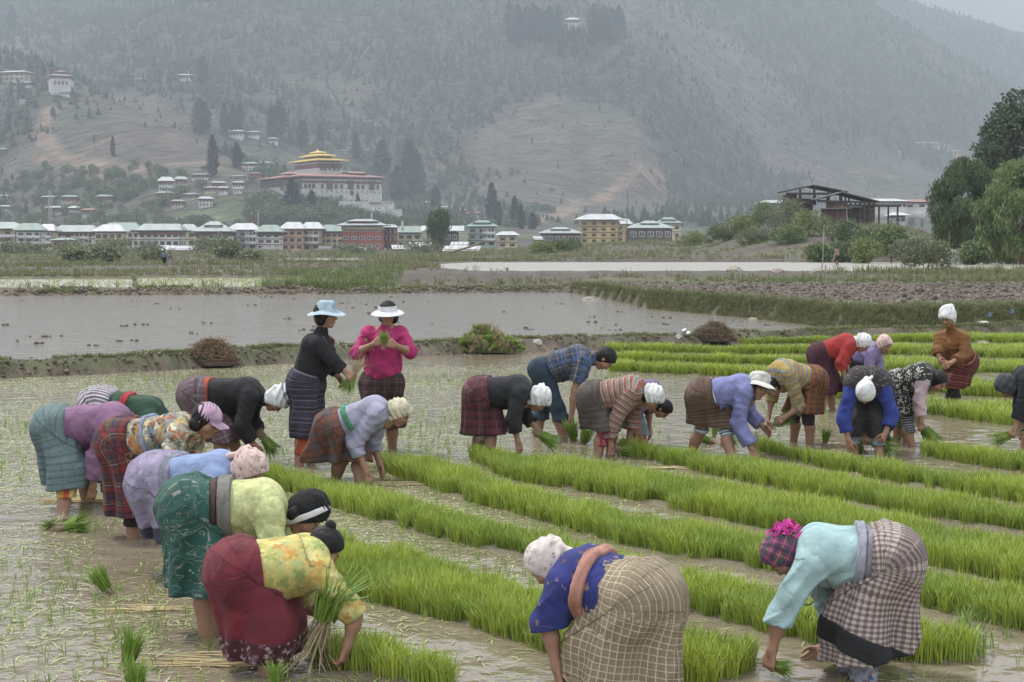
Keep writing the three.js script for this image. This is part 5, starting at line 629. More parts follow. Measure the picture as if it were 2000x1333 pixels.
const HATS = {
  hair: fieldMesh(skull(0.011), { cell: 0.006, k: 0.02, disp: (x, y, z) => 0.003 * Math.sin(x * 150 + 4 * noise3(x * 20, y * 20, z * 20)), cuts: [headCut(-0.52, 0.854, 0.028), { p: V(0, -0.075, 0), n: V(0, -1, 0) }] }),
  hairLong: fieldMesh([...skull(0.016), cap(V(-0.05, -0.05, -0.04), V(0.05, -0.05, -0.04), 0.05), ell(V(0.03, -0.08, 0), [0.05, 0.05, 0.06])], { cell: 0.006, k: 0.02, disp: (x, y, z) => 0.004 * Math.sin((x + z) * 170 + 5 * noise3(x * 20, y * 20, z * 20)), cuts: [headCut(-0.45, 0.893, 0.036), { p: V(0, -0.105, 0), n: V(0, -1, 0) }] }),
  bun: fieldMesh([...skull(0.011), ell(V(0, 0.115, -0.075), [0.034, 0.028, 0.034], { k: 0.006 })], { cell: 0.006, k: 0.02, disp: (x, y, z) => 0.0025 * Math.sin(x * 170 + 4 * noise3(x * 20, y * 20, z * 20)), cuts: [headCut(-0.52, 0.854, 0.028), { p: V(0, -0.08, 0), n: V(0, -1, 0) }] }),
  towel: fieldMesh([...skull(0.026), cap(V(-0.07, 0.045, 0.05), V(0.07, 0.045, 0.05), 0.022), ell(V(0.0, 0.02, -0.115), [0.045, 0.04, 0.03], { k: 0.008 }), cap(V(0.03, -0.01, -0.12), V(0.05, -0.085, -0.125), 0.02, 0.03, { k: 0.006 })], { cell: 0.0065, k: 0.018, disp: fold(0.006, 105), cuts: [headCut(-0.62, 0.785, 0.040)] }),
  towelTall: fieldMesh([...skull(0.03), ell(V(0, 0.075, -0.03), [0.09, 0.07, 0.10]), ell(V(0.03, 0.10, -0.105), [0.028, 0.024, 0.024], { k: 0.02 }), cap(V(-0.06, -0.03, -0.03), V(-0.07, -0.12, 0.0), 0.03, 0.02, { k: 0.008 })], { cell: 0.0065, k: 0.02, disp: fold(0.006, 90), cuts: [headCut(-0.62, 0.785, 0.046)] }),
  kerchief: fieldMesh([...skull(0.018), cap(V(0.02, 0.0, -0.105), V(0.075, -0.02, -0.16), 0.022, 0.012, { k: 0.008 }), cap(V(0.0, -0.02, -0.10), V(0.04, -0.10, -0.15), 0.02, 0.028, { k: 0.008 })], { cell: 0.0065, k: 0.015, disp: fold(0.0022, 80), cuts: [headCut(-0.6, 0.8, 0.040)] }),
  scarf: fieldMesh([...skull(0.024), ell(V(0, -0.05, -0.02), [0.09, 0.075, 0.085]), ell(V(0.0, 0.05, -0.11), [0.05, 0.045, 0.035], { k: 0.01 }), cap(V(0.0, 0.0, -0.12), V(0.02, -0.10, -0.16), 0.028, 0.02, { k: 0.01 })], { cell: 0.0065, k: 0.02, disp: fold(0.004, 85), cuts: [headCut(-0.35, 0.937, 0.048)] }),
  hood: fieldMesh([...skull(0.045), ell(V(0, -0.05, -0.03), [0.11, 0.11, 0.11]), ell(V(0, -0.02, 0.06), [0.10, 0.09, 0.05])], { cell: 0.007, k: 0.03, disp: fold(0.005, 60), cuts: [headCut(-0.30, 0.954, 0.078)] }),
  cap: fieldMesh([ell(V(0, 0.045, -0.012), [0.088, 0.083, 0.102]), ell(V(0, 0.030, 0.115), [0.078, 0.010, 0.082], { k: 0.006 })], { cell: 0.0055, k: 0.006, cuts: [{ p: V(0, 0.016, 0), n: V(0, -1, 0.12) }] }),
  bucket: wave(lathe([[0.001, 0.142], [0.055, 0.138], [0.078, 0.122], [0.092, 0.052], [0.096, 0.044], [0.13, 0.026], [0.165, 0.006], [0.168, 0.002], [0.164, 0.001], [0.13, 0.019], [0.094, 0.036]]), (v) => { v.z *= 1.1; v.y += 0.006 * Math.sin(Math.atan2(v.x, v.z) * 3) * (Math.hypot(v.x, v.z) > 0.1 ? 1.5 : 0.3); }),
  sunhat: wave(lathe([[0.001, 0.155], [0.06, 0.152], [0.098, 0.132], [0.112, 0.085], [0.102, 0.045], [0.104, 0.038], [0.14, 0.018], [0.175, -0.012], [0.178, -0.017], [0.173, -0.018], [0.14, 0.010], [0.10, 0.030]], 48), (v) => { const a = Math.atan2(v.x, v.z), r = Math.hypot(v.x, v.z), k = 1 + (v.y > 0.04 ? 0.045 * Math.sin(a * 9 + v.y * 30) : 0.0); v.x *= k; v.z *= k * 1.06; if (r > 0.12) { v.z += Math.max(0, Math.cos(a)) * 0.03; v.y -= Math.max(0, Math.cos(a)) * 0.022 - 0.006 * Math.sin(a * 5); } }),
  visor: wave(lathe([[0.091, 0.085], [0.094, 0.04], [0.098, 0.036], [0.14, 0.018], [0.166, 0.0], [0.164, -0.004], [0.13, 0.012], [0.092, 0.028], [0.088, 0.05], [0.088, 0.084]]), (v) => { v.z *= 1.1; }),
  knit: fieldMesh([...skull(0.026), ell(V(0, 0.09, -0.03), [0.075, 0.06, 0.08])], { cell: 0.006, k: 0.03, disp: (x, y, z) => 0.003 * Math.sin(y * 330) + 0.004 * noise3(x * 30, y * 30, z * 30), cuts: [headCut(-0.4, 0.917, 0.035)] }),
  headband: fieldMesh([ell(V(0, 0.03, -0.015), [0.104, 0.112, 0.124]), ell(V(0.0, -0.03, -0.03), [0.094, 0.1, 0.1])], { cell: 0.0065, k: 0.03, cuts: [headCut(-0.1, 0.995, 0.012), headCut(0.1, -0.995, 0.022)] }),
};
for (const k of Object.keys(HATS)) if (!HATS[k].attributes.uv || !/bucket|sunhat|visor/.test(k)) HATS[k] = HATS[k].index && !/bucket|sunhat|visor/.test(k) ? uvd(HATS[k]) : HATS[k];
// ---------- people ----------
const skinMat = new THREE.MeshPhysicalMaterial({ color: C(0.255, 0.140, 0.088), vertexColors: true, roughness: 0.62 });
const hairMat = new THREE.MeshPhysicalMaterial({ color: C(0.010, 0.009, 0.009), roughness: 0.6, specularIntensity: 0.5 });
function ik(a, b, l1, l2, hint) { const d = V().subVectors(b, a); let L = d.length(); const s = Math.max(1, L / ((l1 + l2) * 0.995)); l1 *= s; l2 *= s; d.normalize(); const x = (l1 * l1 - l2 * l2 + L * L) / (2 * L), h = Math.sqrt(Math.max(0, l1 * l1 - x * x)), n = hint.clone().addScaledVector(d, -hint.dot(d)).normalize(); return [a.clone().addScaledVector(d, x).addScaledVector(n, h), s]; }
function person(o) {
  const a = o.a * Math.PI / 180, sc = o.s || 1, fwd = V(Math.cos(a), 0, Math.sin(a)), side = V(-Math.sin(a), 0, Math.cos(a)); if (side.z < -0.2) side.negate();
  const gy = o.gy || 0, F = o.feet.map(([x, y]) => G(x, y, gy)), D = o.D || -(F[0].z + F[1].z) / 2, cell = o.cell || clamp(D * 0.00085, 0.0095, 0.0155), hip = P(o.hip[0], o.hip[1], D);
  const eye = camera.position, put = (q, p0) => { if (q.length > 2) return P(q[0], q[1], -p0.z - q[2]); const r = ray(q[0], q[1]), den = r.dot(side); if (Math.abs(den) < 0.3) return P(q[0], q[1], -p0.z); return r.multiplyScalar(V().subVectors(p0, eye).dot(side) / den).add(eye); };
  const neck = put(o.neck, hip), T = V().subVectors(neck, hip), TL = T.length(); T.normalize();
  const dors = V(0, 1, 0).sub(fwd).addScaledVector(T, -V(0, 1, 0).sub(fwd).dot(T)).normalize(), at = (f, d = 0, s = 0) => hip.clone().lerp(neck, f).addScaledVector(dors, d * sc).addScaledVector(side, s * sc);
  const S = [1, -1], sh = S.map((i) => at(1, -0.025, i * 0.155).addScaledVector(T, -0.055 * sc)), hj = S.map((i) => hip.clone().addScaledVector(side, i * 0.088 * sc));
  const head = put(o.head, neck), hand = S.map((i, n) => o.hands && o.hands[n] ? put(o.hands[n], sh[n]) : sh[n].clone().add(V(fwd.x * 0.1, -0.46, fwd.z * 0.1)));
  const arms = S.map((i, n) => { const full = V().subVectors(hand[n], sh[n]), wr = hand[n].clone().addScaledVector(full.clone().normalize(), -0.07 * sc); let el, s = 1; if (o.elbows && o.elbows[n]) el = put(o.elbows[n], sh[n]); else [el, s] = ik(sh[n], wr, 0.265 * sc, 0.235 * sc, T.clone().multiplyScalar(-0.7).addScaledVector(side, i * 0.55)); const fd = V().subVectors(hand[n], el).normalize(); return { sh: sh[n], el, wr: hand[n].clone().addScaledVector(fd, -0.07 * sc), fd, s }; });
  const legs = S.map((i, n) => { const ank = V(F[n].x, gy - 0.09, F[n].z), ld = hj[n].distanceTo(ank), lk = Math.min(1, ld * (o.bend || 1.035) / (0.78 * sc)), [kn, s] = ik(hj[n], ank, 0.385 * sc * lk, 0.395 * sc * lk, fwd.clone().addScaledVector(side, i * 0.15)); return { hj: hj[n], kn, ank, s }; });
  if (o.debug) console.log(o.name, 'D', D.toFixed(2), 'torso', TL.toFixed(2), 'hipY', hip.y.toFixed(2), 'arm', arms.map((x) => (x.sh.distanceTo(x.el) + x.el.distanceTo(x.wr)).toFixed(2)).join(), 'leg', legs.map((l) => l.s.toFixed(2)).join(), 'neck-head', neck.distanceTo(head).toFixed(2));
  const root = thing('person', o.label, 'person', null, 0, o.group || 'rice field workers'); const ctr = V(hip.x, 0, hip.z); root.position.copy(ctr); const sub = (g) => g.translate(-ctr.x, -ctr.y, -ctr.z);
  // skin: one continuous body
  const hy = (o.hy || 0) * Math.PI / 180, hp = (o.hp ?? 55) * Math.PI / 180, ya = a + hy, fd = V(Math.cos(ya) * Math.cos(hp), -Math.sin(hp), Math.sin(ya) * Math.cos(hp)), up = V(Math.cos(ya) * Math.sin(hp), Math.cos(hp), Math.sin(ya) * Math.sin(hp)), hx = V().crossVectors(up, fd), hm = new THREE.Matrix4().makeBasis(hx, up, fd); if (o.roll) hm.multiply(new THREE.Matrix4().makeRotationZ(o.roll * Math.PI / 180));
  const hs = 0.98 * sc, hq = new THREE.Quaternion().setFromRotationMatrix(hm), nb = V(0, -0.11, -0.035).multiplyScalar(hs).applyQuaternion(hq).add(head), bp = [];
  S.forEach((i, n) => {
    const A = arms[n], L = legs[n];
    bp.push(cap(at(0.02, 0, i * 0.06), at(0.4, 0, i * 0.05), 0.100 * sc, 0.088 * sc, { k: 0.05 }), cap(at(0.4, 0, i * 0.05), at(0.85, 0, i * 0.07), 0.088 * sc, 0.09 * sc, { k: 0.05 }), cap(at(0.85, 0, i * 0.06), A.sh, 0.07 * sc, 0.052 * sc), cap(A.sh, A.el, 0.050 * sc, 0.038 * sc), cap(A.el, A.el.clone().lerp(A.wr, 0.3), 0.038 * sc, 0.040 * sc), cap(A.el.clone().lerp(A.wr, 0.3), A.wr, 0.040 * sc, 0.025 * sc), cap(A.wr, A.wr.clone().addScaledVector(A.fd, 0.03), 0.025 * sc, 0.022 * sc));
    const calf = L.kn.clone().lerp(L.ank, 0.3).addScaledVector(fwd, -0.018); bp.push(cap(L.hj, L.kn, 0.098 * sc, 0.058 * sc), cap(L.kn, calf, 0.056 * sc, 0.060 * sc), cap(calf, L.ank, 0.060 * sc, 0.038 * sc), cap(L.ank, L.ank.clone().addScaledVector(fwd, 0.15).setY(gy - 0.115), 0.04, 0.025));
  });
  bp.push(cap(at(0.88), nb, 0.060 * sc, 0.050 * sc, { k: 0.04 }));
  const geos = [withColor(fieldMesh(bp, { cell: Math.max(cell, 0.0115), k: 0.025 }), () => [1, 1, 1])];
  geos.push(headGeo.clone().applyMatrix4(new THREE.Matrix4().compose(head, hq, V(hs, hs, hs))));
  S.forEach((i, n) => { const A = arms[n], grip = (o.grip || [])[n], y = A.fd, pn = (o.palm && o.palm[n] ? V(...o.palm[n]) : V().addScaledVector(side, -i * 0.6).addScaledVector(fwd, -0.6).add(V(0, 0.1, 0))), z = pn.addScaledVector(y, -pn.dot(y)).normalize(), x = V().crossVectors(y, z), thumb = fwd.clone().addScaledVector(V(0, 1, 0), 0.4).dot(x) > 0 ? 0 : 1; geos.push(HANDS[grip ? 'grip' : 'relaxed'][thumb].clone().applyMatrix4(new THREE.Matrix4().makeBasis(x.multiplyScalar(sc * 1.02), y.clone().multiplyScalar(sc * 1.02), z.multiplyScalar(sc * 1.02)).setPosition(A.wr))); });
  for (const g of geos) g.deleteAttribute('uv'); part('body', sub(mergeGeometries(geos)), skinMat, root);
  const axT = { pts: curvePts([at(-0.25), at(0), at(0.35, 0.02), at(0.75, 0.02), neck, nb]), r: 0.15 * sc, ref: dors.clone() };
  const nz = (f, am) => (x, y, z) => am * noise3(x * f + o.hip[0], y * f, z * f);
  // jacket, blouse or sweater
  const mkTop = (t, extra = 0) => {
    const B = (t.bulk || 0) + extra, pr = [], cuts = [], ax = [axT], hem = t.hem ?? -0.02;
    S.forEach((i, n) => {
      const A = arms[n]; pr.push(cap(at(hem - 0.12, 0.0, i * 0.065), at(0.35, 0.005, i * 0.060), (t.hip ?? 0.148) * sc + B, 0.118 * sc + B, { k: 0.05 }), cap(at(0.35, 0.005, i * 0.06), at(0.78, 0.02, i * 0.07), 0.118 * sc + B, 0.115 * sc + B, { k: 0.05 }), cap(at(0.78, 0.015, i * 0.07), A.sh, 0.105 * sc + B, 0.068 * sc + B, { k: 0.05 }));
      if (t.sleeve > 0) { const f = t.sleeve, r1 = (t.cuff || 0.050) * sc + B; const e = f <= 0.5 ? A.sh.clone().lerp(A.el, f * 2) : A.el, c = f > 0.5 ? A.el.clone().lerp(A.wr, (f - 0.5) * 2) : e; pr.push(cap(A.sh, e, 0.069 * sc + B, (f <= 0.5 ? r1 : 0.059 * sc + B), { k: 0.035 })); if (f > 0.5) pr.push(cap(A.el, c, 0.059 * sc + B, r1)); const dir = V().subVectors(c, f > 0.5 ? A.el : A.sh).normalize(); cuts.push({ p: c, n: dir, f: (x, y, z) => (Math.hypot(x - c.x, y - c.y, z - c.z) > r1 * 2.1 + 0.02 ? -9 : 0) }); const pts = f > 0.5 ? [A.sh.clone().addScaledVector(side, -i * 0.06), A.el, c] : [A.sh.clone().addScaledVector(side, -i * 0.06), A.el]; ax.push({ pts: curvePts(pts, 8), r: 0.062, ref: dors.clone() }); }
    });
    if (t.belly !== 0) pr.push(cap(at(0.25, -0.05), at(0.7, -0.06), (t.belly ?? 0.115) * sc + B, 0.115 * sc + B, { k: 0.06 }));
    for (const d of t.drape || []) pr.push(cap(at(...d[0]), at(...d[1]), d[2], d[3], { k: d[4] ?? 0.05 }));
    if (t.collar !== 0) pr.push(cap(at(0.9, 0.0), nb.clone().lerp(neck, 0.35), 0.07 * sc + B, (t.collar ?? 0.060) * sc + B, { k: 0.03 }));
    cuts.push({ p: at(hem), n: T.clone().negate(), f: (x, y, z) => 0.02 * noise3(x * 9, y * 9, z * 9) }); if (t.cut) for (const c of t.cut) cuts.push({ p: at(...c[0]), n: V(...c[1]).normalize() });
    return { pr, cuts, ax };
  };
  const creases = (am, f = 17) => { const q = V(); return (x, y, z) => { q.set(x - hip.x, y - hip.y, z - hip.z); const l = q.dot(T), d = q.dot(dors); const w = noise3(x * 5, y * 5, z * 5); return am * 0.5 * noise3(x * f, y * f, z * f) + am * 1.3 * (1 - Math.abs(Math.sin(l * 24 + d * 20 + 4.5 * w)) ** 0.6) * -1 * clamp(0.45 - d * 6, 0.05, 1); }; };
  if (o.top) { const t = o.top, m = mkTop(t), tile = t.mat.userData.tile; part(t.name || 'jacket', sub(clothUV(fieldMesh(m.pr, { cell, k: 0.03, cuts: m.cuts, disp: creases(t.crease ?? 0.010) }), m.ax, tile)), t.mat, root); }
  for (const t of o.over || []) { const m = mkTop({ ...t, sleeve: t.sleeve || 0 }, 0.012); part(t.name || 'vest', sub(clothUV(fieldMesh(m.pr, { cell, k: 0.03, cuts: m.cuts, disp: creases(0.006) }), m.ax, t.mat.userData.tile)), t.mat, root); }
  // sash or belt: the waist's own shape, a little larger, between two planes
  for (const b of o.belts || []) { const m = mkTop({ ...(o.top || {}), sleeve: 0, hem: -0.3 }, b.grow ?? 0.014), tn = T.clone().addScaledVector(fwd, b.tilt || 0).normalize(), g = fieldMesh(m.pr, { cell: Math.min(cell, 0.011), k: 0.03, disp: (x, y, z) => 0.004 * Math.sin((V(x, y, z).sub(hip).dot(tn)) * 160 + 3 * noise3(x * 8, y * 8, z * 8)), cuts: [{ p: at(b.at - b.w / 2), n: tn.clone().negate() }, { p: at(b.at + b.w / 2), n: tn.clone() }] }); part(b.name || 'sash', sub(clothUV(g, [axT], b.mat.userData.tile)), b.mat, root); }
  // wrapped skirt
  const mkSkirt = (t, grow = 0) => {
    const hemY = P(o.hip[0], t.hem, D).y, pr = [], fl = t.flare || 0, w = (t.wide || 1), r = (x) => x * sc * w + grow;
    S.forEach((i, n) => { const L = legs[n], u = clamp((L.kn.y - hemY) / (L.kn.y - L.ank.y), -2, 1.2), hp2 = u > 0 ? L.kn.clone().lerp(L.ank, u) : L.kn.clone(), hm2 = V(hp2.x, Math.min(hemY, L.kn.y) - 0.04, hp2.z); pr.push(cap(at(t.waist ?? 0.2, 0, i * 0.05), hj[n], r(0.118), r(0.143)), cap(at(-0.10, 0.01, i * 0.075), at(-0.02, 0.0, i * 0.07), r(0.141), r(0.143)), cap(hj[n], L.kn, r(0.145), r(0.124)), cap(L.kn, hm2, r(0.128), r(0.122 + fl))); });
    const bt = at(-0.12, 0.0), fc = V().addVectors(F[0], F[1]).multiplyScalar(0.5), bh = V(lerp(bt.x, fc.x, 0.45), hemY - 0.04, lerp(bt.z, fc.z, 0.45)); pr.push(cap(bt, bh, r(0.140), r(0.13 + fl)));
    for (const d of t.drape || []) pr.push(cap(at(...d[0]), d[1].length === 2 ? P(d[1][0], d[1][1], D - (d[4] || 0)) : at(...d[1]), d[2] + grow, d[3] + grow, { k: d[5] ?? 0.06 }));
    const tl = t.tilt || [0, 0, 0], hn = V(tl[0], -1, tl[2]).normalize(), nf = t.folds || 7, am = 1.4 * (t.foldAmp ?? 0.012), cc = V().addVectors(hip, bh).multiplyScalar(0.5);
    const cuts = [{ p: at(t.waist ?? 0.2), n: T.clone(), f: (x, y, z) => -3.5 * Math.max(0, hip.y - 0.06 * sc - y) }, { p: V(hip.x, hemY, hip.z), n: hn, f: (x, y, z) => 0.018 * noise3(x * 6, 1, z * 6) }];
    const disp = (x, y, z) => { const k = clamp((hip.y + 0.06 - y) / Math.max(0.2, hip.y - hemY)), an = Math.atan2(z - cc.z, x - cc.x); return am * (0.25 + k) * Math.sin(an * nf + 2.6 * noise3(x * 3.4, y * 1.6, z * 3.4) + y * 3) + 0.006 * noise3(x * 11, y * 7, z * 11) - 0.007 * (1 - Math.abs(Math.sin(an * 4 + y * 14 + 4 * noise3(x * 4, y * 4, z * 4))) ** 0.5); };
    const ax = [{ pts: curvePts([at(0.6), at(0.2), at(0), hip.clone().lerp(V(fc.x, hip.y, fc.z), 0.3).add(V(0, -0.16, 0)), V(lerp(hip.x, fc.x, 0.6), Math.min(hemY, hip.y - 0.25), lerp(hip.z, fc.z, 0.6)), V(fc.x, Math.min(hemY, hip.y - 0.25) - 0.3, fc.z)], 44), r: 0.2 * sc * w, ref: t.ref ? V(...t.ref) : side.clone().negate(), side, dors, out: 0.17 * sc * w }];
    return { pr, cuts, disp, ax, hemY };
  };
  const makeSkirt = (t) => { const m = mkSkirt(t); part(t.name || 'skirt', sub(clothUV(fieldMesh(m.pr, { cell, k: 0.075, cuts: m.cuts, disp: m.disp }), m.ax, t.mat.userData.tile)), t.mat, root); for (const b of t.bands || []) { const g = fieldMesh(m.pr, { cell: Math.min(cell, 0.011), k: 0.075, inflate: 0.006, disp: m.disp, cuts: [...m.cuts, ...b.planes.map(([q, n]) => ({ p: P(q[0], q[1], D), n: V(...n).normalize() }))] }); part(b.name || 'hem_band', sub(clothUV(g, m.ax, b.mat.userData.tile)), b.mat, root); } };
  for (const t of [].concat(o.skirt || [])) makeSkirt(t);
  // leggings or trousers, up from a cuff row
  for (const t of [].concat(o.trousers || [])) { const cy = P(o.hip[0], t.cuff, D).y, pr = [], ax = []; S.forEach((i, n) => { if (t.only !== undefined && t.only !== n) return; const L = legs[n], u = clamp((L.kn.y - cy) / (L.kn.y - L.ank.y), 0, 1), c = L.kn.clone().lerp(L.ank, u), r = t.r || 0.068; pr.push(cap(t.short ? L.kn : L.hj, L.kn, (t.short ? r : 0.118) * sc, r * sc), cap(L.kn, c, r * sc, (r + (t.flare || 0)) * sc)); if (!t.short) pr.push(cap(at(0.12, 0, i * 0.05), hj[n], 0.12 * sc, 0.125 * sc)); if (t.roll) pr.push(cap(c.clone().add(V(0, 0.03, 0)), c, (r + 0.012) * sc, (r + 0.014) * sc, { k: 0.008 })); ax.push({ pts: curvePts([t.short ? L.kn.clone().add(V(0, 0.1, 0)) : L.hj, L.kn, L.ank], 8), r: 0.07, ref: V(-fwd.x, 0, -fwd.z) }); }); part(t.name || 'trousers', sub(clothUV(fieldMesh(pr, { cell: Math.min(cell, 0.013), k: 0.03, cuts: [{ p: V(0, cy, 0), n: V(0, -1, 0) }], disp: nz(16, 0.007) }), ax, t.mat.userData.tile)), t.mat, root); }
  // hair and headwear
  for (const [kind, mat, nm, tr] of o.headwear || []) { const m = part(nm || (mat === hairMat ? 'hair' : 'headscarf'), HATS[kind], mat, root); m.position.copy(head).sub(ctr); m.quaternion.copy(hq); m.scale.setScalar(hs * ((tr && tr.s) || 1)); if (tr && tr.rx) m.rotateX(tr.rx); if (tr && tr.ry) m.rotateY(tr.ry); if (tr && tr.rz) m.rotateZ(tr.rz); if (tr && tr.p) m.position.add(V(...tr.p).multiplyScalar(hs).applyQuaternion(hq)); }
  return { root, head, hq, hs, hip, neck, T, dors, side, fwd, at, arms, legs, sub, ctr, D, cell, sc };
}
// ---------- the workers ----------
const white = plain(0xdcdcda), offwhite = plain(0xd2cfc6), cream = plain(0xd0c6a4), black = plain(0x1b1b1d), dark = plain(0x24242a);
const crew = {};
function worker(key, o) { crew[key] = person({ name: key, ...o }); return crew[key]; }
worker('purple', { label: 'worker in a mauve jacket and teal skirt, leftmost of the bending row', a: 4, hip: [116, 834], neck: [246, 822], head: [268, 848], feet: [[120, 1005], [172, 980]], hands: [[178, 968], [208, 1002]], hp: 60,
  top: { mat: plain(0x8a5f83), sleeve: 0.86, cuff: 0.062, hem: -0.2, bulk: 0.012, drape: [[[0.25, -0.06, 0.03], [0.2, -0.22, 0.04], 0.10, 0.06], [[0.7, -0.06, 0.1], [0.75, -0.25, 0.1], 0.09, 0.06]] },
  skirt: { mat: stripes(0.05, [[0.7, 0x5d7474], [0.3, 0x4c6163]]), hem: 946, flare: 0.02 }, trousers: [{ name: 'leggings', mat: stripes(0.12, [[0.35, 0xd08a2c], [0.3, 0xc9b46a], [0.35, 0xc8502a]], true), cuff: 962, r: 0.072, short: true }], headwear: [['hair', hairMat]] });
worker('green', { label: 'worker in a dark green sweater with a red sash, half hidden behind the mauve jacket', a: 5, hip: [200, 794], neck: [312, 812], head: [346, 832], feet: [[205, 945], [235, 938]], hands: [[330, 935], [345, 925]], hp: 62,
  top: { name: 'sweater', mat: plain(0x24482f), sleeve: 0.9, bulk: 0.008, hem: -0.22 }, belts: [{ at: 0.42, w: 0.12, mat: plain(0xb3262c), tilt: -0.3 }], skirt: { mat: stripes(0.06, [[0.25, 0xb9b0b0], [0.3, 0x6a5a70], [0.2, 0xb9b0b0], [0.25, 0x4d4c5c]], true), hem: 905 }, headwear: [['hair', hairMat]] });
worker('floral', { label: 'worker in a floral blouse, red tartan skirt and pink baseball cap', a: 12, hip: [246, 862], neck: [374, 842], head: [404, 822], feet: [[258, 1050], [290, 1046]], hands: [[398, 965], [425, 950]], hp: 28, hy: 10,
  top: { name: 'blouse', mat: floral(0.42, 0x8f8a74, [0xb9712a, 0x6f7f95, 0xc8c2a8, 0x3c3a34, 0xa4502c, 0xc2a25a, 0x5a5548], 230, 0.010, 0.030, 3), sleeve: 0.62, cuff: 0.06, hem: 0.06, bulk: 0.006 }, belts: [{ at: 0.42, w: 0.05, mat: plain(0x8497b4), tilt: -0.1, grow: 0.018 }],
  skirt: { mat: plaid(0.13, 0x5b2222, [[0.0, 0.10, 0x222a4c, 0.8], [0.22, 0.30, 0x59662c, 0.7], [0.40, 0.44, 0xb7b3a4, 0.55], [0.55, 0.72, 0x8c2226, 0.7], [0.80, 0.86, 0x1d2236, 0.8]]), hem: 1008, flare: 0.02 }, trousers: [{ name: 'underskirt', mat: black, cuff: 1024, r: 0.085, short: true }], headwear: [['hairLong', hairMat], ['cap', plain(0xc79dbb), 'baseball_cap', { rx: 0.1 }]] });
worker('lavender', { label: 'worker with a lavender shawl round the hips, pale blue shirt and pinkish headscarf', a: 14, hip: [318, 940], neck: [452, 922], head: [487, 917], feet: [[338, 1125], [372, 1112]], hands: [[490, 1080], [505, 1060]], hp: 52, s: 0.97,
  top: { name: 'shirt', mat: plain(0x8197c4), sleeve: 0.9, hem: 0.1, bulk: 0.004 }, skirt: [{ mat: plain(0x3d3550), hem: 1050 }, { name: 'shawl', mat: stripes(0.36, [[0.42, 0x897f9c], [0.08, 0x6f7682], [0.3, 0x8d829f], [0.05, 0x747a86], [0.15, 0x877c99]]), hem: 1020, wide: 1.12, waist: 0.3, tilt: [0.35, 0, 0], foldAmp: 0.016 }], headwear: [['hair', hairMat], ['scarf', floral(0.2, 0xcfb0a6, [0xb4696a, 0xdcc8c0, 0x9b6a66], 26, 0.006, 0.014, 8), 'headscarf']] });
worker('lime', { label: 'worker in a pale yellow green top and dark green patterned skirt with a white headband', a: -6, hip: [380, 992], neck: [548, 988], head: [598, 1006], feet: [[408, 1246], [446, 1224]], hands: [[606, 1170], [622, 1150]], hp: 64, s: 0.95,
  top: { name: 'blouse', mat: fabric(0.3, (u, v) => { const n = pfbm(u, v, 30, 2, 5); return mix3([0.62, 0.64, 0.42], [0.71, 0.72, 0.54], clamp(0.5 + n)); }), sleeve: 0.7, hem: 0.30, bulk: 0.006 },
  skirt: { mat: fabric(0.5, (u, v) => { const w = pfbm(u, v, 6, 3, 12), l = Math.abs(mod1((u + 0.12 * w) * 6 + 2 * w) - 0.5), m = Math.abs(mod1((v + 0.1 * w) * 5 - 3 * w) - 0.5); return l < 0.035 || m < 0.028 ? [0.47, 0.48, 0.45] : mix3([0.10, 0.24, 0.21], [0.15, 0.31, 0.27], clamp(0.5 + w)); }), hem: 1152, flare: 0.045, foldAmp: 0.018, folds: 5 }, belts: [{ at: 0.23, w: 0.10, mat: plain(0x4c3835) }, { at: 0.36, w: 0.16, mat: plain(0x77746c), grow: 0.024, name: 'shawl' }], headwear: [['hairLong', hairMat], ['knit', plain(0x141416), 'knitted_hat'], ['headband', white, 'headband', { s: 1.04 }]] });
const matMaroon = fabric(0.6, (u, v) => { const n = pfbm(u, v, 8, 3, 3); return mix3([0.33, 0.10, 0.14], [0.40, 0.13, 0.17], clamp(0.5 + n)); });
worker('maroon', { label: 'worker in a yellow print shirt and plain maroon skirt bending at the lower left', a: -14, hip: [474, 1114], neck: [632, 1094], head: [634, 1072], feet: [[522, 1318], [556, 1302]], hands: [[672, 1288], [628, 1198, -0.05]], elbows: [[694, 1205], [578, 1186, -0.1]], grip: [1, 1], hp: 48, s: 0.86,
  top: { name: 'blouse', mat: floral(0.5, 0xc4b25a, [0xb8b860, 0x8fa04a, 0xc98a30, 0xd0c67e, 0xcc9f45, 0xa9b56a], 120, 0.015, 0.045, 5), sleeve: 0.5, cuff: 0.064, hem: 0.10, bulk: 0.008, drape: [[[0.25, -0.06, 0.05], [0.28, -0.15, 0.06], 0.09, 0.05]] },
  skirt: { mat: matMaroon, hem: 1284, folds: 5, foldAmp: 0.007, bands: [{ name: 'flower_border', mat: floral(0.22, 0x4a1a22, [0x9a8084, 0xa89296, 0x6b4a50], 46, 0.006, 0.015, 9), planes: [[[480, 1240], [0, 1, 0]]] }] }, headwear: [['bun', hairMat]] });
worker('redbelt', { label: 'worker in a black jacket with orange sash and white towel wrap', a: 6, hip: [392, 772], neck: [505, 768], head: [540, 782], feet: [[452, 908], [482, 900]], hands: [[505, 884], [518, 862]], hp: 70,
  top: { mat: black, sleeve: 0.88, hem: -0.02, bulk: 0.012 }, belts: [{ at: 0.16, w: 0.12, mat: plain(0xb83a24), grow: 0.018 }], skirt: { mat: plaid(0.09, 0x5f4a50, [[0.0, 0.12, 0x8a8288, 0.6], [0.3, 0.36, 0x2c2c38, 0.7], [0.6, 0.66, 0x8c3c3e, 0.6]]), hem: 862 }, trousers: [{ name: 'apron', mat: offwhite, cuff: 858, r: 0.10, short: true }], headwear: [['hair', hairMat], ['towelTall', stripes(0.2, [[0.5, 0xd6d6d6], [0.08, 0x8a93ac], [0.42, 0xd6d6d6]]), 'towel_wrap']] });
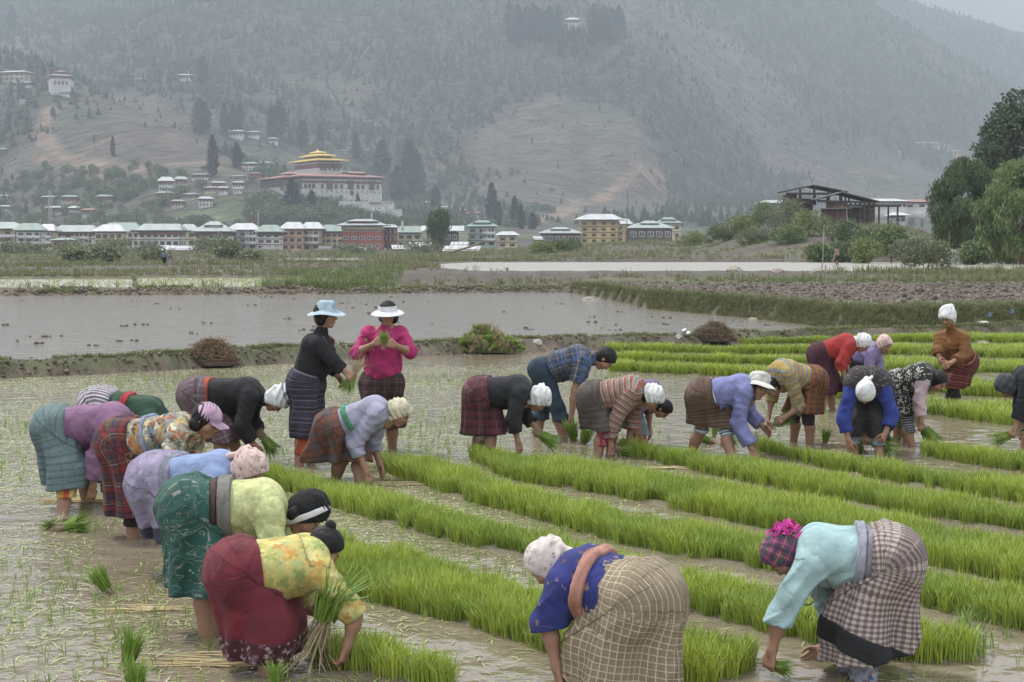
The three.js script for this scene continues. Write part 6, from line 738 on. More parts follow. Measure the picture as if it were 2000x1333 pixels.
worker('bluehat', { label: 'standing worker in a black cardigan and pale blue bucket hat', a: 8, hip: [598, 742], neck: [626, 658], head: [637, 616], feet: [[582, 912], [606, 902]], hands: [[684, 735], [668, 745]], elbows: [[650, 705], [640, 712]], grip: [1, 1], hp: 4,
  top: { name: 'cardigan', mat: plain(0x17171a), sleeve: 0.94, hem: -0.08, hip: 0.15, belly: 0.12 }, skirt: { mat: stripes(0.10, [[0.3, 0x2f2838], [0.08, 0x554a60], [0.32, 0x2a2431], [0.06, 0x6a5f70], [0.24, 0x33293c]]), hem: 854, flare: 0.01, wide: 0.88 }, trousers: [{ name: 'leggings', mat: plain(0xb4491f), cuff: 884, r: 0.072, short: true }], headwear: [['hairLong', hairMat], ['bucket', plain(0xa9c1cf), 'bucket_hat', { rx: -0.05 }]] });
worker('pink', { label: 'standing worker in a bright pink shirt and white sun visor, facing the camera', a: 92, hip: [746, 748], neck: [752, 640, 0.0], head: [757, 613, 0.06], feet: [[722, 886], [766, 876]], hands: [[738, 668, 0.32], [764, 672, 0.32]], elbows: [[696, 690, 0.10], [802, 688, 0.10]], grip: [1, 1], palm: [[1, 0.1, -0.5], [-1, 0.1, -0.5]], hp: 8, hy: 6,
  top: { name: 'shirt', mat: plain(0xc6266e), sleeve: 0.66, cuff: 0.062, hem: -0.12, hip: 0.125, bulk: 0.0 }, skirt: { mat: plaid(0.10, 0x3c2426, [[0.0, 0.08, 0x6d5a50, 0.6], [0.4, 0.46, 0x191820, 0.7], [0.7, 0.74, 0x86413e, 0.6]]), hem: 838, wide: 0.82 }, headwear: [['hairLong', hairMat], ['visor', floral(0.14, 0xdadade, [0x50506a, 0xdadade], 12, 0.004, 0.010, 4), 'sun_visor']] });
worker('lilac', { label: 'worker in a pale lavender sweater, cream headscarf and rust checked skirt', a: 8, hip: [658, 834], neck: [752, 796], head: [780, 808], feet: [[652, 934], [706, 942]], hands: [[722, 938], [746, 922]], elbows: [[692, 868], [728, 862]], hp: 34, s: 0.95,
  top: { name: 'sweater', mat: plain(0x9c9bb4), sleeve: 0.72, cuff: 0.055, hem: 0.08, bulk: 0.008, drape: [[[0.2, -0.05, 0.06], [0.12, -0.17, 0.08], 0.09, 0.05]] }, belts: [{ at: 0.33, w: 0.10, mat: plain(0x3a8a5c), grow: 0.016, tilt: -0.25 }], skirt: { mat: plaid(0.12, 0x59382c, [[0.0, 0.3, 0x4b5158, 0.5], [0.5, 0.8, 0x7a3d24, 0.55], [0.9, 0.93, 0x1c1a1c, 0.7]]), hem: 902, flare: 0.05, foldAmp: 0.022, folds: 6, drape: [[[-0.1, 0, 0.05], [618, 895], 0.15, 0.13]] }, headwear: [['hair', hairMat], ['towel', cream, 'headscarf', { s: 1.02 }]] });
worker('blackjacket', { label: 'worker in a black jacket with white piping and maroon plaid skirt, white head wrap', a: 10, hip: [944, 768], neck: [1030, 760], head: [1052, 782], feet: [[928, 890], [958, 896]], hands: [[1014, 876], [1058, 850]], hp: 58, s: 0.95,
  top: { mat: plain(0x222326), sleeve: 0.80, cuff: 0.056, hem: 0.08, bulk: 0.012 }, belts: [{ at: 0.14, w: 0.06, mat: stripes(0.03, [[0.3, 0xcfcfcc], [0.4, 0x1c1c1c], [0.3, 0xcfcfcc]]), grow: 0.020, tilt: -0.2, name: 'white_trim' }], skirt: { mat: plaid(0.08, 0x52242c, [[0.0, 0.10, 0x20242f, 0.8], [0.4, 0.46, 0x8e7a7a, 0.45], [0.6, 0.75, 0x7a2630, 0.6]]), hem: 848, flare: 0.05, foldAmp: 0.018 }, trousers: [{ name: 'leggings', mat: plain(0xc4b4b4), cuff: 862, r: 0.07, short: true, only: 0 }], headwear: [['hair', hairMat], ['towelTall', white, 'head_wrap', { s: 1.04 }]] });
worker('plaid', { label: 'bareheaded worker in a blue plaid shirt and rolled up jeans', a: 6, hip: [1056, 722], neck: [1150, 696], head: [1182, 702], feet: [[1108, 858], [1048, 854]], hands: [[1114, 830], [1146, 800]], hp: 66, s: 1.04,
  top: { name: 'shirt', mat: plaid(0.16, 0x2c4266, [[0.0, 0.16, 0x24365a, 0.9], [0.2, 0.24, 0xa8823e, 0.7], [0.45, 0.6, 0x4f6a90, 0.6], [0.7, 0.74, 0xb8925a, 0.7], [0.8, 0.95, 0x5a5440, 0.5]]), sleeve: 0.36, cuff: 0.07, hem: 0.22, bulk: 0.01, hip: 0.12 }, over: [{ name: 'undershirt', mat: plain(0x4a3630), hem: 0.06, cut: [[[0.36], [1, 0, 0]]], collar: 0, hip: 0.10, bulk: -0.018 }], trousers: [{ name: 'jeans', mat: plain(0x2c3e50), cuff: 822, r: 0.078, roll: 1 }], headwear: [['hair', hairMat, 'hair', { s: 1.03 }]] });
worker('striped', { label: 'worker in a rust and grey striped sweater with a white head wrap and brown skirt', a: 16, hip: [1166, 776], neck: [1252, 758], head: [1274, 778], feet: [[1165, 892], [1192, 884]], hands: [[1194, 886], [1226, 872]], elbows: [[1192, 836], null], hp: 56, s: 0.97,
  top: { name: 'sweater', mat: stripes(0.055, [[0.42, 0x8f4a3a], [0.16, 0x8a8074], [0.2, 0x6e665e], [0.22, 0x948a7c]]), sleeve: 0.80, cuff: 0.06, hem: 0.05, bulk: 0.012 }, skirt: { mat: stripes(0.05, [[0.5, 0x554a42], [0.5, 0x473d37]]), hem: 838, flare: 0.01 }, trousers: [{ name: 'leggings', mat: floral(0.08, 0xa02a48, [0xd2b0b4], 10, 0.004, 0.007, 2), cuff: 868, r: 0.066, short: true, only: 0 }], headwear: [['hairLong', hairMat], ['towel', white, 'head_wrap', { s: 1.05 }]] });
worker('hidden', { label: 'worker mostly hidden behind the striped sweater, with a white cloth over the back', a: 24, hip: [1220, 762], neck: [1282, 766], head: [1296, 800], feet: [[1268, 870], [1240, 866]], hands: [[1250, 858], [1270, 850]], hp: 70, s: 0.85,
  top: { name: 'shirt', mat: plain(0x76608c), sleeve: 0.6, hem: 0.1 }, belts: [{ at: 0.2, w: 0.42, mat: white, name: 'white_cloth', grow: 0.02 }], trousers: [{ name: 'trousers', mat: plain(0x7c98a0), cuff: 848, r: 0.078 }], headwear: [['hair', hairMat]] });
worker('periwinkle', { label: 'worker in a periwinkle blue blouse and puffy white sun hat, face turned to the camera', a: 14, hip: [1382, 772], neck: [1466, 756], head: [1482, 758], feet: [[1346, 884], [1438, 897]], hands: [[1474, 890], [1500, 842]], elbows: [[1442, 826], null], hp: 12, s: 0.95, hy: 48, roll: -18,
  top: { name: 'blouse', mat: plain(0x7a7fb8), sleeve: 0.92, cuff: 0.062, hem: 0.06, bulk: 0.012, drape: [[[0.2, -0.06, 0.05], [0.12, -0.2, 0.06], 0.09, 0.05]] }, belts: [{ at: 0.18, w: 0.07, mat: white, grow: 0.018, tilt: -0.3, name: 'white_sash' }], skirt: { mat: stripes(0.06, [[0.4, 0x54402c], [0.12, 0x7a5a3c], [0.36, 0x4a3829], [0.12, 0x6b4a44]]), hem: 832, flare: 0.0, wide: 1.05, drape: [[[0.0, -0.02, 0], [1425, 815], 0.15, 0.13]] }, trousers: [{ name: 'leggings', mat: stripes(0.03, [[0.5, 0xb4c4cc], [0.5, 0x54707e]]), cuff: 848, r: 0.07, short: true }], headwear: [['hair', hairMat], ['sunhat', offwhite, 'sun_hat', { rx: -0.34, p: [0, 0.012, -0.01] }]] });
worker('yellowstripe', { label: 'worker in a yellow and grey striped sweater and orange brown skirt, facing left', a: 158, hip: [1578, 742], neck: [1520, 722], head: [1508, 758], feet: [[1582, 870], [1548, 864]], hands: [[1524, 822], [1500, 826]], elbows: [[1562, 796], null], grip: [1, 0], hp: 66, s: 0.88,
  top: { name: 'sweater', mat: stripes(0.05, [[0.45, 0xa88a3e], [0.15, 0x8a7e62], [0.25, 0x7a7a78], [0.15, 0xa39468]]), sleeve: 0.66, cuff: 0.062, hem: -0.02, bulk: 0.01 }, skirt: { mat: plaid(0.05, 0x7a4522, [[0.0, 0.2, 0x3a2a22, 0.6], [0.5, 0.6, 0xa06a34, 0.5]]), hem: 806, foldAmp: 0.018 }, trousers: [{ name: 'knee_breeches', mat: plain(0x3a302e), cuff: 828, r: 0.072, short: true }], headwear: [['hair', hairMat]] });
worker('red', { label: 'worker in a red sweater and dark maroon skirt with a white head wrap, farther back', a: 12, hip: [1606, 692], neck: [1666, 668], head: [1686, 672], feet: [[1606, 804], [1628, 800]], hands: [[1654, 750], [1668, 742]], hp: 52, s: 0.92,
  top: { name: 'sweater', mat: plain(0xb0241f), sleeve: 0.68, cuff: 0.064, hem: 0.12, bulk: 0.01 }, skirt: { mat: plain(0x491a2c), hem: 768, flare: 0.02 }, headwear: [['hair', hairMat], ['towel', white, 'head_wrap', { s: 1.04 }]] });
worker('violet', { label: 'worker in a violet shirt and pale pink head wrap behind the red sweater', a: 32, hip: [1664, 698], neck: [1712, 684], head: [1728, 674], feet: [[1672, 792], [1700, 788]], hands: [[1705, 770], [1728, 765]], hp: 24, s: 0.86, hy: 22, roll: -8,
  top: { name: 'shirt', mat: plain(0x9180b6), sleeve: 0.8, hem: 0.1, bulk: 0.006 }, skirt: { mat: dark, hem: 760 }, headwear: [['hair', hairMat], ['towelTall', plain(0xd7b3a8), 'head_wrap']] });
worker('bluesleeve', { label: 'worker facing the camera in blue sleeves, dark pinafore and white kerchief', a: 90, hip: [1696, 752], neck: [1694, 744, 0.40], head: [1690, 768, 0.50], feet: [[1668, 888], [1718, 892]], D: 16.75, hands: [[1660, 872, 0.10], [1726, 858, 0.14]], elbows: [[1648, 816, 0.05], [1742, 812, 0.05]], grip: [0, 1], hp: 78, s: 0.95,
  top: { name: 'shirt', mat: plain(0x2a3f9a), sleeve: 0.84, cuff: 0.062, hem: 0.2, bulk: 0.008, collar: 0 }, over: [{ name: 'pinafore', mat: floral(0.16, 0x35302f, [0x8d8280, 0x5c5050, 0x24201f], 70, 0.004, 0.008, 6), hem: 0.0, bulk: 0.012, collar: 0 }], skirt: { mat: floral(0.16, 0x2b2827, [0x6d6462, 0x443d3c, 0x1d1a1a], 70, 0.004, 0.008, 7), hem: 848, foldAmp: 0.014 }, trousers: [{ name: 'trousers', mat: plain(0x8095a0), cuff: 862, r: 0.074, short: true }], headwear: [['hair', hairMat], ['kerchief', white, 'kerchief', { s: 1.06 }]] });
worker('dotted', { label: 'bareheaded worker in a black and white dotted pinafore with pale pink sleeves', a: 28, hip: [1752, 752], neck: [1816, 730], head: [1832, 746], feet: [[1786, 872], [1752, 864]], hands: [[1800, 836], [1768, 850]], grip: [1, 1], hp: 44, s: 0.88, hy: 8,
  top: { name: 'blouse', mat: plain(0xc4a9ac), sleeve: 0.86, cuff: 0.058, hem: 0.2, bulk: 0.008 }, over: [{ name: 'pinafore', mat: floral(0.10, 0x1e1e1c, [0xc9c6b8], 26, 0.006, 0.009, 11), hem: -0.02, bulk: 0.008, collar: 0 }], belts: [{ at: 0.12, w: 0.12, mat: plain(0xc6ccd0), grow: 0.03, name: 'white_sash' }], skirt: { mat: floral(0.10, 0x1e1e1c, [0xb5b2a6], 26, 0.006, 0.009, 12), hem: 806 }, trousers: [{ name: 'leggings', mat: stripes(0.025, [[0.5, 0x8a9298], [0.5, 0x2c3238]]), cuff: 842, r: 0.068, short: true }], headwear: [['hairLong', hairMat, 'hair', { s: 1.05 }]] });
worker('ochre', { label: 'worker in an ochre blouse and red woven skirt standing in the far rice', a: 128, hip: [1876, 704], neck: [1859, 652], head: [1851, 620], feet: [[1848, 788], [1874, 788]], hands: [[1850, 714, 0.30], [1836, 706, 0.20]], elbows: [[1886, 692, 0.1], [1832, 684, 0.1]], grip: [1, 1], hp: 30,
  top: { name: 'blouse', mat: plain(0x84501f), sleeve: 0.84, cuff: 0.068, hem: -0.02, bulk: 0.004 }, skirt: { mat: stripes(0.08, [[0.3, 0x5c1f1c], [0.1, 0x9a5a3a], [0.25, 0x4a1a1a], [0.1, 0x7f2f28], [0.25, 0x541d1b]]), hem: 756, flare: 0.02, wide: 0.92 }, trousers: [{ name: 'leggings', mat: dark, cuff: 778, r: 0.068, short: true }], headwear: [['hair', hairMat], ['towelTall', white, 'head_wrap', { s: 1.02 }]] });
worker('hooded', { label: 'worker in dark clothes and grey checked head cloth, cut by the right edge', a: 176, hip: [2050, 752], neck: [1990, 738], head: [1966, 756], feet: [[1992, 872], [2042, 872]], hands: [[1978, 848], [1994, 856]], elbows: [[1994, 806], null], grip: [1, 1], hp: 58, s: 0.86,
  top: { mat: plain(0x1e2026), sleeve: 0.74, cuff: 0.062, hem: 0.0, bulk: 0.014 }, skirt: { mat: dark, hem: 826 }, trousers: [{ name: 'trousers', mat: plain(0x2c3440), cuff: 842, r: 0.076, short: true }], headwear: [['hair', hairMat], ['hood', plaid(0.07, 0x34383e, [[0.0, 0.2, 0x4e545c, 0.6], [0.5, 0.6, 0x24272c, 0.7]]), 'head_cloth']] });
worker('beige', { label: 'worker in a large beige checked skirt and blue print blouse, nearest the camera', a: 207, hip: [1248, 1172], neck: [1112, 1122], head: [1070, 1104], feet: [[1165, 1348], [1235, 1352]], hands: [[1092, 1330], [1120, 1325]], elbows: [[1072, 1222], null], hp: 50, s: 0.92,
  top: { name: 'blouse', mat: floral(0.30, 0x232c78, [0x8a6a5a, 0x6d4a44, 0x9a8060, 0x1a205c], 34, 0.008, 0.016, 14), sleeve: 0.55, cuff: 0.07, hem: 0.3, bulk: 0.022 }, belts: [{ at: 0.62, w: 0.16, mat: plain(0xb67a68), grow: 0.02, tilt: 0.5, name: 'salmon_shawl' }],
  skirt: { mat: fabric(0.031, (u, v) => band(u, 0, 0.14) || band(v, 0, 0.14) ? [0.64, 0.60, 0.50] : (band(u, 0.5, 0.57) || band(v, 0.5, 0.57) ? [0.50, 0.45, 0.36] : [0.46, 0.41, 0.335]), { px: 64 }), hem: 1340, waist: 0.58, wide: 1.12, flare: 0.06, folds: 5, foldAmp: 0.02, tilt: [-0.12, 0, 0] }, headwear: [['hair', hairMat], ['scarf', floral(0.2, 0xc8bcb4, [0x9a6a62, 0xb09a92, 0xd6cec8], 30, 0.004, 0.010, 15), 'headscarf', { s: 1.02 }]] });
worker('aqua', { label: 'worker in an aqua shirt and black banded grey check skirt, lower right', a: 187, hip: [1728, 1092], neck: [1566, 1076], head: [1530, 1086], feet: [[1692, 1328], [1660, 1308]], hands: [[1502, 1296], [1588, 1284, -0.12]], elbows: [[1524, 1205], [1640, 1240, -0.12]], grip: [1, 0], hp: 66, s: 0.88, palm: [null, [-0.4, 0.2, 1]],
  top: { name: 'shirt', mat: plain(0x9cc0c0), sleeve: 0.62, cuff: 0.066, hem: 0.24, bulk: 0.008 }, belts: [{ at: 0.32, w: 0.11, mat: fabric(0.22, (u, v) => (band(u, 0.1, 0.16) && v > 0.2 && v < 0.75) || (band(v, 0.4, 0.46) && u > 0.3) ? [0.28, 0.28, 0.31] : [0.50, 0.50, 0.54]), grow: 0.028, name: 'shawl' }, { at: 0.20, w: 0.13, mat: plain(0x8e8e96), grow: 0.018, name: 'rolled_waistband' }],
  skirt: { mat: fabric(0.024, (u, v) => { const a = u < 0.5, b = v < 0.5; return a && b ? [0.33, 0.28, 0.27] : a || b ? [0.47, 0.42, 0.40] : [0.62, 0.58, 0.55]; }, { px: 64 }), hem: 1272, flare: 0.05, folds: 5, foldAmp: 0.016, wide: 1.06, tilt: [0.16, 0, 0], drape: [[[0.0, 0, 0], [1660, 1215], 0.14, 0.12]], bands: [{ name: 'black_band', mat: plain(0x1c1c1e), planes: [[[1700, 1238], [0.42, 1, 0]], [[1700, 1284], [-0.42, -1, 0]]] }] }, trousers: [{ name: 'leggings', mat: floral(0.14, 0x8e93a0, [0xa3603c, 0x3a4a78, 0x6a5a80, 0xb0b4bc], 26, 0.008, 0.016, 17), cuff: 1326, r: 0.074, short: true }], headwear: [['hair', hairMat], ['scarf', plaid(0.10, 0x7a3558, [[0.0, 0.15, 0x2f4a44, 0.8], [0.3, 0.34, 0xb9a84a, 0.7], [0.5, 0.65, 0x2c3540, 0.7], [0.8, 0.84, 0xc05a9a, 0.7]]), 'headscarf']] });
// ---------- far people, bundles, heaps and small things ----------
worker('hoe', { label: 'man in dark shorts working with a hoe at the edge of the bright water strip', group: 'people in the far fields', gy: 0.72, cell: 0.02, a: 168, hip: [1637, 501], neck: [1634, 488], head: [1633, 484], feet: [[1638, 518], [1634, 518]], hands: [[1630, 498], [1629, 501]], hp: 30, top: { name: 'vest', mat: plain(0x8a6f66), sleeve: 0 }, trousers: [{ name: 'shorts', mat: dark, cuff: 510, r: 0.09 }], headwear: [['hair', hairMat]] });
worker('far', { label: 'distant person in a blue grey top and black skirt near the tin sheds', group: 'people in the far fields', gy: 0.5, D: 147, cell: 0.02, a: -70, hip: [320, 504], neck: [320, 495, 0], head: [320, 491, 0], feet: [[319, 518], [321.5, 518]], hp: 0, s: 0.86, top: { mat: plain(0x6a7488), sleeve: 0.9, belly: 0 }, skirt: { mat: black, hem: 516, wide: 0.85 }, headwear: [['hair', hairMat]] });
worker('far2', { label: 'distant person in a brown top and brownish skirt near the tin sheds', group: 'people in the far fields', gy: 0.5, D: 147, cell: 0.02, a: -100, hip: [332, 507], neck: [332, 499, 0], head: [331.5, 495, 0], feet: [[331, 519], [333.5, 519]], hp: 0, s: 0.8, top: { mat: plain(0x7a5c54), sleeve: 0.9, belly: 0 }, skirt: { mat: plain(0x55464a), hem: 517, wide: 0.85 }, headwear: [['hair', hairMat]] });
{ const h = thing('hoe', 'long handled hoe held by the man at the water strip', 'hoe', P(1631, 500, 127)); const m = bx('handle', 0.04, 1.35, 0.04, -0.14, -0.28, 0.12, W.khaki, h); m.rotation.z = -0.35; bx('blade', 0.22, 0.03, 0.14, -0.38, -0.9, 0.12, W.frame, h); }
const leafG = (() => { const t = tuftGeo(120, 0.23, 0.042, 0.0075, 0.70, [[0.115, 0.225, 0.022], [0.25, 0.36, 0.05]]); return t; })(), rootG = (() => { const t = tuftGeo(60, 0.13, 0.036, 0.007, 0.8, [[0.22, 0.15, 0.085], [0.44, 0.35, 0.22]]); t.rotateX(Math.PI); return t; })(), longRootG = (() => { const t = tuftGeo(54, 0.24, 0.03, 0.006, 1.0, [[0.24, 0.17, 0.09], [0.46, 0.38, 0.23]]); t.rotateX(Math.PI); return t; })();
const bundleMat = leafMat([1, 1, 1], { vertexColors: true, roughness: 0.7 });
function bundle(p, dir, s, label, group, long) { const r = thing('rice_bundle', label, 'rice bundle', p, 0, group); r.quaternion.setFromUnitVectors(V(0, 1, 0), V(...dir).normalize()); r.scale.setScalar(s); const l = part('leaves', leafG, bundleMat, r); l.userData.kind = 'stuff'; const k = part('roots', long ? longRootG : rootG, bundleMat, r); k.userData.kind = 'stuff'; return r; }
const held = [
  ['maroon', 632, 1208, [0.35, 0.9, 0.3], 1.15, 'bundle held by the worker in the yellow print shirt', 0.02, 1], ['pink', 750, 670, [0, 1, 0.35], 0.5, 'bundle held upright by the standing worker in pink', 0.36], ['bluehat', 690, 732, [-0.35, -0.8, 0.3], 0.8, 'mostly brown bundle held by the worker in the blue hat', 0.02, 1], ['redbelt', 516, 858, [0.6, -0.7, 0.2], 0.85, 'bundle hanging from the hand of the worker with the orange sash', 0.05], ['blackjacket', 1058, 850, [0.85, -0.5, 0.3], 0.9, 'bundle held by the worker with white jacket piping', 0.08], ['striped', 1214, 878, [0.9, -0.15, 0.2], 0.9, 'bundle held low by the worker in the striped rust sweater', 0.1], ['hidden', 1250, 860, [0.3, -0.8, 0.2], 0.6, 'small bundle of the half hidden worker', 0.0], ['periwinkle', 1474, 876, [0.1, -1, 0.2], 0.75, 'trailing roots in the hand of the periwinkle worker', 0.06, 1], ['yellowstripe', 1515, 828, [0.5, 0.3, 0.2], 0.85, 'bundle held by the worker in the yellow striped sweater', 0.04, 1], ['red', 1655, 756, [0.2, -1, 0.2], 0.95, 'bundle held by the worker in the red sweater', 0.04], ['bluesleeve', 1706, 862, [0.9, -0.25, 0.4], 1.1, 'large bundle hanging in front of the worker with blue sleeves', 0.30], ['dotted', 1806, 838, [0.6, -0.8, 0.2], 1.05, 'bundle dangling from the dotted pinafore worker', 0.1, 1], ['dotted', 1766, 852, [-0.05, 1, 0.2], 0.6, 'brown bundle in the other hand of the dotted pinafore worker', 0.0, 1], ['hooded', 1972, 850, [-0.9, -0.3, 0.2], 0.9, 'bundle held by the hooded worker at the edge', 0.1, 1], ['aqua', 1508, 1300, [0.8, -0.1, 0.4], 0.45, 'small tuft between the fingers of the aqua shirt worker', 0.05]];
for (const [k, px, py, d, s, l, dz, lg] of held) bundle(P(px, py, crew[k].D - dz), d, s * 1.2, l, 'bundles in the hands of workers', lg);
for (const [px, py, d, s, l] of [[128, 1030, [1, 0.25, 0.2], 0.85, 'green bundle lying right of the mauve worker\'s foot'], [114, 1022, [-0.1, -0.2, 1], 0.8, 'bundle with roots up beside the mauve worker\'s foot'], [208, 1150, [-0.45, 0.8, 0.2], 0.72, 'bundle lying alone in the water at mid left'], [250, 1290, [0.25, 1, 0.2], 0.75, 'bundle standing in the water at the lower left'], [262, 1352, [0.1, 1, 0.2], 0.7, 'bundle half cut by the bottom edge'], [538, 1340, [0, 1, 0.1], 0.5, 'tuft in front of the maroon skirt at the bottom edge'], [1612, 862, [0.1, 1, 0.2], 0.62, 'round bundle standing behind the blue sleeved worker'], [1120, 856, [-0.2, 0.9, 0.4], 0.95, 'first bundle in front of the jeans worker'], [1140, 862, [0.3, 0.9, 0.4], 1.0, 'second bundle in front of the jeans worker'], [1385, 862, [-0.8, 0.3, 0.2], 0.7, 'bundle lying between the feet of the periwinkle worker'], [1418, 866, [0.8, 0.3, 0.2], 0.6, 'smaller bundle between the feet of the periwinkle worker'], [1682, 880, [-0.4, 0.5, 0.4], 0.7, 'bundle lying in the water under the blue sleeved worker'], [1395, 850, [0.2, 1, 0], 0.5, 'tiny tuft behind the periwinkle worker']]) bundle(G(px, py, 0.03), d, s * 1.15, l, 'bundles lying in the water');
// the pile of pulled seedlings on the bund
const land = (px, py, D0 = 18) => { const r = ray(px, py); for (let D = D0; D < 140; D += 0.04) { const t = -D / r.z, y = EYE + r.y * t; if (y < Math.max(gH(r.x * t, -D), 0)) return V(r.x * t, y, -D); } return P(px, py, 40); };
{ const c = land(958, 688), m = 27 * 0.0003; void m; let n = 0; const mg = new THREE.SphereGeometry(1, 24, 12, 0, 6.2832, 0, Math.PI / 2).scale(0.5, 0.32, 0.26); part('bundle_pile_core', mg, std({ color: C(0.07, 0.07, 0.03) })).position.copy(c); tag(scene.children[scene.children.length - 1], 'dark matted core under the heap of pulled seedlings', 'heap'); for (let k = 0; k < 600 && n < 130; k++) { const a = rnd() * 6.28, r = Math.sqrt(rnd()), x = Math.cos(a) * r * 0.60, z = Math.sin(a) * r * 0.34, h = 0.44 * Math.sqrt(1 - r * r) * (0.85 + 0.3 * noise3(x * 4, 1, z * 4)), d = V(x * 1.6 + rr(-0.7, 0.7), rr(-0.5, 0.7), z * 1.5 + rr(-0.3, 0.8)); const fl = rnd() < 0.5; if (fl) d.negate(); bundle(V(c.x + x, c.y + h * rr(0.9, 1.08), c.z + z), [d.x, d.y, d.z], fl ? rr(0.6, 0.85) : rr(0.42, 0.68), 'pulled rice bundle heaped with many others on the earth bund', 'pile of pulled seedlings on the bund', fl); n++; } }
// straw and dung heaps
function heap(px, py, D, w, h, label, c0, c1) {
  const p = land(px, py), r = thing('straw_heap', label, 'heap', p), g = new THREE.SphereGeometry(1, 40, 20, 0, 6.2832, 0, Math.PI / 2), q = g.attributes.position; for (let i = 0; i < q.count; i++) { const x = q.getX(i), y = q.getY(i), z = q.getZ(i), n = 1 + 0.35 * fbm(x * 2.2 + px, y * 2.2, z * 2.2, 4); q.setXYZ(i, x * w * n, Math.pow(Math.max(0, y), 1.25) * h * n - 0.03, z * w * 0.7 * n); } g.computeVertexNormals(); part('mound', g, std({ color: C(0.085, 0.06, 0.04), bumpMap: rep(soilBump, 0.2), bumpScale: 0.05 }), r);
  const st = new THREE.BoxGeometry(0.005, 0.005, 0.16), l = []; for (let k = 0; k < 900; k++) { const a = rnd() * 6.283, t = Math.sqrt(rnd()) * 1.02, x = Math.cos(a) * t, z = Math.sin(a) * t, y = Math.pow(Math.sqrt(Math.max(0, 1 - t * t)), 1.25), n = 1 + 0.35 * fbm(x * 2.2 + px, Math.sqrt(Math.max(0, 1 - t * t)) * 2.2, z * 2.2, 4); l.push([x * w * n, y * h * n, z * w * 0.7 * n, rr(0.5, 1.4), rnd() * 6.28, rr(-0.9, 0.9), 0, mix3(c0, c1, rnd())]); } scatter('straw', st, std({}), l, r);
}
heap(415, 710, 26.4, 0.40, 0.40, 'brown heap of dug up straw and roots on the bund at the left', [0.07, 0.05, 0.035], [0.26, 0.18, 0.10]); heap(1396, 664, 35.6, 0.40, 0.36, 'brown straw heap on the bund behind the far rice', [0.08, 0.06, 0.04], [0.23, 0.17, 0.10]);
const stalkG = new THREE.CylinderGeometry(0.003, 0.004, 0.5, 5).rotateZ(Math.PI / 2);
for (const [px, py, n, w, label] of [[150, 978, 34, 0.22, 'pale straw stalks floating behind the mauve worker'], [400, 1290, 26, 0.28, 'long straw stalks floating left of the maroon skirt'], [300, 1190, 14, 0.15, 'straw stalks floating beside the single bundle'], [1308, 915, 12, 0.08, 'little heap of dry straw between the rice strips'], [1850, 866, 12, 0.08, 'tan straw floating by the dotted worker'], [800, 945, 14, 0.14, 'straw scraps at the end of the rice strip near the lavender sweater']]) { const p = G(px, py, 0.006), r = thing('floating_straw', label, 'straw', p, 0, 'straw on the water'), gs = []; for (let k = 0; k < n; k++) { const g = stalkG.clone(); g.scale(rr(0.35, 1), 1, 1); g.rotateY(rr(-0.35, 0.35)); g.translate(rr(-w, w), rr(0, 0.012), rr(-w, w) * 0.5); gs.push(g); } const m = part('stalks', mergeGeometries(gs), std({ color: C(0.45, 0.36, 0.20) }), r); m.userData.kind = 'stuff'; }
// bags, pots and cups left on the bund
const lump = (name, px, py, D, s, mat, label, cat, k = 9) => { const g = new THREE.IcosahedronGeometry(1, 4), q = g.attributes.position; for (let i = 0; i < q.count; i++) { const v = V(q.getX(i), q.getY(i), q.getZ(i)), n = 1 + 0.5 * fbm(v.x * 1.6 + k, v.y * 1.6, v.z * 1.6, 4); q.setXYZ(i, v.x * n * s[0], v.y * n * s[1], v.z * n * s[2]); } g.computeVertexNormals(); const m = part(name, g, mat); m.position.copy(land(px, py)).add(V(0, s[1] * 0.5, 0)); tag(m, label, cat); };
lump('dark_bag', 1036, 654, 27.6, [0.15, 0.09, 0.12], black, 'crumpled black bag beside the pile of seedlings', 'bag'); lump('dark_cloth', 1160, 655, 28.4, [0.17, 0.05, 0.12], plain(0x2a2622), 'dark folded cloth on the bund behind the plaid shirt', 'cloth', 3); lump('white_sack', 1915, 634, 35, [0.2, 0.06, 0.15], offwhite, 'pale sack lying on the bund at the right', 'sack', 5); lump('pale_cloth', 1050, 672, 27.2, [0.09, 0.06, 0.06], offwhite, 'small pale rag at the foot of the seedling pile', 'cloth', 8);
const potG = lathe([[0.001, 0], [0.075, 0], [0.088, 0.03], [0.088, 0.10], [0.095, 0.105], [0.092, 0.11], [0.082, 0.10], [0.08, 0.02], [0.001, 0.012]], 24), potM = std({ color: C(0.72, 0.72, 0.72), metalness: 0.7, roughness: 0.35 });
for (const [px, py, rx, l] of [[1327, 660, 1.2, 'tipped tin pot beside the straw heap, front one'], [1338, 653, 0.1, 'upright tin pot by the straw heap'], [1346, 658, -1.0, 'tin lid leaning by the straw heap']]) { const m = part('tin_pot', potG, potM); m.position.copy(land(px, py)).add(V(0, 0.03, 0)); m.scale.setScalar(0.6); m.rotation.set(rx, 0.4, 0.3); tag(m, l, 'pot', 'tin pots on the bund'); }
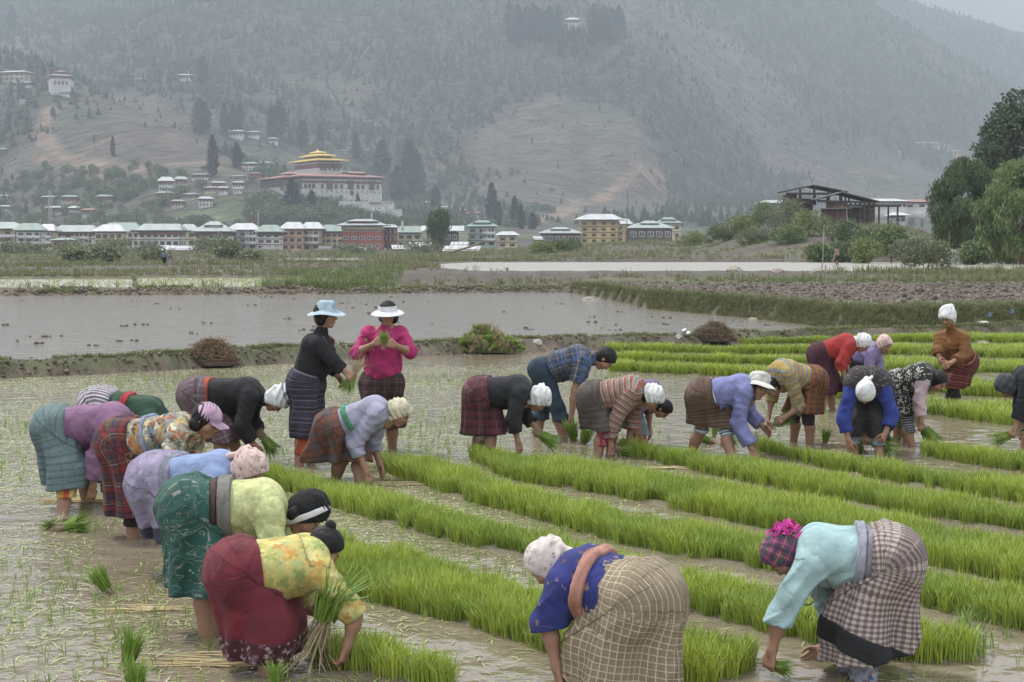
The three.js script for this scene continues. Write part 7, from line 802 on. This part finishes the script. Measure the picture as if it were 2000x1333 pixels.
for (const [px, py, l] of [[1932, 624, 'small blue cup on the bank, left of two'], [1976, 617, 'small blue cup on the bank, right of two']]) { const m = part('blue_cup', potG, plain(0x7f93b8)); m.position.copy(land(px, py)).add(V(0, 0.03, 0)); m.rotation.z = 0.5; tag(m, l, 'cup', 'blue cups on the bank'); }
// pink tassels on the tartan headscarf and a cord at the aqua worker's neck
{ const c = crew.aqua, g = []; for (let k = 0; k < 46; k++) { const s = new THREE.PlaneGeometry(0.018, 0.07, 2, 3); wave(s, (v) => { v.z += 0.014 * Math.sin(v.y * 60 + k); v.x += 0.008 * Math.sin(v.y * 40 + k * 2); }); s.rotateX(rr(-1, 1)); s.rotateZ(rr(-1.4, 1.4)); s.rotateY(rnd() * 6); s.translate(rr(-0.05, 0.05), rr(-0.02, 0.03), rr(-0.05, 0.05)); g.push(s); } const m = part('tassels', mergeGeometries(g), std({ color: C(0.55, 0.06, 0.30), side: THREE.DoubleSide }), c.root); m.position.copy(V(0, 0.045, -0.125).multiplyScalar(c.hs).applyQuaternion(c.hq).add(c.head)).sub(c.ctr);
  const n0 = c.at(0.97, -0.07).sub(c.ctr), tube = new THREE.TubeGeometry(new THREE.CatmullRomCurve3([n0, n0.clone().add(V(-0.02, -0.1, 0.02)), n0.clone().add(V(0.01, -0.19, 0.03)), n0.clone().add(V(0.05, -0.17, 0.03)), n0.clone().add(V(0.07, -0.02, 0))]), 24, 0.005, 6); part('neck_cord', tube, offwhite, c.root); }
// white cloth ends tied behind the headwraps and beads of the standing workers
for (const [k, col] of [['bluehat', 0x7a2a22]]) { const c = crew[k], a = c.at(0.98, 0.0).sub(c.ctr), f = c.dors.clone().negate(), pts = []; for (let i = 0; i <= 12; i++) { const t = i / 12 * Math.PI * 2; pts.push(a.clone().addScaledVector(c.side, Math.sin(t) * 0.07).addScaledVector(f, 0.11 + 0.035 * (1 - Math.cos(t))).addScaledVector(c.T, -0.10 * (1 - Math.cos(t)) + 0.01)); } part('bead_necklace', new THREE.TubeGeometry(new THREE.CatmullRomCurve3(pts, true), 60, 0.008, 6, true), plain(col), c.root); }
renderer.render(scene, camera);
